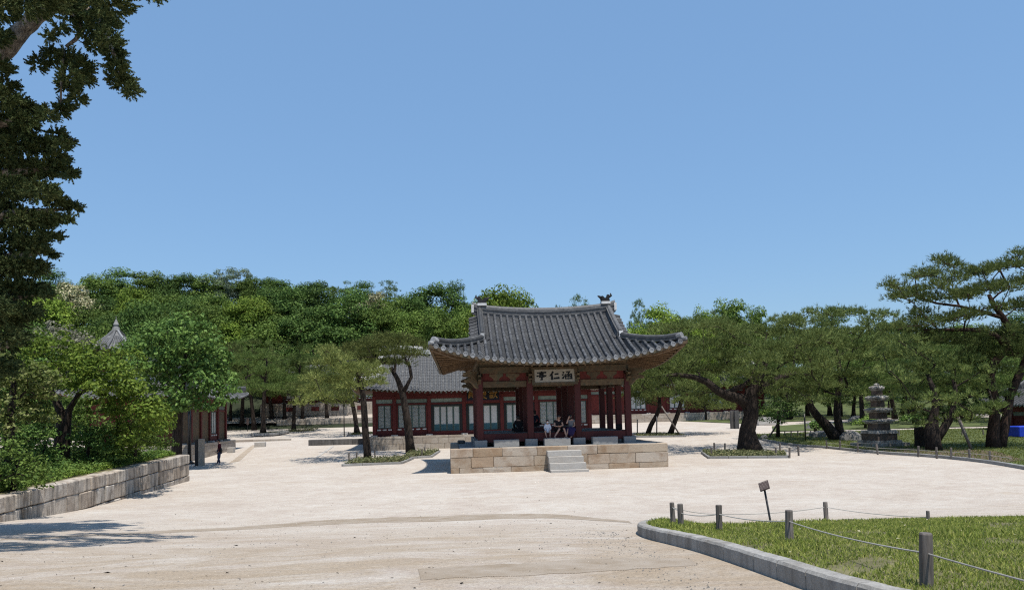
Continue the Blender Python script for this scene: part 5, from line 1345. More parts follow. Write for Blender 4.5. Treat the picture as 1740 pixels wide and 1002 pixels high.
# the big umbrella pine on the right
b3 = site(1275, 766); d3 = b3.y
P3 = []
for py, x0, x1, st, r in ((560, 1130, 1400, 30, 30), (582, 1105, 1420, 30, 32), (606, 1095, 1430, 31, 33), (630, 1095, 1420, 31, 32)):
    x = x0
    while x <= x1: P3.append((x + rng.uniform(-9, 9), py + rng.uniform(-9, 9) + (6 if x < 1140 else 0), r * rng.uniform(.75, 1.1))); x += st
P3 += [(1115, 668, 20), (1150, 668, 18), (1090, 655, 22), (1100, 628, 26), (1180, 672, 14), (1310, 668, 20), (1130, 650, 22), (1105, 640, 20), (1160, 655, 18), (1330, 655, 26), (1360, 665, 24), (1395, 655, 24), (1300, 650, 20), (1345, 545, 24), (1400, 550, 24), (1180, 548, 18), (1215, 552, 20), (1385, 680, 16)]
pine_tree('huge umbrella pine with a thick trunk right of the pavilion', b3,
    [line_px([(1275, 770, .86), (1272, 752, .66), (1270, 730, .52), (1276, 706, .46), (1274, 684, .50), (1278, 664, .40), (1290, 640, .30), (1300, 615, .2)], d3), line_px([(1274, 690, .40), (1256, 676, .36), (1238, 672, .32), (1220, 664, .28), (1200, 648, .22), (1178, 640, .17), (1150, 636, .12), (1120, 640, .08)], d3, -.1),
     line_px([(1238, 672, .25), (1250, 660, .2), (1264, 655, .16), (1280, 640, .12)], d3), line_px([(1284, 668, .3), (1305, 652, .24), (1330, 640, .18), (1360, 630, .12)], d3, .2)],
    pads_px(P3, d3 + .5, 4.2, .40, per=2), leaf='needle', r0=.5, dens=46, rtip=.014)
for px, py, r in ((1262, 742, .1), (1283, 716, .08), (1268, 728, .06)):
    pass

# two leaning pines right of the pavilion with props
for k, (bx, tr, pd, lab) in enumerate(((1100, [(1100, 739, .24), (1106, 722, .2), (1116, 705, .18), (1121, 690, .17), (1120, 672, .13), (1112, 655, .1)], [(1085, 640, 22), (1105, 630, 22), (1125, 645, 22), (1095, 660, 22), (1080, 672, 18), (1120, 668, 20), (1138, 632, 18), (1078, 652, 18), (1100, 683, 14)], 'left one of two leaning pines just right of the pavilion'),
        (1141, [(1138, 740, .26), (1144, 722, .22), (1152, 702, .19), (1158, 680, .17), (1161, 660, .15), (1156, 636, .12), (1146, 618, .1)], [(1160, 620, 22), (1185, 635, 24), (1150, 650, 20), (1180, 660, 24), (1205, 655, 22), (1215, 675, 20), (1170, 680, 20), (1195, 690, 18), (1140, 625, 18), (1225, 690, 16)], 'right one of two leaning pines just right of the pavilion'))):
    bs = site(bx, 739); pine_tree(lab, bs, [line_px(tr, bs.y)], pads_px([(x, y, r * 1.25) for x, y, r in pd], bs.y, 2.2, .45, per=3), bark='bark', leaf='needle', r0=.2, dens=40, rtip=.016)
def pole(name, label, cat, a, c, r, mat='metal', group=None):
    A, C_ = Vector(a), Vector(c); q = MB(); q.tube([Vector((0, 0, 0)), C_ - A], r, 7); o = q.build(name, M[mat], loc=A, smooth=True); return tag(o, label, cat, group)
def prop(pa, pb, label, r=.06): a = site(*pa); return pole('tree_prop', label, 'prop', a - Vector((0, 0, .1)), at(pb[0], pb[1], a.y), r, 'post')
prop((1158, 741), (1124, 690), 'slanting wooden prop crossing behind the right leaning pine')
prop((1653, 766), (1628, 708), 'slanting wooden prop left of the double-trunk pine at right', .09)
prop((1304, 744), (1330, 706), 'slanting wooden prop beside the small leafy tree', .07)
for (pa, pb, lab) in (((1083, 738), (1083, 712), 'short thin post right of the pavilion'), ((1116, 742), (1116, 707), 'taller thin post between the two leaning pines'), ((1369, 750), (1367, 703), 'dark upright post on the lawn before the leaning double pine')):
    a = site(*pa); pole('thin_post', lab, 'post', a - Vector((0, 0, .05)), at(pb[0], pb[1], a.y), .055)
a = site(585, 742); lamp = thing('lamp_post', 'thin dark lamp post left of the rear hall', 'lamp post', a)
q = MB(); q.tube([(0, 0, -.1), (0, 0, 3.05)], [.06, .045], 8); q.build('pole', M['metal'], lamp, True)
q = MB(); q.lathe([(.05, 2.95), (.13, 3.02), (.16, 3.2), (.05, 3.28)], 10); q.build('lamp_head', M['metal'], lamp)
a = site(322, 788); lamp2 = thing('lamp_post', 'tall dark post with round foot before the side hall at left', 'lamp post', a)
q = MB(); q.lathe([(.32, -.05), (.32, .1), (.2, .14), (.13, .2)], 12); q.build('foot', M['metal'], lamp2); q = MB(); q.tube([(0, 0, .1), (0, 0, 4.6)], [.125, .10], 9); q.build('pole', M['metal'], lamp2, True)
q = MB(); q.lathe([(.1, 4.55), (.28, 4.7), (.3, 5.05), (.08, 5.2)], 10); q.build('lamp_head', M['metal'], lamp2)
a = site(339, 791); sp_ = thing('notice_pillar', 'grey wooden notice pillar beside the dark post at left', 'pillar', a, .2)
link('pillar_body', chamfer_mesh('pillar_body', (.34, .3, 1.72), M['stone_hall'], .02), sp_, (0.12, 0, .82)); link('pillar_side', chamfer_mesh('pillar_side', (.2, .26, 1.68), M['metal'], .01), sp_, (-.16, 0, .8))
a = site(421, 733); st_ = thing('stand_sign', 'small dark sign on a thin post under the left pines', 'sign', a)
q = MB(); q.tube([(0, 0, -.05), (0, 0, 1.2)], .03, 6); q.build('pole', M['metal'], st_); link('plate', chamfer_mesh('plate', (.28, .05, .75), M['sign'], .006), st_, (0, -.03, 1.2))

# pines over the lawn at right
b6 = site(1691, 762); d6 = b6.y
P6 = [(1512, 484, 9), (1524, 488, 11), (1540, 493, 14), (1558, 499, 18), (1520, 503, 8), (1535, 506, 12), (1575, 508, 22), (1556, 470, 12), (1572, 462, 16), (1598, 440, 12), (1606, 447, 12), (1620, 450, 10), (1590, 468, 20), (1590, 488, 24), (1618, 476, 22), (1646, 468, 24), (1672, 458, 22), (1698, 455, 24), (1724, 448, 24), (1733, 428, 12), (1620, 505, 26), (1646, 498, 28), (1680, 490, 28), (1715, 486, 30), (1566, 530, 20), (1546, 545, 20), (1586, 548, 26),
      (1618, 540, 26), (1650, 535, 24), (1732, 520, 26), (1700, 520, 18), (1525, 560, 22), (1560, 565, 26), (1600, 575, 30), (1640, 580, 28), (1700, 565, 34), (1735, 570, 34), (1680, 600, 34), (1722, 600, 32), (1640, 610, 28), (1690, 628, 24), (1760, 470, 30), (1760, 520, 34), (1765, 580, 38), (1785, 440, 34), (1800, 500, 40), (1800, 570, 40)]
pine_tree('tall spreading red pine with two trunks at the right edge', b6,
    [line_px([(1688, 766, .42), (1687, 740, .33), (1690, 712, .29), (1692, 690, .28), (1688, 668, .26), (1682, 640, .24), (1690, 615, .22), (1712, 590, .2), (1720, 565, .19), (1705, 540, .17), (1690, 520, .14), (1680, 500, .1)], d6),
     line_px([(1698, 766, .36), (1704, 735, .29), (1712, 700, .26), (1716, 672, .24), (1735, 630, .22), (1752, 590, .2), (1770, 540, .17), (1775, 490, .12)], d6, .1),
     line_px([(1712, 590, .18), (1690, 568, .15), (1655, 560, .13), (1620, 560, .1), (1570, 560, .06)], d6, .1), line_px([(1705, 540, .13), (1670, 530, .1), (1630, 520, .08), (1590, 515, .06), (1550, 502, .04)], d6)],
    pads_px([(x, y, r * 1.12) for x, y, r in P6], d6, 2.8, .44, per=3), bark='bark_red', leaf='needle', r0=.35, dens=40, L=.26, rtip=.015)
b5 = site(1590, 767); d5 = b5.y
P5 = [(1540, 700, 18), (1655, 700, 22), (1690, 690, 22), (1700, 670, 22), (1535, 672, 20), (1600, 700, 22), (1570, 600, 26), (1640, 610, 28), (1665, 630, 26), (1528, 600, 26), (1560, 600, 28), (1590, 615, 30), (1620, 625, 28), (1545, 625, 28), (1575, 640, 30), (1610, 650, 30), (1645, 645, 26), (1530, 650, 22), (1555, 662, 24), (1590, 675, 26), (1625, 680, 26), (1655, 672, 22), (1672, 690, 16), (1560, 690, 18), (1580, 706, 18), (1605, 712, 18), (1630, 705, 18), (1650, 712, 14), (1512, 628, 20), (1500, 600, 22), (1530, 575, 24), (1680, 660, 20), (1570, 720, 10), (1655, 695, 16)]
pine_tree('low spreading pine on a thick forked stump right of the stone pagoda', b5,
    [line_px([(1588, 768, .5), (1586, 748, .42), (1583, 730, .38), (1586, 712, .26), (1590, 690, .2), (1586, 660, .16), (1575, 635, .1)], d5), line_px([(1590, 745, .3), (1602, 730, .24), (1612, 714, .2), (1618, 700, .17), (1625, 670, .13), (1620, 645, .1)], d5)],
    pads_px(P5, d5 + 1.2, 2.4, .4, per=2), leaf='needle', r0=.3, dens=46, rtip=.02)
b4 = site(1423, 748); d4 = b4.y
P4 = []
for py, x0, x1, st, r in ((540, 1330, 1510, 30, 24), (560, 1320, 1520, 30, 28), (585, 1315, 1515, 32, 30), (612, 1325, 1510, 32, 30), (638, 1330, 1470, 32, 26)):
    x = x0
    while x <= x1: P4.append((x + rng.uniform(-9, 9), py + rng.uniform(-8, 8), r * rng.uniform(.7, 1.1))); x += st
P4 += [(1345, 660, 24), (1385, 650, 26), (1420, 640, 26), (1460, 640, 24), (1440, 670, 18), (1350, 680, 16), (1400, 662, 22), (1440, 655, 22), (1370, 668, 18), (1455, 672, 18), (1420, 680, 16), (1372, 530, 14), (1420, 526, 16), (1455, 530, 16), (1490, 535, 14)]
pine_tree('leaning double pine left of the stone pagoda with a broad crown', b4,
    [line_px([(1424, 750, .5), (1415, 738, .42), (1404, 722, .36), (1390, 708, .3), (1378, 692, .26), (1372, 672, .2), (1362, 650, .16)], d4), line_px([(1428, 750, .38), (1426, 725, .3), (1422, 700, .26), (1424, 672, .22), (1428, 640, .18), (1424, 605, .13), (1415, 570, .09)], d4, .1)],
    pads_px(P4, d4 + 1, 4.0, .4, per=2), leaf='needle', r0=.35, dens=36, L=.30, W=.038, rtip=.016)

# shared pines of the middle and far distance
def auto_pine_parts(seed, h_, spread, cb, npad, lean=.6, rr=.18, r_pad=(.9, 1.5), olive=False, dens=34, L=.30, W=.042):
    rs = random.Random(seed); mb = MB(); top = Vector((rs.uniform(-1, 1) * lean, rs.uniform(-.6, .6) * lean, h_ * .82)); mid = Vector((top.x * .2 + rs.uniform(-.3, .3), 0, h_ * .42)); ln = []
    for i in range(9):
        t = i / 8; p = (1 - t) ** 2 * Vector((0, 0, -.1)) + 2 * t * (1 - t) * mid + t * t * top; ln.append((p, rr * (1.45 if i == 0 else 1) * (1 - .62 * t)))
    mb.tube([p for p, r in ln], [r for p, r in ln], 8, True, wob=.07); pads = []
    for i in range(npad):
        a = rs.uniform(0, 2 * math.pi); q = math.sqrt(rs.random()); x, y = math.cos(a) * q * spread, math.sin(a) * q * spread
        z = cb + (h_ - cb) * (1 - q * q * .85) * (rs.choice((.1, .4, .72, 1.0)) + rs.uniform(-.05, .05)); r = rs.uniform(*r_pad); pads.append(((x + top.x * .7, y + top.y * .7, z), r, r * rs.uniform(.8, 1.2), r * .42))
    branch_net2([p for p, r in ln if p.z > cb * .7], [Vector(c) - Vector((0, 0, .1)) for c, a, b_, e in pads], mb, .02, rr * .5)
    tm = mb.mesh('trunk', M['bark'], True); cm_ = arr_mesh('crown', pine_pads(pads, dens, 6, L, W), M['needle' if olive else 'needle_green']); return tm, cm_
PINES = [auto_pine_parts(1, 9.5, 4.4, 4.6, 46, 1.2, .27), auto_pine_parts(2, 8.5, 4.0, 3.6, 40, 1.6, .24), auto_pine_parts(3, 11, 3.8, 5.5, 44, .8, .27), auto_pine_parts(4, 9, 5.0, 4.2, 52, 2.2, .27, olive=True)]
def put_tree(name, label, cat, protos, base, sx, sz, rz, group):
    r = thing(name, label, cat, base, rz, group); r.scale = (sx, sx, sz)
    link('trunk', protos[0], r); link('crown', protos[1], r); return r
midp = [  # px foot, py foot, top py, crown scale, proto, label
    (447, 739, 588, 1.0, 0, 'right trunk of the twin pines in the kerbed bed left of centre'), (432, 729, 578, 1.0, 3, 'left trunk of the twin pines in the kerbed bed left of centre'),
    (499, 733, 590, 1.0, 1, 'straight dark pine in its own bed left of the lamp post'), (514, 716, 600, .9, 0, 'slanting pine behind the straight dark pine left of centre'),
    (411, 722, 585, .95, 2, 'slim pine beside the small dark sign at left'), (391, 718, 592, .9, 1, 'pine with a pale trunk near the side hall corner'), (380, 715, 598, .9, 3, 'leaning pine at the side hall corner'),
    (484, 715, 605, .9, 2, 'thin pale-trunked pine in the far left courtyard'), (556, 713, 588, 1.0, 1, 'pine before the terrace hall wall left of the lamp post'), (462, 714, 590, 1.0, 3, 'pine before the left end of the terrace hall wall'), (607, 738, 596, 1.0, 3, 'slim bent pine beside the lamp post'),
]
for px, py, ty, sc_, k, lab in midp:
    s = site(px, py); top = at(px, ty, s.y).z - s.z; hp = (9.5, 8.5, 11, 9)[k]
    put_tree('pine_tree', lab, 'pine tree', PINES[k], s, sc_ * 1.02, max(.55, top / hp), rng.uniform(0, 6.28), 'pines of the left courtyard')
farp = [(1240, 700, 545, 96, 0), (1340, 705, 560, 88, 1), (1465, 715, 575, 78, 2), (1520, 715, 588, 84, 3), (1555, 712, 600, 74, 0), (1640, 712, 590, 82, 2), (1690, 716, 585, 76, 1), (1745, 716, 590, 80, 3), (1790, 716, 570, 70, 0), (1095, 700, 572, 112, 3), (1180, 700, 560, 116, 1), (1410, 700, 575, 95, 3), (1600, 700, 575, 98, 0), (1560, 690, 555, 112, 2), (1330, 690, 560, 118, 0), (1480, 690, 560, 120, 1), (1700, 690, 560, 115, 3), (1450, 700, 622, 90, 1), (1532, 700, 626, 93, 3), (1615, 700, 628, 87, 0), (1705, 700, 622, 90, 1), (1372, 700, 636, 95, 3), (1662, 700, 636, 103, 2), (1490, 700, 640, 108, 0)]
far_lab = []
for px, py, ty, d, k in farp:
    p = at(px, 700, d); p.z = gz(p.x, p.y); top = at(px, ty, d).z - p.z; hp = (9.5, 8.5, 11, 9)[k]
    far_lab.append((px, put_tree('pine_tree', '', 'pine tree', PINES[k], p, 1.05 * max(.9, top / hp * .9), top / hp, rng.uniform(0, 6.28), 'distant pines behind the right lawn')))

# ---- broadleaf trees of the hill: a few crowns per kind shared by all
def broad_proto(seed, h_=12.0, w=9.0, mat='leaf_mid', n=72, leaf=.30, per=105, cr=(1.0, 1.9), conic=False, blossom=False):
    rs = random.Random(seed); rng.seed(seed); mb = MB(); e = []
    for i in range(7):
        a = rs.uniform(0, 6.28); q = rs.uniform(.15, .55) * w / 2; z = h_ * rs.uniform(.42, .80); e.append(((math.cos(a) * q, math.sin(a) * q, z), (w * rs.uniform(.24, .34), w * rs.uniform(.24, .34), h_ * rs.uniform(.14, .22))))
    e.append(((0, 0, h_ * .8), (w * .26, w * .26, h_ * .18)))
    cl = clumps_in(e, n, cr[0], cr[1], .7)
    mb.tube([(0, 0, -.3), (rs.uniform(-.2, .2), 0, h_ * .25), (rs.uniform(-.5, .5), rs.uniform(-.4, .4), h_ * .6)], [.34, .25, .1], 7)
    branch_net2([Vector((0, 0, h_ * .2)), Vector((0, 0, h_ * .35)), Vector((0, 0, h_ * .5))], [Vector(c) for c, r in cl[::3]], mb, .02, .16)
    cm_ = arr_mesh('crown', broadleaf(cl, per, leaf), M[mat]); return mb.mesh('trunk', M['bark'], True), cm_
KIND = {
 'D': [broad_proto(101, mat='leaf_dark'), broad_proto(102, mat='leaf_dark', h_=13, w=8.5)], 'M': [broad_proto(103, mat='leaf_mid'), broad_proto(104, mat='leaf_mid', w=10)],
 'Y': [broad_proto(105, mat='leaf_yellow', cr=(1.1, 2.0)), broad_proto(106, mat='leaf_yellow', w=10)], 'G': [broad_proto(107, mat='leaf_grey', cr=(.7, 1.2), n=75, leaf=.28)],
 'C': [broad_proto(108, mat='leaf_cream', cr=(.7, 1.2), n=80)], 'V': [broad_proto(109, mat='leaf_dull', cr=(.8, 1.4), leaf=.3, per=60)], 'O': [PINES[1], PINES[3]], 'P': [PINES[2], PINES[0]],
}
KH = {'D': 12.3, 'M': 12, 'Y': 12, 'G': 12, 'C': 12, 'V': 12, 'O': 8.7, 'P': 10.2}; KWd = {'D': 9, 'M': 9.5, 'Y': 9.5, 'G': 9, 'C': 9, 'V': 9, 'O': 9.5, 'P': 9.5}
KN = {'D': ('dark green tree', 'broadleaf_tree'), 'M': ('mid-green tree', 'broadleaf_tree'), 'Y': ('bright yellow-green tree', 'broadleaf_tree'), 'G': ('tall pale grey-green tree', 'broadleaf_tree'), 'C': ('cream-flowering tree', 'flowering_tree'), 'V': ('dull grey twiggy tree', 'twiggy_tree'), 'O': ('olive-green pine', 'pine_tree'), 'P': ('dark hill pine', 'pine_tree')}
HT = [  # px, top py, distance, crown width px, kind : skyline, slope, foot
 (95, 468, 150, 90, 'D'), (128, 482, 122, 95, 'C'), (165, 468, 150, 90, 'M'), (205, 466, 152, 90, 'D'), (250, 462, 150, 95, 'M'), (300, 466, 150, 95, 'D'), (345, 468, 152, 80, 'M'), (385, 449, 152, 85, 'G'), (412, 460, 150, 60, 'G'), (440, 467, 148, 85, 'M'), (478, 475, 148, 90, 'D'), (525, 478, 145, 90, 'D'), (578, 476, 140, 95, 'P'), (615, 486, 142, 75, 'D'), (655, 489, 138, 80, 'P'), (626, 500, 122, 70, 'C'), (732, 485, 130, 110, 'D'), (778, 490, 132, 55, 'D'), (702, 502, 124, 70, 'D'), (862, 496, 100, 120, 'Y'), (830, 512, 112, 70, 'M'), (942, 515, 120, 60, 'P'), (985, 523, 120, 60, 'P'),
 (40, 480, 120, 120, 'M'), (75, 508, 108, 120, 'Y'), (20, 520, 100, 130, 'D'), (225, 487, 124, 75, 'Y'), (185, 502, 126, 95, 'D'), (275, 494, 128, 100, 'M'), (325, 500, 126, 95, 'D'), (380, 500, 124, 95, 'M'), (352, 512, 112, 100, 'M'), (300, 512, 115, 90, 'D'), (245, 512, 115, 80, 'D'), (425, 510, 110, 105, 'Y'), (475, 520, 108, 95, 'M'), (450, 500, 125, 90, 'D'), (505, 500, 120, 95, 'D'), (545, 498, 112, 110, 'D'), (592, 505, 115, 95, 'D'), (560, 532, 102, 110, 'D'), (640, 515, 110, 95, 'M'), (690, 522, 106, 95, 'M'), (660, 505, 120, 80, 'M'), (160, 515, 112, 80, 'M'), (750, 520, 108, 90, 'M'), (800, 508, 118, 70, 'M'),
 (105, 540, 82, 115, 'V'), (60, 545, 90, 100, 'D'), (170, 535, 100, 80, 'D'), (160, 552, 92, 80, 'M'), (245, 530, 98, 95, 'D'), (300, 530, 92, 110, 'M'), (265, 540, 80, 90, 'D'), (345, 540, 92, 100, 'M'), (395, 530, 98, 100, 'M'), (400, 548, 90, 90, 'Y'), (450, 545, 94, 110, 'M'), (505, 540, 98, 100, 'D'), (545, 560, 92, 90, 'D'), (740, 540, 98, 100, 'O'), (685, 552, 90, 95, 'O'), (780, 530, 105, 90, 'M'), (635, 545, 95, 95, 'O'), (590, 550, 92, 80, 'D'), (380, 568, 84, 80, 'O'), (470, 578, 92, 90, 'O'), (540, 588, 90, 90, 'O'), (425, 572, 88, 80, 'O'),
 (1062, 540, 100, 70, 'O'), (1085, 532, 108, 60, 'P'), (1122, 518, 95, 105, 'Y'), (1160, 530, 100, 70, 'M'), (1192, 524, 92, 60, 'Y'), (1238, 506, 100, 80, 'M'), (1282, 518, 98, 55, 'M'), (1215, 535, 104, 80, 'O'), (900, 525, 110, 80, 'M'), (1015, 535, 112, 80, 'D'), (960, 530, 112, 80, 'M'), (1310, 535, 110, 70, 'P'), (1420, 545, 125, 90, 'D'), (1530, 545, 130, 90, 'D'), (1640, 545, 130, 90, 'M'), (1740, 540, 130, 90, 'D'), (1370, 560, 130, 90, 'M'), (1480, 560, 135, 90, 'D'), (1590, 560, 135, 90, 'D'), (1690, 560, 135, 90, 'D'), (-60, 480, 125, 120, 'D'), (-30, 530, 100, 120, 'M'), (1830, 540, 120, 100, 'D')]
def where(px):
    for a, c, t in ((-200, 70, 'behind the juniper'), (70, 170, 'left of the eight-sided roof'), (170, 240, 'above the eight-sided roof'), (240, 330, 'above the deep green tree'), (330, 420, 'above the side hall corner'), (420, 520, 'above the left courtyard pines'), (520, 610, 'above the bent pine'), (610, 700, 'above the flat-crowned front pine'), (700, 800, 'left of the pavilion roof'), (800, 900, 'behind the left pavilion ridge end'), (900, 1030, 'behind the pavilion ridge'), (1030, 1110, 'above the right pavilion eave'), (1110, 1260, 'above the umbrella pine left half'), (1260, 1400, 'above the umbrella pine right half'), (1400, 1560, 'above the stone pagoda'), (1560, 2000, 'behind the tall red pine')):
        if a <= px < c: return t
seen = {}
for px, ty, d, w, kd in HT:
    if d >= 138: w *= .86
    if 330 < px < 800 and d < 114: w *= (114 + (px % 7)) / d * .8; d = 114 + (px % 7)
    p = at(px, ty, d); zt_ = p.z; p.z = gz(p.x, p.y) - .2; hgt = max(5.5, zt_ - p.z); wm = w * d / FPX * 1.12
    pr = KIND[kd][rng.randrange(len(KIND[kd]))]; row = 'on the skyline' if d >= 120 else ('on the slope' if d >= 100 else 'at the hill foot')
    r = put_tree(KN[kd][1], '', 'tree', pr, p, wm / KWd[kd], hgt / KH[kd], rng.uniform(0, 6.28), 'trees of the wooded hill')
    seen.setdefault((KN[kd][0], row, where(px)), []).append((px, r))
ORD = ['leftmost', 'second from left', 'third from left', 'fourth from left', 'fifth from left', 'sixth from left', 'seventh from left', 'eighth from left', 'ninth from left', 'tenth from left', 'eleventh from left', 'twelfth from left', 'thirteenth from left', 'fourteenth from left', 'fifteenth from left', 'sixteenth from left', 'rightmost']
for (nm, row, wh), lst in seen.items():
    lst.sort(key=lambda t: t[0])
    for i, (px, r) in enumerate(lst):
        r['label'] = f'{nm} {row} {wh}' if len(lst) == 1 else f'{ORD[i] if i < len(lst) - 1 or len(lst) > 2 else "right"} {nm} {row} {wh}'.replace('leftmost', 'left' if len(lst) == 2 else 'leftmost')
ORD2 = ['eighth from right', 'seventh from right', 'sixth from right', 'fifth from right', 'fourth from right', 'third from right', 'second from right', 'rightmost']
for i, (px, r) in enumerate(sorted(far_lab, key=lambda t: t[0])): r['label'] = f'distant pine behind the right lawn, {ORD[i] if i < 16 else ORD2[i - 16]}'

# ---- near trees and shrubs on the bank, left
def leafy(name, label, cat, base, trunk, ells, n, cr, per, leaf, mat, bark='bark', group=None, br=.12):
    root = thing(name, label, cat, base, 0, group); B = Vector(base); mb = MB()
    for line in trunk: mb.tube([Vector(p) - B for p, r in line], [r for p, r in line], 8, True, wob=.08)
    E = rel(ells, B); cl = clumps_in(E, n, cr[0], cr[1], .45, -.8)
    st = [Vector(p) - B for line in trunk for p, r in line][1:]
    branch_net2(st, [Vector(c) for c, r in cl[::2]], mb, .008, br)
    tree_parts(root, mb, M[bark], broadleaf(cl, per, leaf), M[mat]); return root
def bk_pt(px, d): p = at(px, 700, d); p.z = bank_z(p.x, p.y); return p
bt = bk_pt(103, 31)
leafy('broadleaf_tree', 'yellow-green leaning tree with a dark double trunk behind the retaining wall', 'tree', bt,
    [line_px([(100, 790, .26), (101, 760, .22), (104, 730, .2), (106, 705, .17), (95, 680, .13), (80, 650, .1)], 31), line_px([(108, 790, .2), (112, 755, .17), (113, 725, .15), (118, 695, .12), (135, 668, .1), (170, 650, .07)], 31)],
    tone([(60, 600, 40), (95, 592, 42), (130, 605, 40), (165, 625, 38), (60, 640, 36), (110, 640, 42), (150, 655, 38), (190, 650, 36), (215, 640, 30), (205, 675, 36), (235, 680, 36), (180, 690, 34), (255, 705, 34), (275, 725, 26), (225, 715, 34), (245, 740, 30), (215, 750, 30), (285, 700, 18), (190, 610, 26), (215, 615, 24)], 31, 1.8), 240, (.28, .55), 330, .15, 'leaf_yellow')
bt = bk_pt(20, 27)
leafy('broadleaf_tree', 'pale-leaved tree at the left edge below the juniper', 'tree', bt, [line_px([(15, 800, .2), (16, 740, .16), (20, 690, .12), (25, 640, .08)], 27)],
    tone([(15, 620, 40), (45, 640, 34), (10, 660, 40), (50, 680, 36), (75, 660, 26), (70, 700, 28), (20, 710, 40), (85, 640, 22), (-30, 650, 45), (-30, 700, 45)], 27, 1.4), 110, (.28, .5), 330, .14, 'leaf_pale')
for lab, px, d, lst, mat, n, leaf in (
    ('bright low shrub in the near left corner above the wall', 25, 22.5, [(15, 790, 34), (45, 795, 34), (25, 760, 28), (60, 815, 26), (5, 820, 30), (-30, 790, 40), (80, 815, 16)], 'leaf_mid', 90, .10),
    ('dark shrub at the foot of the double trunk', 75, 29, [(60, 770, 30), (85, 780, 26), (40, 750, 30), (65, 740, 24)], 'leaf_dark', 60, .12),
    ('dark shrub between the double trunk and the wall end', 150, 31, [(140, 760, 30), (165, 745, 28), (175, 770, 22), (145, 735, 22)], 'leaf_dark', 70, .12),
    ('mid-green shrub near the far end of the wall', 230, 33, [(205, 765, 24), (235, 755, 26), (262, 750, 22), (280, 752, 14), (190, 780, 14)], 'leaf_mid', 70, .11)):
    p = bk_pt(px, d); leafy('shrub', lab, 'shrub', p, [[(p, .08), (p + Vector((0, 0, .5)), .06), (p + Vector((.1, 0, .9)), .03)]], tone(lst, d, .7), n, (.2, .38), 420, leaf, mat, br=.03)
bt = at(312, 790, 47); bt.z = gz(bt.x, bt.y)
leafy('broadleaf_tree', 'deep green rounded tree in front of the side hall', 'tree', bt, [line_px([(300, 800, .34), (300, 760, .3), (302, 720, .27), (306, 680, .22), (312, 640, .16), (316, 600, .1)], 47)],
    tone([(250, 590, 34), (290, 570, 40), (330, 575, 40), (270, 620, 40), (315, 615, 44), (355, 610, 36), (285, 655, 42), (330, 655, 42), (370, 645, 28), (260, 570, 26), (310, 550, 26), (345, 680, 28), (300, 690, 30), (375, 670, 20), (240, 630, 28), (225, 600, 22), (385, 655, 14)], 47, 2.2), 230, (.45, .85), 110, .26, 'leaf_dark')
bt = at(255, 760, 42); bt.z = gz(bt.x, bt.y)
for lab, px, d, lst, mat, n in (('dark leafy thicket behind the double-trunk tree left', 95, 36, [(60, 700, 40), (100, 700, 40), (140, 705, 40), (175, 715, 36), (80, 735, 40), (125, 740, 40), (165, 745, 34), (205, 735, 30), (240, 735, 26)], 'leaf_mid', 120), ('deep green thicket behind the pale-leaved tree', 20, 34, [(20, 700, 44), (-20, 680, 50), (40, 735, 40), (5, 750, 40), (50, 660, 40), (80, 600, 36), (30, 620, 44)], 'leaf_dark', 110)):
    p = bk_pt(px, d); leafy('shrub', lab, 'shrub', p, [[(p, .08), (p + Vector((0, 0, .6)), .06), (p + Vector((.1, 0, 1.2)), .03)]], tone(lst, d, 1.0), n, (.3, .6), 210, .16, mat, br=.03)
# ground cover on the bank
def cover(x0, x1, y0, y1, n, h_, leaf, mat, name):
    Y = nr.uniform(y0, y1, n); t = (Y - wa.y) / (wb.y - wa.y); X = wa.x + (wb.x - wa.x) * t - .55 - np.abs(nr.normal(0, 1, n)) * x1 - x0
    Z = np.array([bank_z(a, c) for a, c in zip(X, Y)]); P = np.stack([X, Y, Z + h_ * nr.random(n) * (.5 + .5 * np.sin(X * 3) * np.sin(Y * 2.3)) + .02], 1)
    N = unit(rnd_dirs(n) * .6 + np.array([0, 0, .8])); L = leaf * nr.uniform(.6, 1.3, n); o = link(name, arr_mesh(name, leaf_quads(P, N, L, L * .5), M[mat])); o['kind'] = 'stuff'
cover(0, 1.6, 18, 37.2, 26000, .28, .09, 'leaf_mid', 'bank_ground_cover'); cover(.1, 3.5, 18, 37.2, 16000, .45, .11, 'leaf_dark', 'bank_undergrowth')
cover(0, .25, 19, 37, 5000, .16, .07, 'leaf_yellow', 'wall_top_weeds')

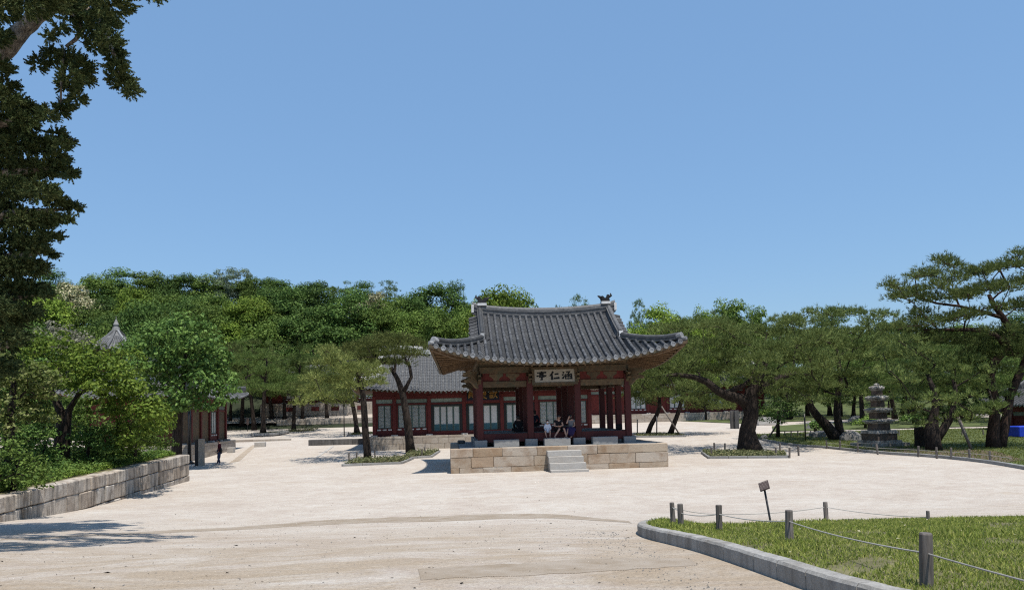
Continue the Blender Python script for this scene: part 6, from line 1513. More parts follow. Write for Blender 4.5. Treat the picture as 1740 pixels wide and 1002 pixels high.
# ---- the big juniper hanging in from the upper left
rng.seed(77); jd = 15.0
JB = [(10, 20, 26), (45, 3, 22), (112, 5, 24), (150, 12, 30), (178, 38, 26), (186, 68, 20), (192, 92, 19), (200, 115, 18), (216, 138, 17), (222, 152, 13), (198, 132, 14), (150, 50, 20), (165, 80, 16), (125, 30, 16), (105, 50, 9), (88, 60, 8),
      (70, 105, 14), (95, 95, 18), (118, 100, 20), (140, 116, 18), (120, 128, 20), (146, 138, 13), (115, 150, 18), (132, 166, 12), (112, 178, 12), (108, 190, 10),
      (0, 115, 22), (-5, 60, 22), (12, 145, 20), (8, 170, 24), (30, 184, 22), (58, 186, 18), (82, 192, 14), (10, 210, 32), (45, 210, 22), (98, 226, 12), (112, 244, 14), (90, 240, 10), (66, 250, 24), (34, 245, 32), (100, 272, 16), (116, 290, 9), (126, 294, 6), (86, 286, 22), (52, 285, 34), (18, 285, 36), (20, 320, 40), (66, 325, 30), (98, 343, 18), (118, 353, 9), (132, 355, 6), (88, 372, 20), (118, 375, 7), (52, 372, 34), (18, 372, 40), (80, 398, 14), (100, 400, 6), (55, 408, 24), (20, 412, 34), (62, 425, 18), (88, 432, 7), (30, 450, 34), (60, 452, 20), (60, 490, 20), (28, 492, 36), (78, 500, 9), (15, 540, 36), (48, 530, 20), (8, 580, 32), (0, 620, 30), (30, 570, 16), (-15, 450, 40), (-20, 350, 45), (-20, 520, 45), (-15, 250, 40), (258, -8, 9), (275, -6, 7), (195, -85, 34), (150, -45, 30), (215, -110, 30), (120, -40, 40), (60, -40, 44), (0, -50, 50), (180, -80, 44), (110, -90, 50), (40, -100, 50), (235, -130, 30)]
jb = Vector((-11.9, 15.2, 0)); jb.z = gz(jb.x, jb.y)
jun = thing('juniper_tree', 'large gnarled dark juniper hanging into view along the left edge', 'juniper tree', jb)
mb = MB()
def J(px, py, d=jd): return at(px, py, d) - jb
mb.tube([Vector((0, 0, -.2)), Vector((.1, 0, 2)), Vector((-.1, .1, 5)), Vector((.2, 0, 8)), Vector((.3, 0, 10.2))], [.55, .45, .4, .32, .24], 10, wob=.08)
limb = [Vector((.2, 0, 8)), J(-60, 130), J(-20, 105), J(14, 78), J(40, 48), J(70, 22), J(98, -2), J(125, -22)]
def fine(P, Rr, k=5):
    Q, r2 = [], []
    for i in range(len(P) - 1):
        for j in range(k): t = j / k; Q.append(P[i].lerp(P[i + 1], t) + Vector((rng.uniform(-1, 1), 0, rng.uniform(-1, 1))) * .008); r2.append((Rr[i] + (Rr[i + 1] - Rr[i]) * t) * rng.uniform(.97, 1.03))
    return Q + [P[-1]], r2 + [Rr[-1]]
lq, lr = fine(limb, [.3, .26, .23, .19, .16, .15, .14, .12]); mb.tube(lq, lr, 14, wob=.07)
mb.tube([J(85, 8), J(105, 18), J(128, 24), J(135, 42), J(138, 56), J(128, 68), J(112, 80)], [.09, .07, .06, .05, .045, .04, .03], 7, wob=.1)
mb.tube([J(98, -2), J(130, 5), J(165, 30), J(185, 70), J(205, 125)], [.12, .09, .07, .05, .03], 7)
mb.tube([J(108, 85), J(104, 130), J(103, 190)], [.03, .025, .02], 6)
for py, px in ((200, 70), (285, 100), (355, 115), (430, 70), (500, 60), (580, 30)): mb.tube([Vector((.1, 0, max(.5, J(px, py).z - .3))), J(px * .3, py + 6), J(px, py)], [.13, .08, .02], 6)
blobs = []
for px, py, r in JB:
    for j in range(2):
        dd = jd + (rng.uniform(-.4, .4) if j == 0 else rng.uniform(-1.1, 1.6)); c = J(px + (rng.uniform(-8, 2) if j else 0), py + (rng.uniform(-6, 6) if j else 0), dd); R0 = r * dd / FPX
        blobs.append((c, R0))
for i in range(46):                            # the part of the crown outside the picture
    a = rng.uniform(0, 6.28); q = rng.uniform(.4, 1.0) * 2.0; blobs.append((Vector((math.cos(a) * q * .9 - .6, math.sin(a) * q, rng.uniform(2.2, 11))), rng.uniform(.5, .8)))
for c in ((-6.3, 10.0, 10.2), (-6.9, 10.4, 9.8), (-7.4, 9.8, 10.4), (-6.0, 9.3, 10.6), (-7.8, 10.8, 9.6), (-8.6, 11.2, 9.4), (-8.4, 10.0, 10.0), (-5.6, 10.2, 10.6), (-9.4, 11.5, 9.2), (-9.2, 12.4, 9.3), (-5.2, 11.2, 10.4), (-6.0, 11.4, 10.2), (-6.8, 11.8, 9.9), (-4.9, 12.4, 10.6), (-5.8, 12.8, 10.3), (-6.7, 12.9, 10.0), (-7.6, 12.2, 9.7)): blobs.append((Vector(c) - jb, rng.uniform(.42, .62)))
mb.tube([Vector((.2, 0, 8.2)), Vector((-9.6, 11.8, 9.3)) - jb, Vector((-7.4, 10.4, 9.9)) - jb, Vector((-5.8, 9.9, 10.4)) - jb], [.16, .12, .07, .03], 8)
out = []
for c, R0 in blobs:
    nspr = max(12, int(400 * R0 * R0 / .09 * .22 + 10))
    for s in range(nspr):                      # sprays: tapering plumes pushing outwards and a little up out of each mass
        d = Vector((rng.gauss(0, 1), rng.gauss(0, 1), rng.gauss(0, .6))).normalized(); o = c + Vector((d.x * R0, d.y * R0, d.z * R0 * .62)) * (rng.uniform(.45, .95) if rng.random() < .8 else rng.uniform(.2, .5))
        ax = (d + Vector((.45 if c.x > -.5 else 0, 0, .12)) + Vector((rng.uniform(-.25, .25), rng.uniform(-.25, .25), rng.uniform(-.12, .2)))).normalized(); ln = rng.uniform(.06, .15); out.append((o, ax, ln))
PO = np.array([o for o, a, l in out]); PA = np.array([a for o, a, l in out]); PL = np.array([l for o, a, l in out])
parts = []
for t in (0.0, .34, .67, 1.0):
    C0 = PO + PA * (PL * t)[:, None]; A0 = unit(PA + rnd_dirs(len(PA)) * .35); wd_ = .085 * (1 - .5 * t)
    parts.append(tuft_tris(C0, A0, 5, wd_, .032, .65))
tree_parts(jun, mb, M['bark_pale'], np.concatenate(parts), M['juniper'])
rng.seed(5)

# ================================================================== right-hand lawn, paths, pagoda
def gpl(*pts): return [gp(*p) for p in pts]
lawn2 = gpl((1296, 748), (1345, 757), (1400, 761), (1450, 766), (1500, 771), (1560, 775), (1620, 780), (1680, 787), (1740, 797), (1800, 809)) + [(60, 34), (60, 64), (26, 66), (19.5, 65)]
def lz(x, y): return gz(x, y) + .07
ground_patch('garden_lawn', lawn2, M['lawn_far'], .07, 2.0)
lawn3 = [(22.5, 68.2), (60, 67.5), (70, 84), (30, 79), (25, 76)]; ground_patch('garden_lawn', lawn3, M['lawn_far'], .06, 3.0)
lawn4 = [(24, 82.5), (48, 88.5), (110, 100), (110, 128), (20, 128), (18, 95)]; ground_patch('garden_lawn', lawn4, M['lawn_far'], .06, 4.0)
ground_patch('worn_earth', gpl((1450, 764), (1520, 772), (1620, 779), (1705, 789), (1740, 784), (1690, 768), (1600, 764), (1520, 762)), M['soil'], .085, 1.5)
def far_grass(poly, dens, name):
    X, Y, Z = leaf_scatter(poly, dens, lz, 0, 0, None, None); n = len(X); P = np.stack([X, Y, Z], 1)
    A = unit(np.stack([nr.normal(0, .5, n), nr.normal(0, .5, n), np.ones(n)], 1)); o = link(name, arr_mesh(name, tuft_tris(P, A, 3, .10, .03, .5), M['grass'])); o['kind'] = 'stuff'
far_grass(lawn2, 34, 'garden_grass')
ke = thing('garden_kerb', 'dark low kerb along the curving front edge of the right-hand garden lawn', 'kerb', (*gp(1296, 748), 0))
KE = smooth_path(gpl((1296, 748), (1345, 757), (1400, 761), (1450, 766), (1500, 771), (1560, 775), (1620, 780), (1680, 787), (1740, 797), (1800, 809)), 4); kbo = Vector((*gp(1296, 748), 0))
for a, c in zip(KE, KE[1:]):
    if (c - a).length < .05: continue
    m = max(1, round((c - a).length / 1.1))
    for k in range(m):
        p = a.lerp(c, (k + .5) / m); link('kerb_stone', chamfer_mesh('kerb_stone', ((c - a).length / m - .015, .16, .3), M['granite'], .014, .006, rng.randrange(999)), ke, mat4=Matrix.Translation((p.x - kbo.x, p.y - kbo.y, gz(p.x, p.y) + .0)) @ Matrix.Rotation(math.atan2(c.y - a.y, c.x - a.x), 4, 'Z'))

pb = site(1495, 759); pgo = thing('stone_pagoda', 'weathered squat stone pagoda standing on the lawn under the pines', 'pagoda', (pb.x, pb.y, pb.z), R(16))
S = pb.y / FPX
def slab(name, w, z0, z1, taper=1.0, flare=0.0, mat='pagoda', ch=.03):
    q = MB(); h0 = w / 2; h1 = h0 * taper; n = 4
    if flare:                                  # roof stone: thick eave with upturned corners and stepped soffit
        zm = z0 + (z1 - z0) * .35
        for (r0, za, zb_) in ((h0 * .78, z0 - .10, z0 - .05), (h0 * .88, z0 - .05, z0)): q.box((0, 0, (za + zb_) / 2), (2 * r0, 2 * r0, zb_ - za + .004))
        pts = lambda r, z, up: [Vector((math.cos(math.pi / 4 * k) * r * (math.sqrt(2) if k % 2 else 1), math.sin(math.pi / 4 * k) * r * (math.sqrt(2) if k % 2 else 1), z + (up if k % 2 else 0))) for k in range(8)]
        rings = [pts(h0, z0, flare * .6), pts(h0 * 1.01, zm, flare), pts(h0 * .62, z1, 0)]; vv = sum(rings, [])
        q.add(vv, [(l * 8 + i, l * 8 + (i + 1) % 8, (l + 1) * 8 + (i + 1) % 8, (l + 1) * 8 + i) for l in range(2) for i in range(8)] + [tuple(range(7, -1, -1)), tuple(range(16, 24))])
    else: q.hexa([(-h0, -h0, z0), (h0, -h0, z0), (h0, h0, z0), (-h0, h0, z0), (-h1, -h1, z1), (h1, -h1, z1), (h1, h1, z1), (-h1, h1, z1)])
    return q.build(name, M[mat], pgo)
def Z(py): return (758.5 - py) * S
for k in range(4):
    for j in range(4):
        pass
masonry(pgo, (-1.24, -1.24, 0), (1, 0, 0), 2.48, [.34], .5, M['pagoda'], seed=81, lmin=.6, lmax=1.0, base=-.05); masonry(pgo, (1.24, -.73, 0), (0, 1, 0), 1.95, [.34], .5, M['pagoda'], seed=82, base=-.05); masonry(pgo, (-1.24, 1.24, 0), (0, -1, 0), 1.95, [.34], .5, M['pagoda'], seed=83, base=-.05)
slab('base_slab', 1.85, .28, .44); slab('base_body', 1.48, .44, Z(735.5), mat='pagoda_shaded'); slab('base_cap', 1.58, Z(735.5), Z(730), .93)
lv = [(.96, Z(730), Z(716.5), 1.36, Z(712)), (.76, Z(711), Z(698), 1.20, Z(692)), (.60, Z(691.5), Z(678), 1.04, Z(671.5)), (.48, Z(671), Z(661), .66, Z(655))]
for w, z0, z1, wr, z2 in lv: slab('storey_body', w, z0, z1 - .1, .96, mat='pagoda_shaded'); slab('roof_stone', wr, z1, z2, 1, .06)
q = MB(); q.lathe([(.16, Z(655.5)), (.17, Z(652.5)), (.07, Z(651))], 10); q.build('finial', M['pagoda'], pgo)

def rock(label, base, s, seed):
    rr = random.Random(seed); bm = bmesh.new(); bmesh.ops.create_icosphere(bm, subdivisions=2, radius=1)
    off = [Vector((rr.uniform(-1, 1), rr.uniform(-1, 1), rr.uniform(-1, 1))).normalized() for _ in range(7)]
    for v in bm.verts:
        k = 1.0
        for o_ in off: dd = v.co.normalized().dot(o_); k -= .28 * max(0, dd - .62)
        v.co = Vector((v.co.x * s[0], v.co.y * s[1], max(-.15, v.co.z) * s[2])) * (k + rr.uniform(-.05, .05))
    me = bpy.data.meshes.new('rock'); bm.to_mesh(me); bm.free(); me.materials.append(M['rock']); o = link('rock', me, None, base); tag(o, label, 'rock')
for i, (px, py, sx, sz, lab) in enumerate(((1445, 749, .95, .75, 'rounded grey boulder beside the leaning double pine'), (1393, 741, 1.3, .45, 'flat dark rock slab on the lawn behind the thin dark post'), (1298, 746, .35, .4, 'small pale rock at the tip of the right-hand lawn'), (1530, 758, .3, .25, 'little rock right of the pagoda base'), (1543, 757, .2, .2, 'tiny rock between the pagoda and the forked stump'), (1460, 716, 1.2, .7, 'grey boulder on the far lawn left of the pagoda'), (1392, 728, 1.4, 1.0, 'large mossy boulder behind the leaning double pine'))):
    s = site(px, py); rock(lab, s, (sx, sx * .7, sz), 200 + i)
# table stones, steps and old stump
a = site(1417, 744); o = link('stone_bench', chamfer_mesh('stone_bench', (2.0, .8, .5), M['rock'], .06, .03, 3), None, a + Vector((-.4, .8, .22))); tag(o, 'long low stone bench behind the leaning double pine', 'bench')
sb = site(1586, 762); stump = thing('tree_stump', 'broad dark sawn stump standing behind the forked pine base', 'stump', (sb.x, sb.y + .9, sb.z)); q = MB()
q.lathe([(.66, -.1), (.58, .1), (.55, .5), (.57, 1.15), (.54, 1.28), (.5, 1.3)], 14)
for i, v in enumerate(q.v): q.v[i] = (v[0] * (1 + .1 * math.sin(3 * math.atan2(v[1], v[0]) + v[2])), v[1], v[2])
q.build('trunk', M['bark'], stump)
bx = at(1732, 733, 55); bx.z = gz(bx.x, bx.y); bl = thing('sheeted_stack', 'bright blue sheeted stack at the right edge before the dark hall', 'stack', bx, R(6))
b_ = link('sheet_cover', chamfer_mesh('sheet_cover', (2.0, 1.3, .76), M['blue'], .05, .02, 1), bl, (.5, 0, .44)); q = MB(); q.box((.5, 0, .04), (1.8, 1.1, .1)); q.build('pallet', M['post'], bl)

def small_broad(label, px, py, top, w, mat, seed, name='broadleaf_tree'):
    s = site(px, py); ztop = at(px, top, s.y).z - s.z; c = at(px, (top + py) / 2 - 8, s.y + .3); wm = w * s.y / FPX / 2
    e = [((c.x + rng.uniform(-.5, .5) * wm, c.y + rng.uniform(-.4, .4) * wm, s.z + ztop * rng.uniform(.5, .85)), (wm * .6, wm * .6, ztop * .2)) for _ in range(5)]
    leafy(name, label, 'tree' if name != 'shrub' else 'shrub', s, [[(s - Vector((0, 0, .1)), .17), (s + Vector((.05, 0, ztop * .3)), .13), (s + Vector((.1, 0, ztop * .6)), .08)]], e, 46, (.3, .55), 150, .17, M and mat)
small_broad('small leafy dark-green tree right of the umbrella pine trunk', 1322, 744, 668, 80, 'leaf_dark', 1)
for i, (px, py, top, w, mat, lab) in enumerate(((1385, 735, 715, 40, 'leaf_dark', 'clipped dark shrub behind the leaning double pine'), (1470, 728, 710, 44, 'leaf_mid', 'low green shrub left of the pagoda on the far lawn'), (1555, 722, 706, 50, 'leaf_dark', 'dark shrub right of the pagoda on the far lawn'), (1650, 712, 668, 130, 'leaf_dark', 'dark shrub mass before the distant pines at right'), (1720, 708, 665, 130, 'leaf_mid', 'green shrub mass left of the small tiled hall'), (1345, 712, 676, 90, 'leaf_dark', 'dark shrub at the right end of the long red hall'), (1290, 714, 694, 60, 'leaf_mid', 'green shrub before the right end of the long red hall'), (1430, 708, 668, 120, 'leaf_dark', 'wide dark shrub far behind the leaning double pine'), (1510, 706, 664, 130, 'leaf_dark', 'wide dark shrub far behind the pagoda'), (1590, 706, 662, 140, 'leaf_dark', 'wide dark shrub far behind the forked stump'))):
    small_broad(lab, px, py, top, w, mat, 300 + i, 'shrub')
# hedge-like wood at the foot of the hill, one mass nobody could count
def wood_band(x0, x1, y0, y1, n, hlo, hhi, mat, name):
    cl = []
    for i in range(n):
        x, y = rng.uniform(x0, x1), rng.uniform(y0, y1); cl.append(((x, y, gz(x, y) + rng.uniform(hlo, hhi)), rng.uniform(1.1, 1.9)))
    o = link(name, arr_mesh(name, broadleaf(cl, 26, .5), M[mat])); o['kind'] = 'stuff'
wood_band(24, 120, 122, 140, 190, .5, 6.5, 'leaf_dark', 'far_undergrowth'); wood_band(-75, -8, 112, 124, 130, .6, 4, 'leaf_dark', 'hill_foot_undergrowth'); wood_band(-110, -45, 78, 100, 120, .6, 4.5, 'leaf_dark', 'left_undergrowth')

# ------------------------------------------------------------------ stakes round beds and lawns
stake_me = chamfer_mesh('stake', (.09, .09, .62), M['post'], .012, .006, 2)
def stake(px, py, label, group, s=1.0, lift=0):
    p = site(px, py); o = link('wooden_stake', stake_me, None, p + Vector((0, 0, .26 * s + lift))); o.scale = (s, s, s); o.rotation_euler = (R(rng.uniform(-4, 4)), R(rng.uniform(-4, 4)), rng.uniform(0, 1)); tag(o, label, 'stake', group)
for grp, where_, lst in (('stakes of the front pine beds', 'in the planted beds before the rear hall', [(593, 784), (606, 783), (637, 779), (717, 777), (722, 773)]), ('stakes round the umbrella pine', 'round the big umbrella pine', [(1209, 777), (1214, 767), (1232, 768), (1319, 777), (1326, 769), (1342, 778), (1357, 774)]),
        ('stakes along the garden lawn', 'along the front edge of the right-hand lawn', [(1405, 762), (1428, 764), (1458, 768), (1491, 772), (1561, 776), (1592, 779), (1617, 780), (1648, 783), (1683, 787)]), ('stakes along the garden path', 'along the pale garden path beyond the pines', [(1528, 741), (1564, 741), (1635, 741), (1671, 740), (1706, 739), (1334, 742), (1345, 742), (1356, 742), (1378, 741)]), ('stakes of the left pine beds', 'in the left courtyard pine beds', [(428, 742), (452, 733), (487, 737), (516, 735), (523, 734), (592, 741)])):
    for i, (px, py) in enumerate(sorted(lst)): stake(px, py, f'short grey stake {where_}, {ORD[i]}', grp, .8 if 'path' in grp or 'left' in grp else 1.0)
def thin_rope(lst, label):
    P = [site(*p) + Vector((0, 0, .36)) for p in lst]; q = MB(); q.tube([p - P[0] for p in P], .012, 5); o = q.build('rope', M['rope'], loc=P[0]); tag(o, label, 'rope')
thin_rope([(1405, 762), (1428, 764), (1458, 768), (1491, 772), (1561, 776), (1592, 779), (1617, 780), (1648, 783), (1683, 787), (1720, 793)], 'thin rope strung between stakes on the right-hand lawn')
# two dark stone posts by the long hall
for i, px in enumerate((1245, 1252)):
    s = site(px, 728); o = link('gate_post', chamfer_mesh('gate_post', (.38, .38, 1.75), M['dark_stone'], .03, .01, i), None, s + Vector((0, 0, .85))); tag(o, f'{["left", "right"][i]} one of two dark stone posts behind the umbrella pine', 'post')
o = thing('hall_steps', 'short stone steps up to the long red hall terrace', 'steps', Vector((0, 0, 0)))
s = site(1308, 722); o.location = s
for k in range(3): link('step', chamfer_mesh('step', (2.4, .5, .28), M['pale_stone'], .02, .006, k), o, (0, k * .42, .14 + k * .26))

# ================================================================== people
M['skin'] = mat_plain('skin', (0.42, 0.25, 0.18), .55, .08, 8, bmp=0, rnd=0); M['hair'] = mat_plain('black_hair', (0.012, 0.010, 0.010), .45, .3, 20, bmp=.3, rnd=0)
def cloth(n, c): return mat_plain(n, c, .85, .18, 9, .15, .3, 60, 0)
M['white_c'] = cloth('white_cloth', (.62, .64, .70)); M['black_c'] = cloth('black_cloth', (.014, .013, .015)); M['maroon_c'] = cloth('maroon_cloth', (.075, .012, .02)); M['jeans'] = cloth('denim', (.028, .04, .085)); M['purple_c'] = cloth('purple_cloth', (.03, .022, .07)); M['grey_c'] = cloth('grey_print_cloth', (.16, .16, .17)); M['navy_c'] = cloth('navy_cloth', (.014, .018, .032)); M['shoe'] = cloth('pale_shoe', (.45, .43, .42))
def skinned(name, V, E, Rr, mat, parent, sub=1):
    me = bpy.data.meshes.new(name); me.from_pydata([tuple(v) for v in V], E, []); me.materials.append(mat); o = link(name, me, parent)
    o.modifiers.new('skin', 'SKIN'); sv = me.skin_vertices[0].data
    for i, r in enumerate(Rr): sv[i].radius = (r, r) if not isinstance(r, tuple) else r
    sv[0].use_root = True
    s = o.modifiers.new('smooth', 'SUBSURF'); s.levels = sub; s.render_levels = sub
    return o
def human(root, J, s=1.0, clothes=(), hair='short', mask=False):
    """J: joints in root space; one continuous skinned body with hands and feet, clothes and hair as children"""
    V, E, Rr, ix = [], [], [], {}
    def add(k, p, r, par=None):
        ix[k] = len(V); V.append(Vector(p)); Rr.append(r * s)
        if par is not None: E.append((ix[par], ix[k]))
    add('pel', J['pel'], (.125 * s, .105 * s)[0] / s); add('wai', J['wai'], .11, 'pel'); add('che', J['che'], .125, 'wai'); add('nec', J['nec'], .052, 'che')
    hd = Vector(J['head']); hdir = (hd - Vector(J['nec'])).normalized(); fw = Vector(J['face']).normalized()
    add('jaw', hd - hdir * .05 * s + fw * .015 * s, .072, 'nec'); add('cra', hd + hdir * .045 * s, .088, 'jaw'); add('top', hd + hdir * .10 * s, .06, 'cra')
    for sd in 'LR':
        sh, el, wr = Vector(J['sh' + sd]), Vector(J['el' + sd]), Vector(J['wr' + sd]); add('sh' + sd, sh, .06, 'che'); add('ea' + sd, sh.lerp(el, .5), .05, 'sh' + sd); add('el' + sd, el, .042, 'ea' + sd); add('wr' + sd, wr, .028, 'el' + sd)
        hdv = (wr - el).normalized(); pm = wr + hdv * .06 * s; add('pa' + sd, pm, .034, 'wr' + sd); side = hdv.cross(Vector((.2, .3, 1))).normalized(); cur = side.cross(hdv)
        for f in range(4):
            k = f'f{f}{sd}'; ln = (.062, .074, .07, .052)[f] * s; b0 = pm + hdv * .028 * s + side * (f - 1.5) * .019 * s; add(k + 'a', b0, .010, 'pa' + sd); add(k + 'b', b0 + hdv * ln * .55 + cur * .012 * s, .009, k + 'a'); add(k + 'c', b0 + hdv * ln * .9 + cur * .034 * s, .007, k + 'b')
        t0 = wr + hdv * .03 * s - side * .032 * s; add('t' + sd + 'a', t0, .012, 'wr' + sd); add('t' + sd + 'b', t0 + hdv * .035 * s - side * .022 * s + cur * .01, .0095, 't' + sd + 'a')
        hp, kn, an = Vector(J['hp' + sd]), Vector(J['kn' + sd]), Vector(J['an' + sd]); add('hp' + sd, hp, .088, 'pel'); add('th' + sd, hp.lerp(kn, .5), .075, 'hp' + sd); add('kn' + sd, kn, .057, 'th' + sd); add('ca' + sd, kn.lerp(an, .4), .052, 'kn' + sd); add('an' + sd, an, .036, 'ca' + sd)
        tv = Vector(J.get('toe' + sd, fw)); tv = Vector((tv.x, tv.y, -.12)).normalized(); add('to' + sd, an + tv * .15 * s - Vector((0, 0, .035 * s)), .034, 'an' + sd)
    skinned('body', V, E, Rr, M['skin'], root)
    # face
    q = MB(); rt = fw.cross(hdir).normalized(); up = rt.cross(fw)
    for k in (-1, 1): q.tube([hd + fw * .078 * s + rt * .031 * k * s + up * .012 * s, hd + fw * .089 * s + rt * .031 * k * s + up * .012 * s], .0115 * s, 7)
    q.tube([hd + fw * .078 * s - up * .05 * s - rt * .02 * s, hd + fw * .083 * s - up * .05 * s + rt * .02 * s], .006 * s, 6)
    tag(q.build('face_features', M['hair'], root), kind='stuff')
    q = MB(); q.tube([hd + fw * .08 * s + up * .015 * s, hd + fw * .104 * s - up * .018 * s, hd + fw * .08 * s - up * .025 * s], [.008 * s, .014 * s, .01 * s], 6); q.build('nose', M['skin'], root)
    for k in (-1, 1): q = MB(); q.lathe([(.006, -.025), (.02, -.012), (.022, .01), (.008, .026)], 7, c=hd + rt * .088 * k * s); q.build('ear', M['skin'], root)
    # hair cap
    bm = bmesh.new(); bmesh.ops.create_uvsphere(bm, u_segments=14, v_segments=9, radius=.107 * s)
    for v in bm.verts:
        n_ = v.co.copy(); f = n_.dot(Vector((0, -1, 0)))
        if f > .02 * s and n_.z < .055 * s: v.co *= .80
        if hair == 'long' and f < .05 * s and n_.z < 0: v.co.z *= 2.0; v.co.y *= .9
        v.co *= 1 + rng.uniform(-.03, .03)
    me = bpy.data.meshes.new('hair'); bm.to_mesh(me); bm.free(); me.materials.append(M['hair']); me.polygons.foreach_set('use_smooth', [True] * len(me.polygons))
    link('hair', me, root, mat4=Matrix.Translation(hd + hdir * .035 * s - fw * .012 * s) @ Matrix.Rotation(math.atan2(fw.x, -fw.y), 4, 'Z'))
    if mask:
        q = MB(); c0 = hd + fw * .088 * s - up * .035 * s; q.hexa([c0 + rt * a * s + up * b_ * s + fw * d * s for d in (-.03, .018) for a, b_ in ((-.055, -.04), (.055, -.04), (.06, .03), (-.06, .03))]); q.build('face_mask', M['white_c'], root)
    for nm, mat, keys, grow in clothes:
        VV, EE, RR, m_ = [], [], [], {}
        for a, c in keys:
            for k in (a, c):
                if k not in m_: m_[k] = len(VV); VV.append(V[ix[k]]); RR.append(Rr[ix[k]] + grow)
            EE.append((m_[a], m_[c]))
        skinned(nm, VV, EE, RR, M[mat], root)
    return ix
TORSO = [('pel', 'wai'), ('wai', 'che')]
SHORT = [('che', 'shL'), ('shL', 'eaL'), ('che', 'shR'), ('shR', 'eaR')]; LONG = SHORT + [('eaL', 'elL'), ('elL', 'wrL'), ('eaR', 'elR'), ('elR', 'wrR')]
LEGS = [('pel', 'hpL'), ('hpL', 'thL'), ('thL', 'knL'), ('pel', 'hpR'), ('hpR', 'thR'), ('thR', 'knR')]; FULL = LEGS + [('knL', 'caL'), ('caL', 'anL'), ('knR', 'caR'), ('caR', 'anR')]
FEET = [('anL', 'toL'), ('anR', 'toR')]

# walker at the left, back half turned, jacket and jeans
wp = site(373, 789); pr = thing('person', 'person in maroon jacket and jeans standing side-on past the wall end at left', 'person', wp, R(-75))
Jw = dict(pel=(0, 0, .86), wai=(0, 0, 1.0), che=(0, -.02, 1.2), nec=(0, -.02, 1.36), head=(0, -.045, 1.475), face=(.15, -.98, -.1), shL=(.17, 0, 1.28), elL=(.21, .07, 1.03), wrL=(.19, -.06, .84), shR=(-.17, 0, 1.28), elR=(-.22, .02, 1.03), wrR=(-.2, -.14, .86), hpL=(.09, 0, .83), knL=(.09, -.07, .46), anL=(.09, .04, .08), hpR=(-.09, 0, .83), knR=(-.08, -.02, .46), anR=(-.08, -.14, .08))
human(pr, Jw, 1.0, [('jacket', 'maroon_c', TORSO + LONG, .022), ('jeans', 'jeans', FULL, .016), ('shoes', 'shoe', FEET, .014)], 'short')
bg_ = link('shoulder_bag', chamfer_mesh('shoulder_bag', (.24, .12, .28), M['black_c'], .035), None, wp + Vector((.17, -.22, .92))); bg_.rotation_euler = (0, 0, R(-75)); tag(bg_, 'dark shoulder bag at the hip of the walking person', 'bag')
q = MB(); q.tube([(.0, 0, .13), (-.12, -.02, .38), (-.3, -.12, .36), (-.3, -.2, .1)], .012, 6); q.build('strap', M['black_c'], bg_)

PF = plat.matrix_basis
def seat(x, y, z): return PF @ Vector((x, y, z))
fl = 1.822
# child in white, feet on the stepping stone
c_ = thing('person', 'small child in white with a face mask sitting on the pavilion floor edge', 'person', seat(-.42, -3.42, fl), YAW)
Jc = dict(pel=(0, 0, .075), wai=(0, .0, .17), che=(0, -.01, .31), nec=(0, -.01, .42), head=(0, -.025, .525), face=(0, -1, -.05), shL=(.105, 0, .365), elL=(.15, -.03, .2), wrL=(.11, -.14, .12), shR=(-.105, 0, .365), elR=(-.15, -.03, .2), wrR=(-.11, -.14, .12), hpL=(.06, -.02, .065), knL=(.10, -.25, .07), anL=(.075, -.30, -.235), hpR=(-.06, -.02, .065), knR=(-.16, -.24, .07), anR=(-.10, -.32, -.235))
human(c_, Jc, .72, [('shirt', 'white_c', TORSO + LONG, .022), ('shorts', 'white_c', LEGS, .012)], 'short', True)
w1 = thing('person', 'woman in black sitting with bare feet on the stone beside the child', 'person', seat(.12, -3.38, fl), YAW)
J1 = dict(pel=(0, 0, .11), wai=(0, -.02, .27), che=(.0, -.09, .48), nec=(.01, -.13, .62), head=(.02, -.19, .72), face=(.15, -.9, -.45), shL=(.16, -.09, .54), elL=(.22, -.22, .32), wrL=(.06, -.36, .30), shR=(-.16, -.09, .54), elR=(-.22, -.20, .30), wrR=(-.02, -.36, .27), hpL=(.09, -.03, .1), knL=(.24, -.40, .16), anL=(.34, -.45, -.235), hpR=(-.09, -.03, .1), knR=(.02, -.42, .16), anR=(-.26, -.52, -.235))
human(w1, J1, .95, [('top', 'black_c', TORSO + SHORT, .024), ('trousers', 'black_c', LEGS, .028)], 'short')
w2 = thing('person', 'woman in a grey top and dark purple skirt resting her cheek on her hand', 'person', seat(.80, -3.30, fl), YAW + R(-12))
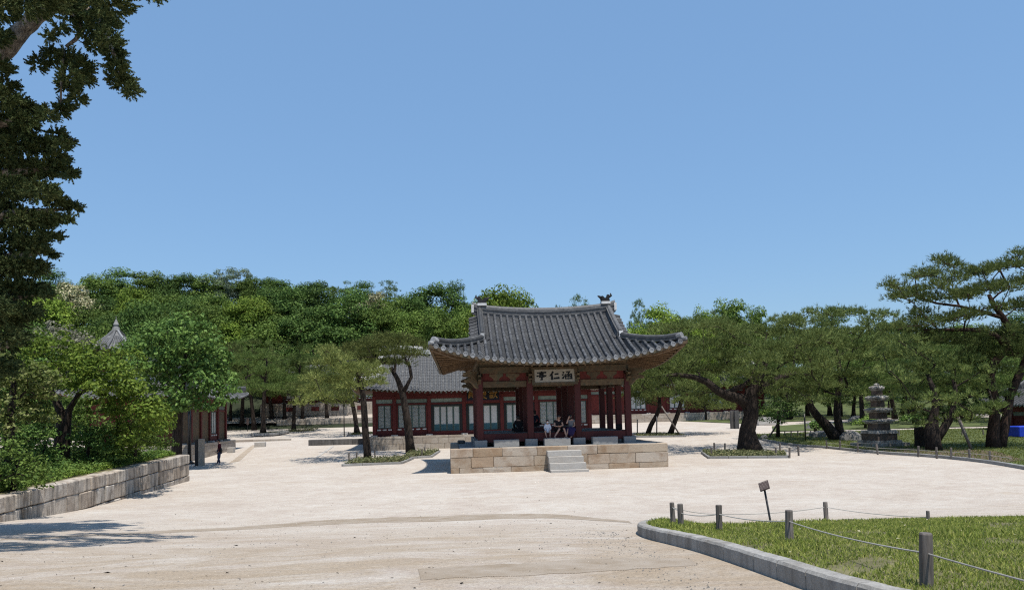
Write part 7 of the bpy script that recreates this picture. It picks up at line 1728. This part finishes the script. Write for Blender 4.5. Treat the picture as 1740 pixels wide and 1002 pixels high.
J2 = dict(pel=(0, 0, .11), wai=(0, -.01, .27), che=(0, -.04, .48), nec=(-.02, -.06, .62), head=(-.05, -.09, .73), face=(-.5, -.85, -.15), shL=(.16, -.03, .54), elL=(.20, -.12, .30), wrL=(.04, -.28, .22), shR=(-.16, -.05, .54), elR=(-.22, -.22, .40), wrR=(-.13, -.17, .63), hpL=(.09, -.04, .1), knL=(.12, -.36, .13), anL=(.05, -.48, -.225), hpR=(-.09, -.04, .1), knR=(-.12, -.38, .14), anR=(-.24, -.5, -.235))
human(w2, J2, .95, [('top', 'grey_c', TORSO + SHORT, .02)], 'long')
q = MB(); q.sweep([(0, .10, .02), (0, -.1, .05), (-.02, -.34, .06), (-.05, -.46, -.06), (-.08, -.5, -.2)], [(-.22, -.03), (.22, -.03), (.27, .04), (.2, .15), (0, .19), (-.2, .15), (-.27, .04)]); q.build('skirt', M['purple_c'], w2, True)
def back_sitter(label, x, y, z, rz, top):
    r = thing('person', label, 'person', seat(x, y, z), YAW + rz)
    Jb = dict(pel=(0, 0, .11), wai=(0, -.02, .28), che=(0, -.05, .49), nec=(0, -.08, .63), head=(0, -.12, .74), face=(0, -1, -.3), shL=(.17, -.05, .55), elL=(.23, -.16, .33), wrL=(.08, -.32, .22), shR=(-.17, -.05, .55), elR=(-.23, -.16, .33), wrR=(-.08, -.32, .22), hpL=(.1, -.03, .1), knL=(.3, -.3, .16), anL=(-.02, -.32, .07), hpR=(-.1, -.03, .1), knR=(-.3, -.28, .16), anR=(.04, -.42, .07))
    human(r, Jb, .98, [('jacket', top, TORSO + LONG, .028), ('trousers', 'black_c', FULL, .022)], 'long'); return r
back_sitter('dark-clothed person sitting cross-legged on the inner floor behind the child', -.82, -.75, 2.072, R(150), 'navy_c')
back_sitter('dark-clothed person sitting on the floor behind the second front column', -1.72, -1.9, fl, R(200), 'black_c')
o = link('black_bag', chamfer_mesh('black_bag', (.3, .26, .30), M['black_c'], .07, .02, 4), None, seat(3.3, -3.0, fl + .15)); tag(o, 'round black bag left on the floor by the right front column', 'bag')
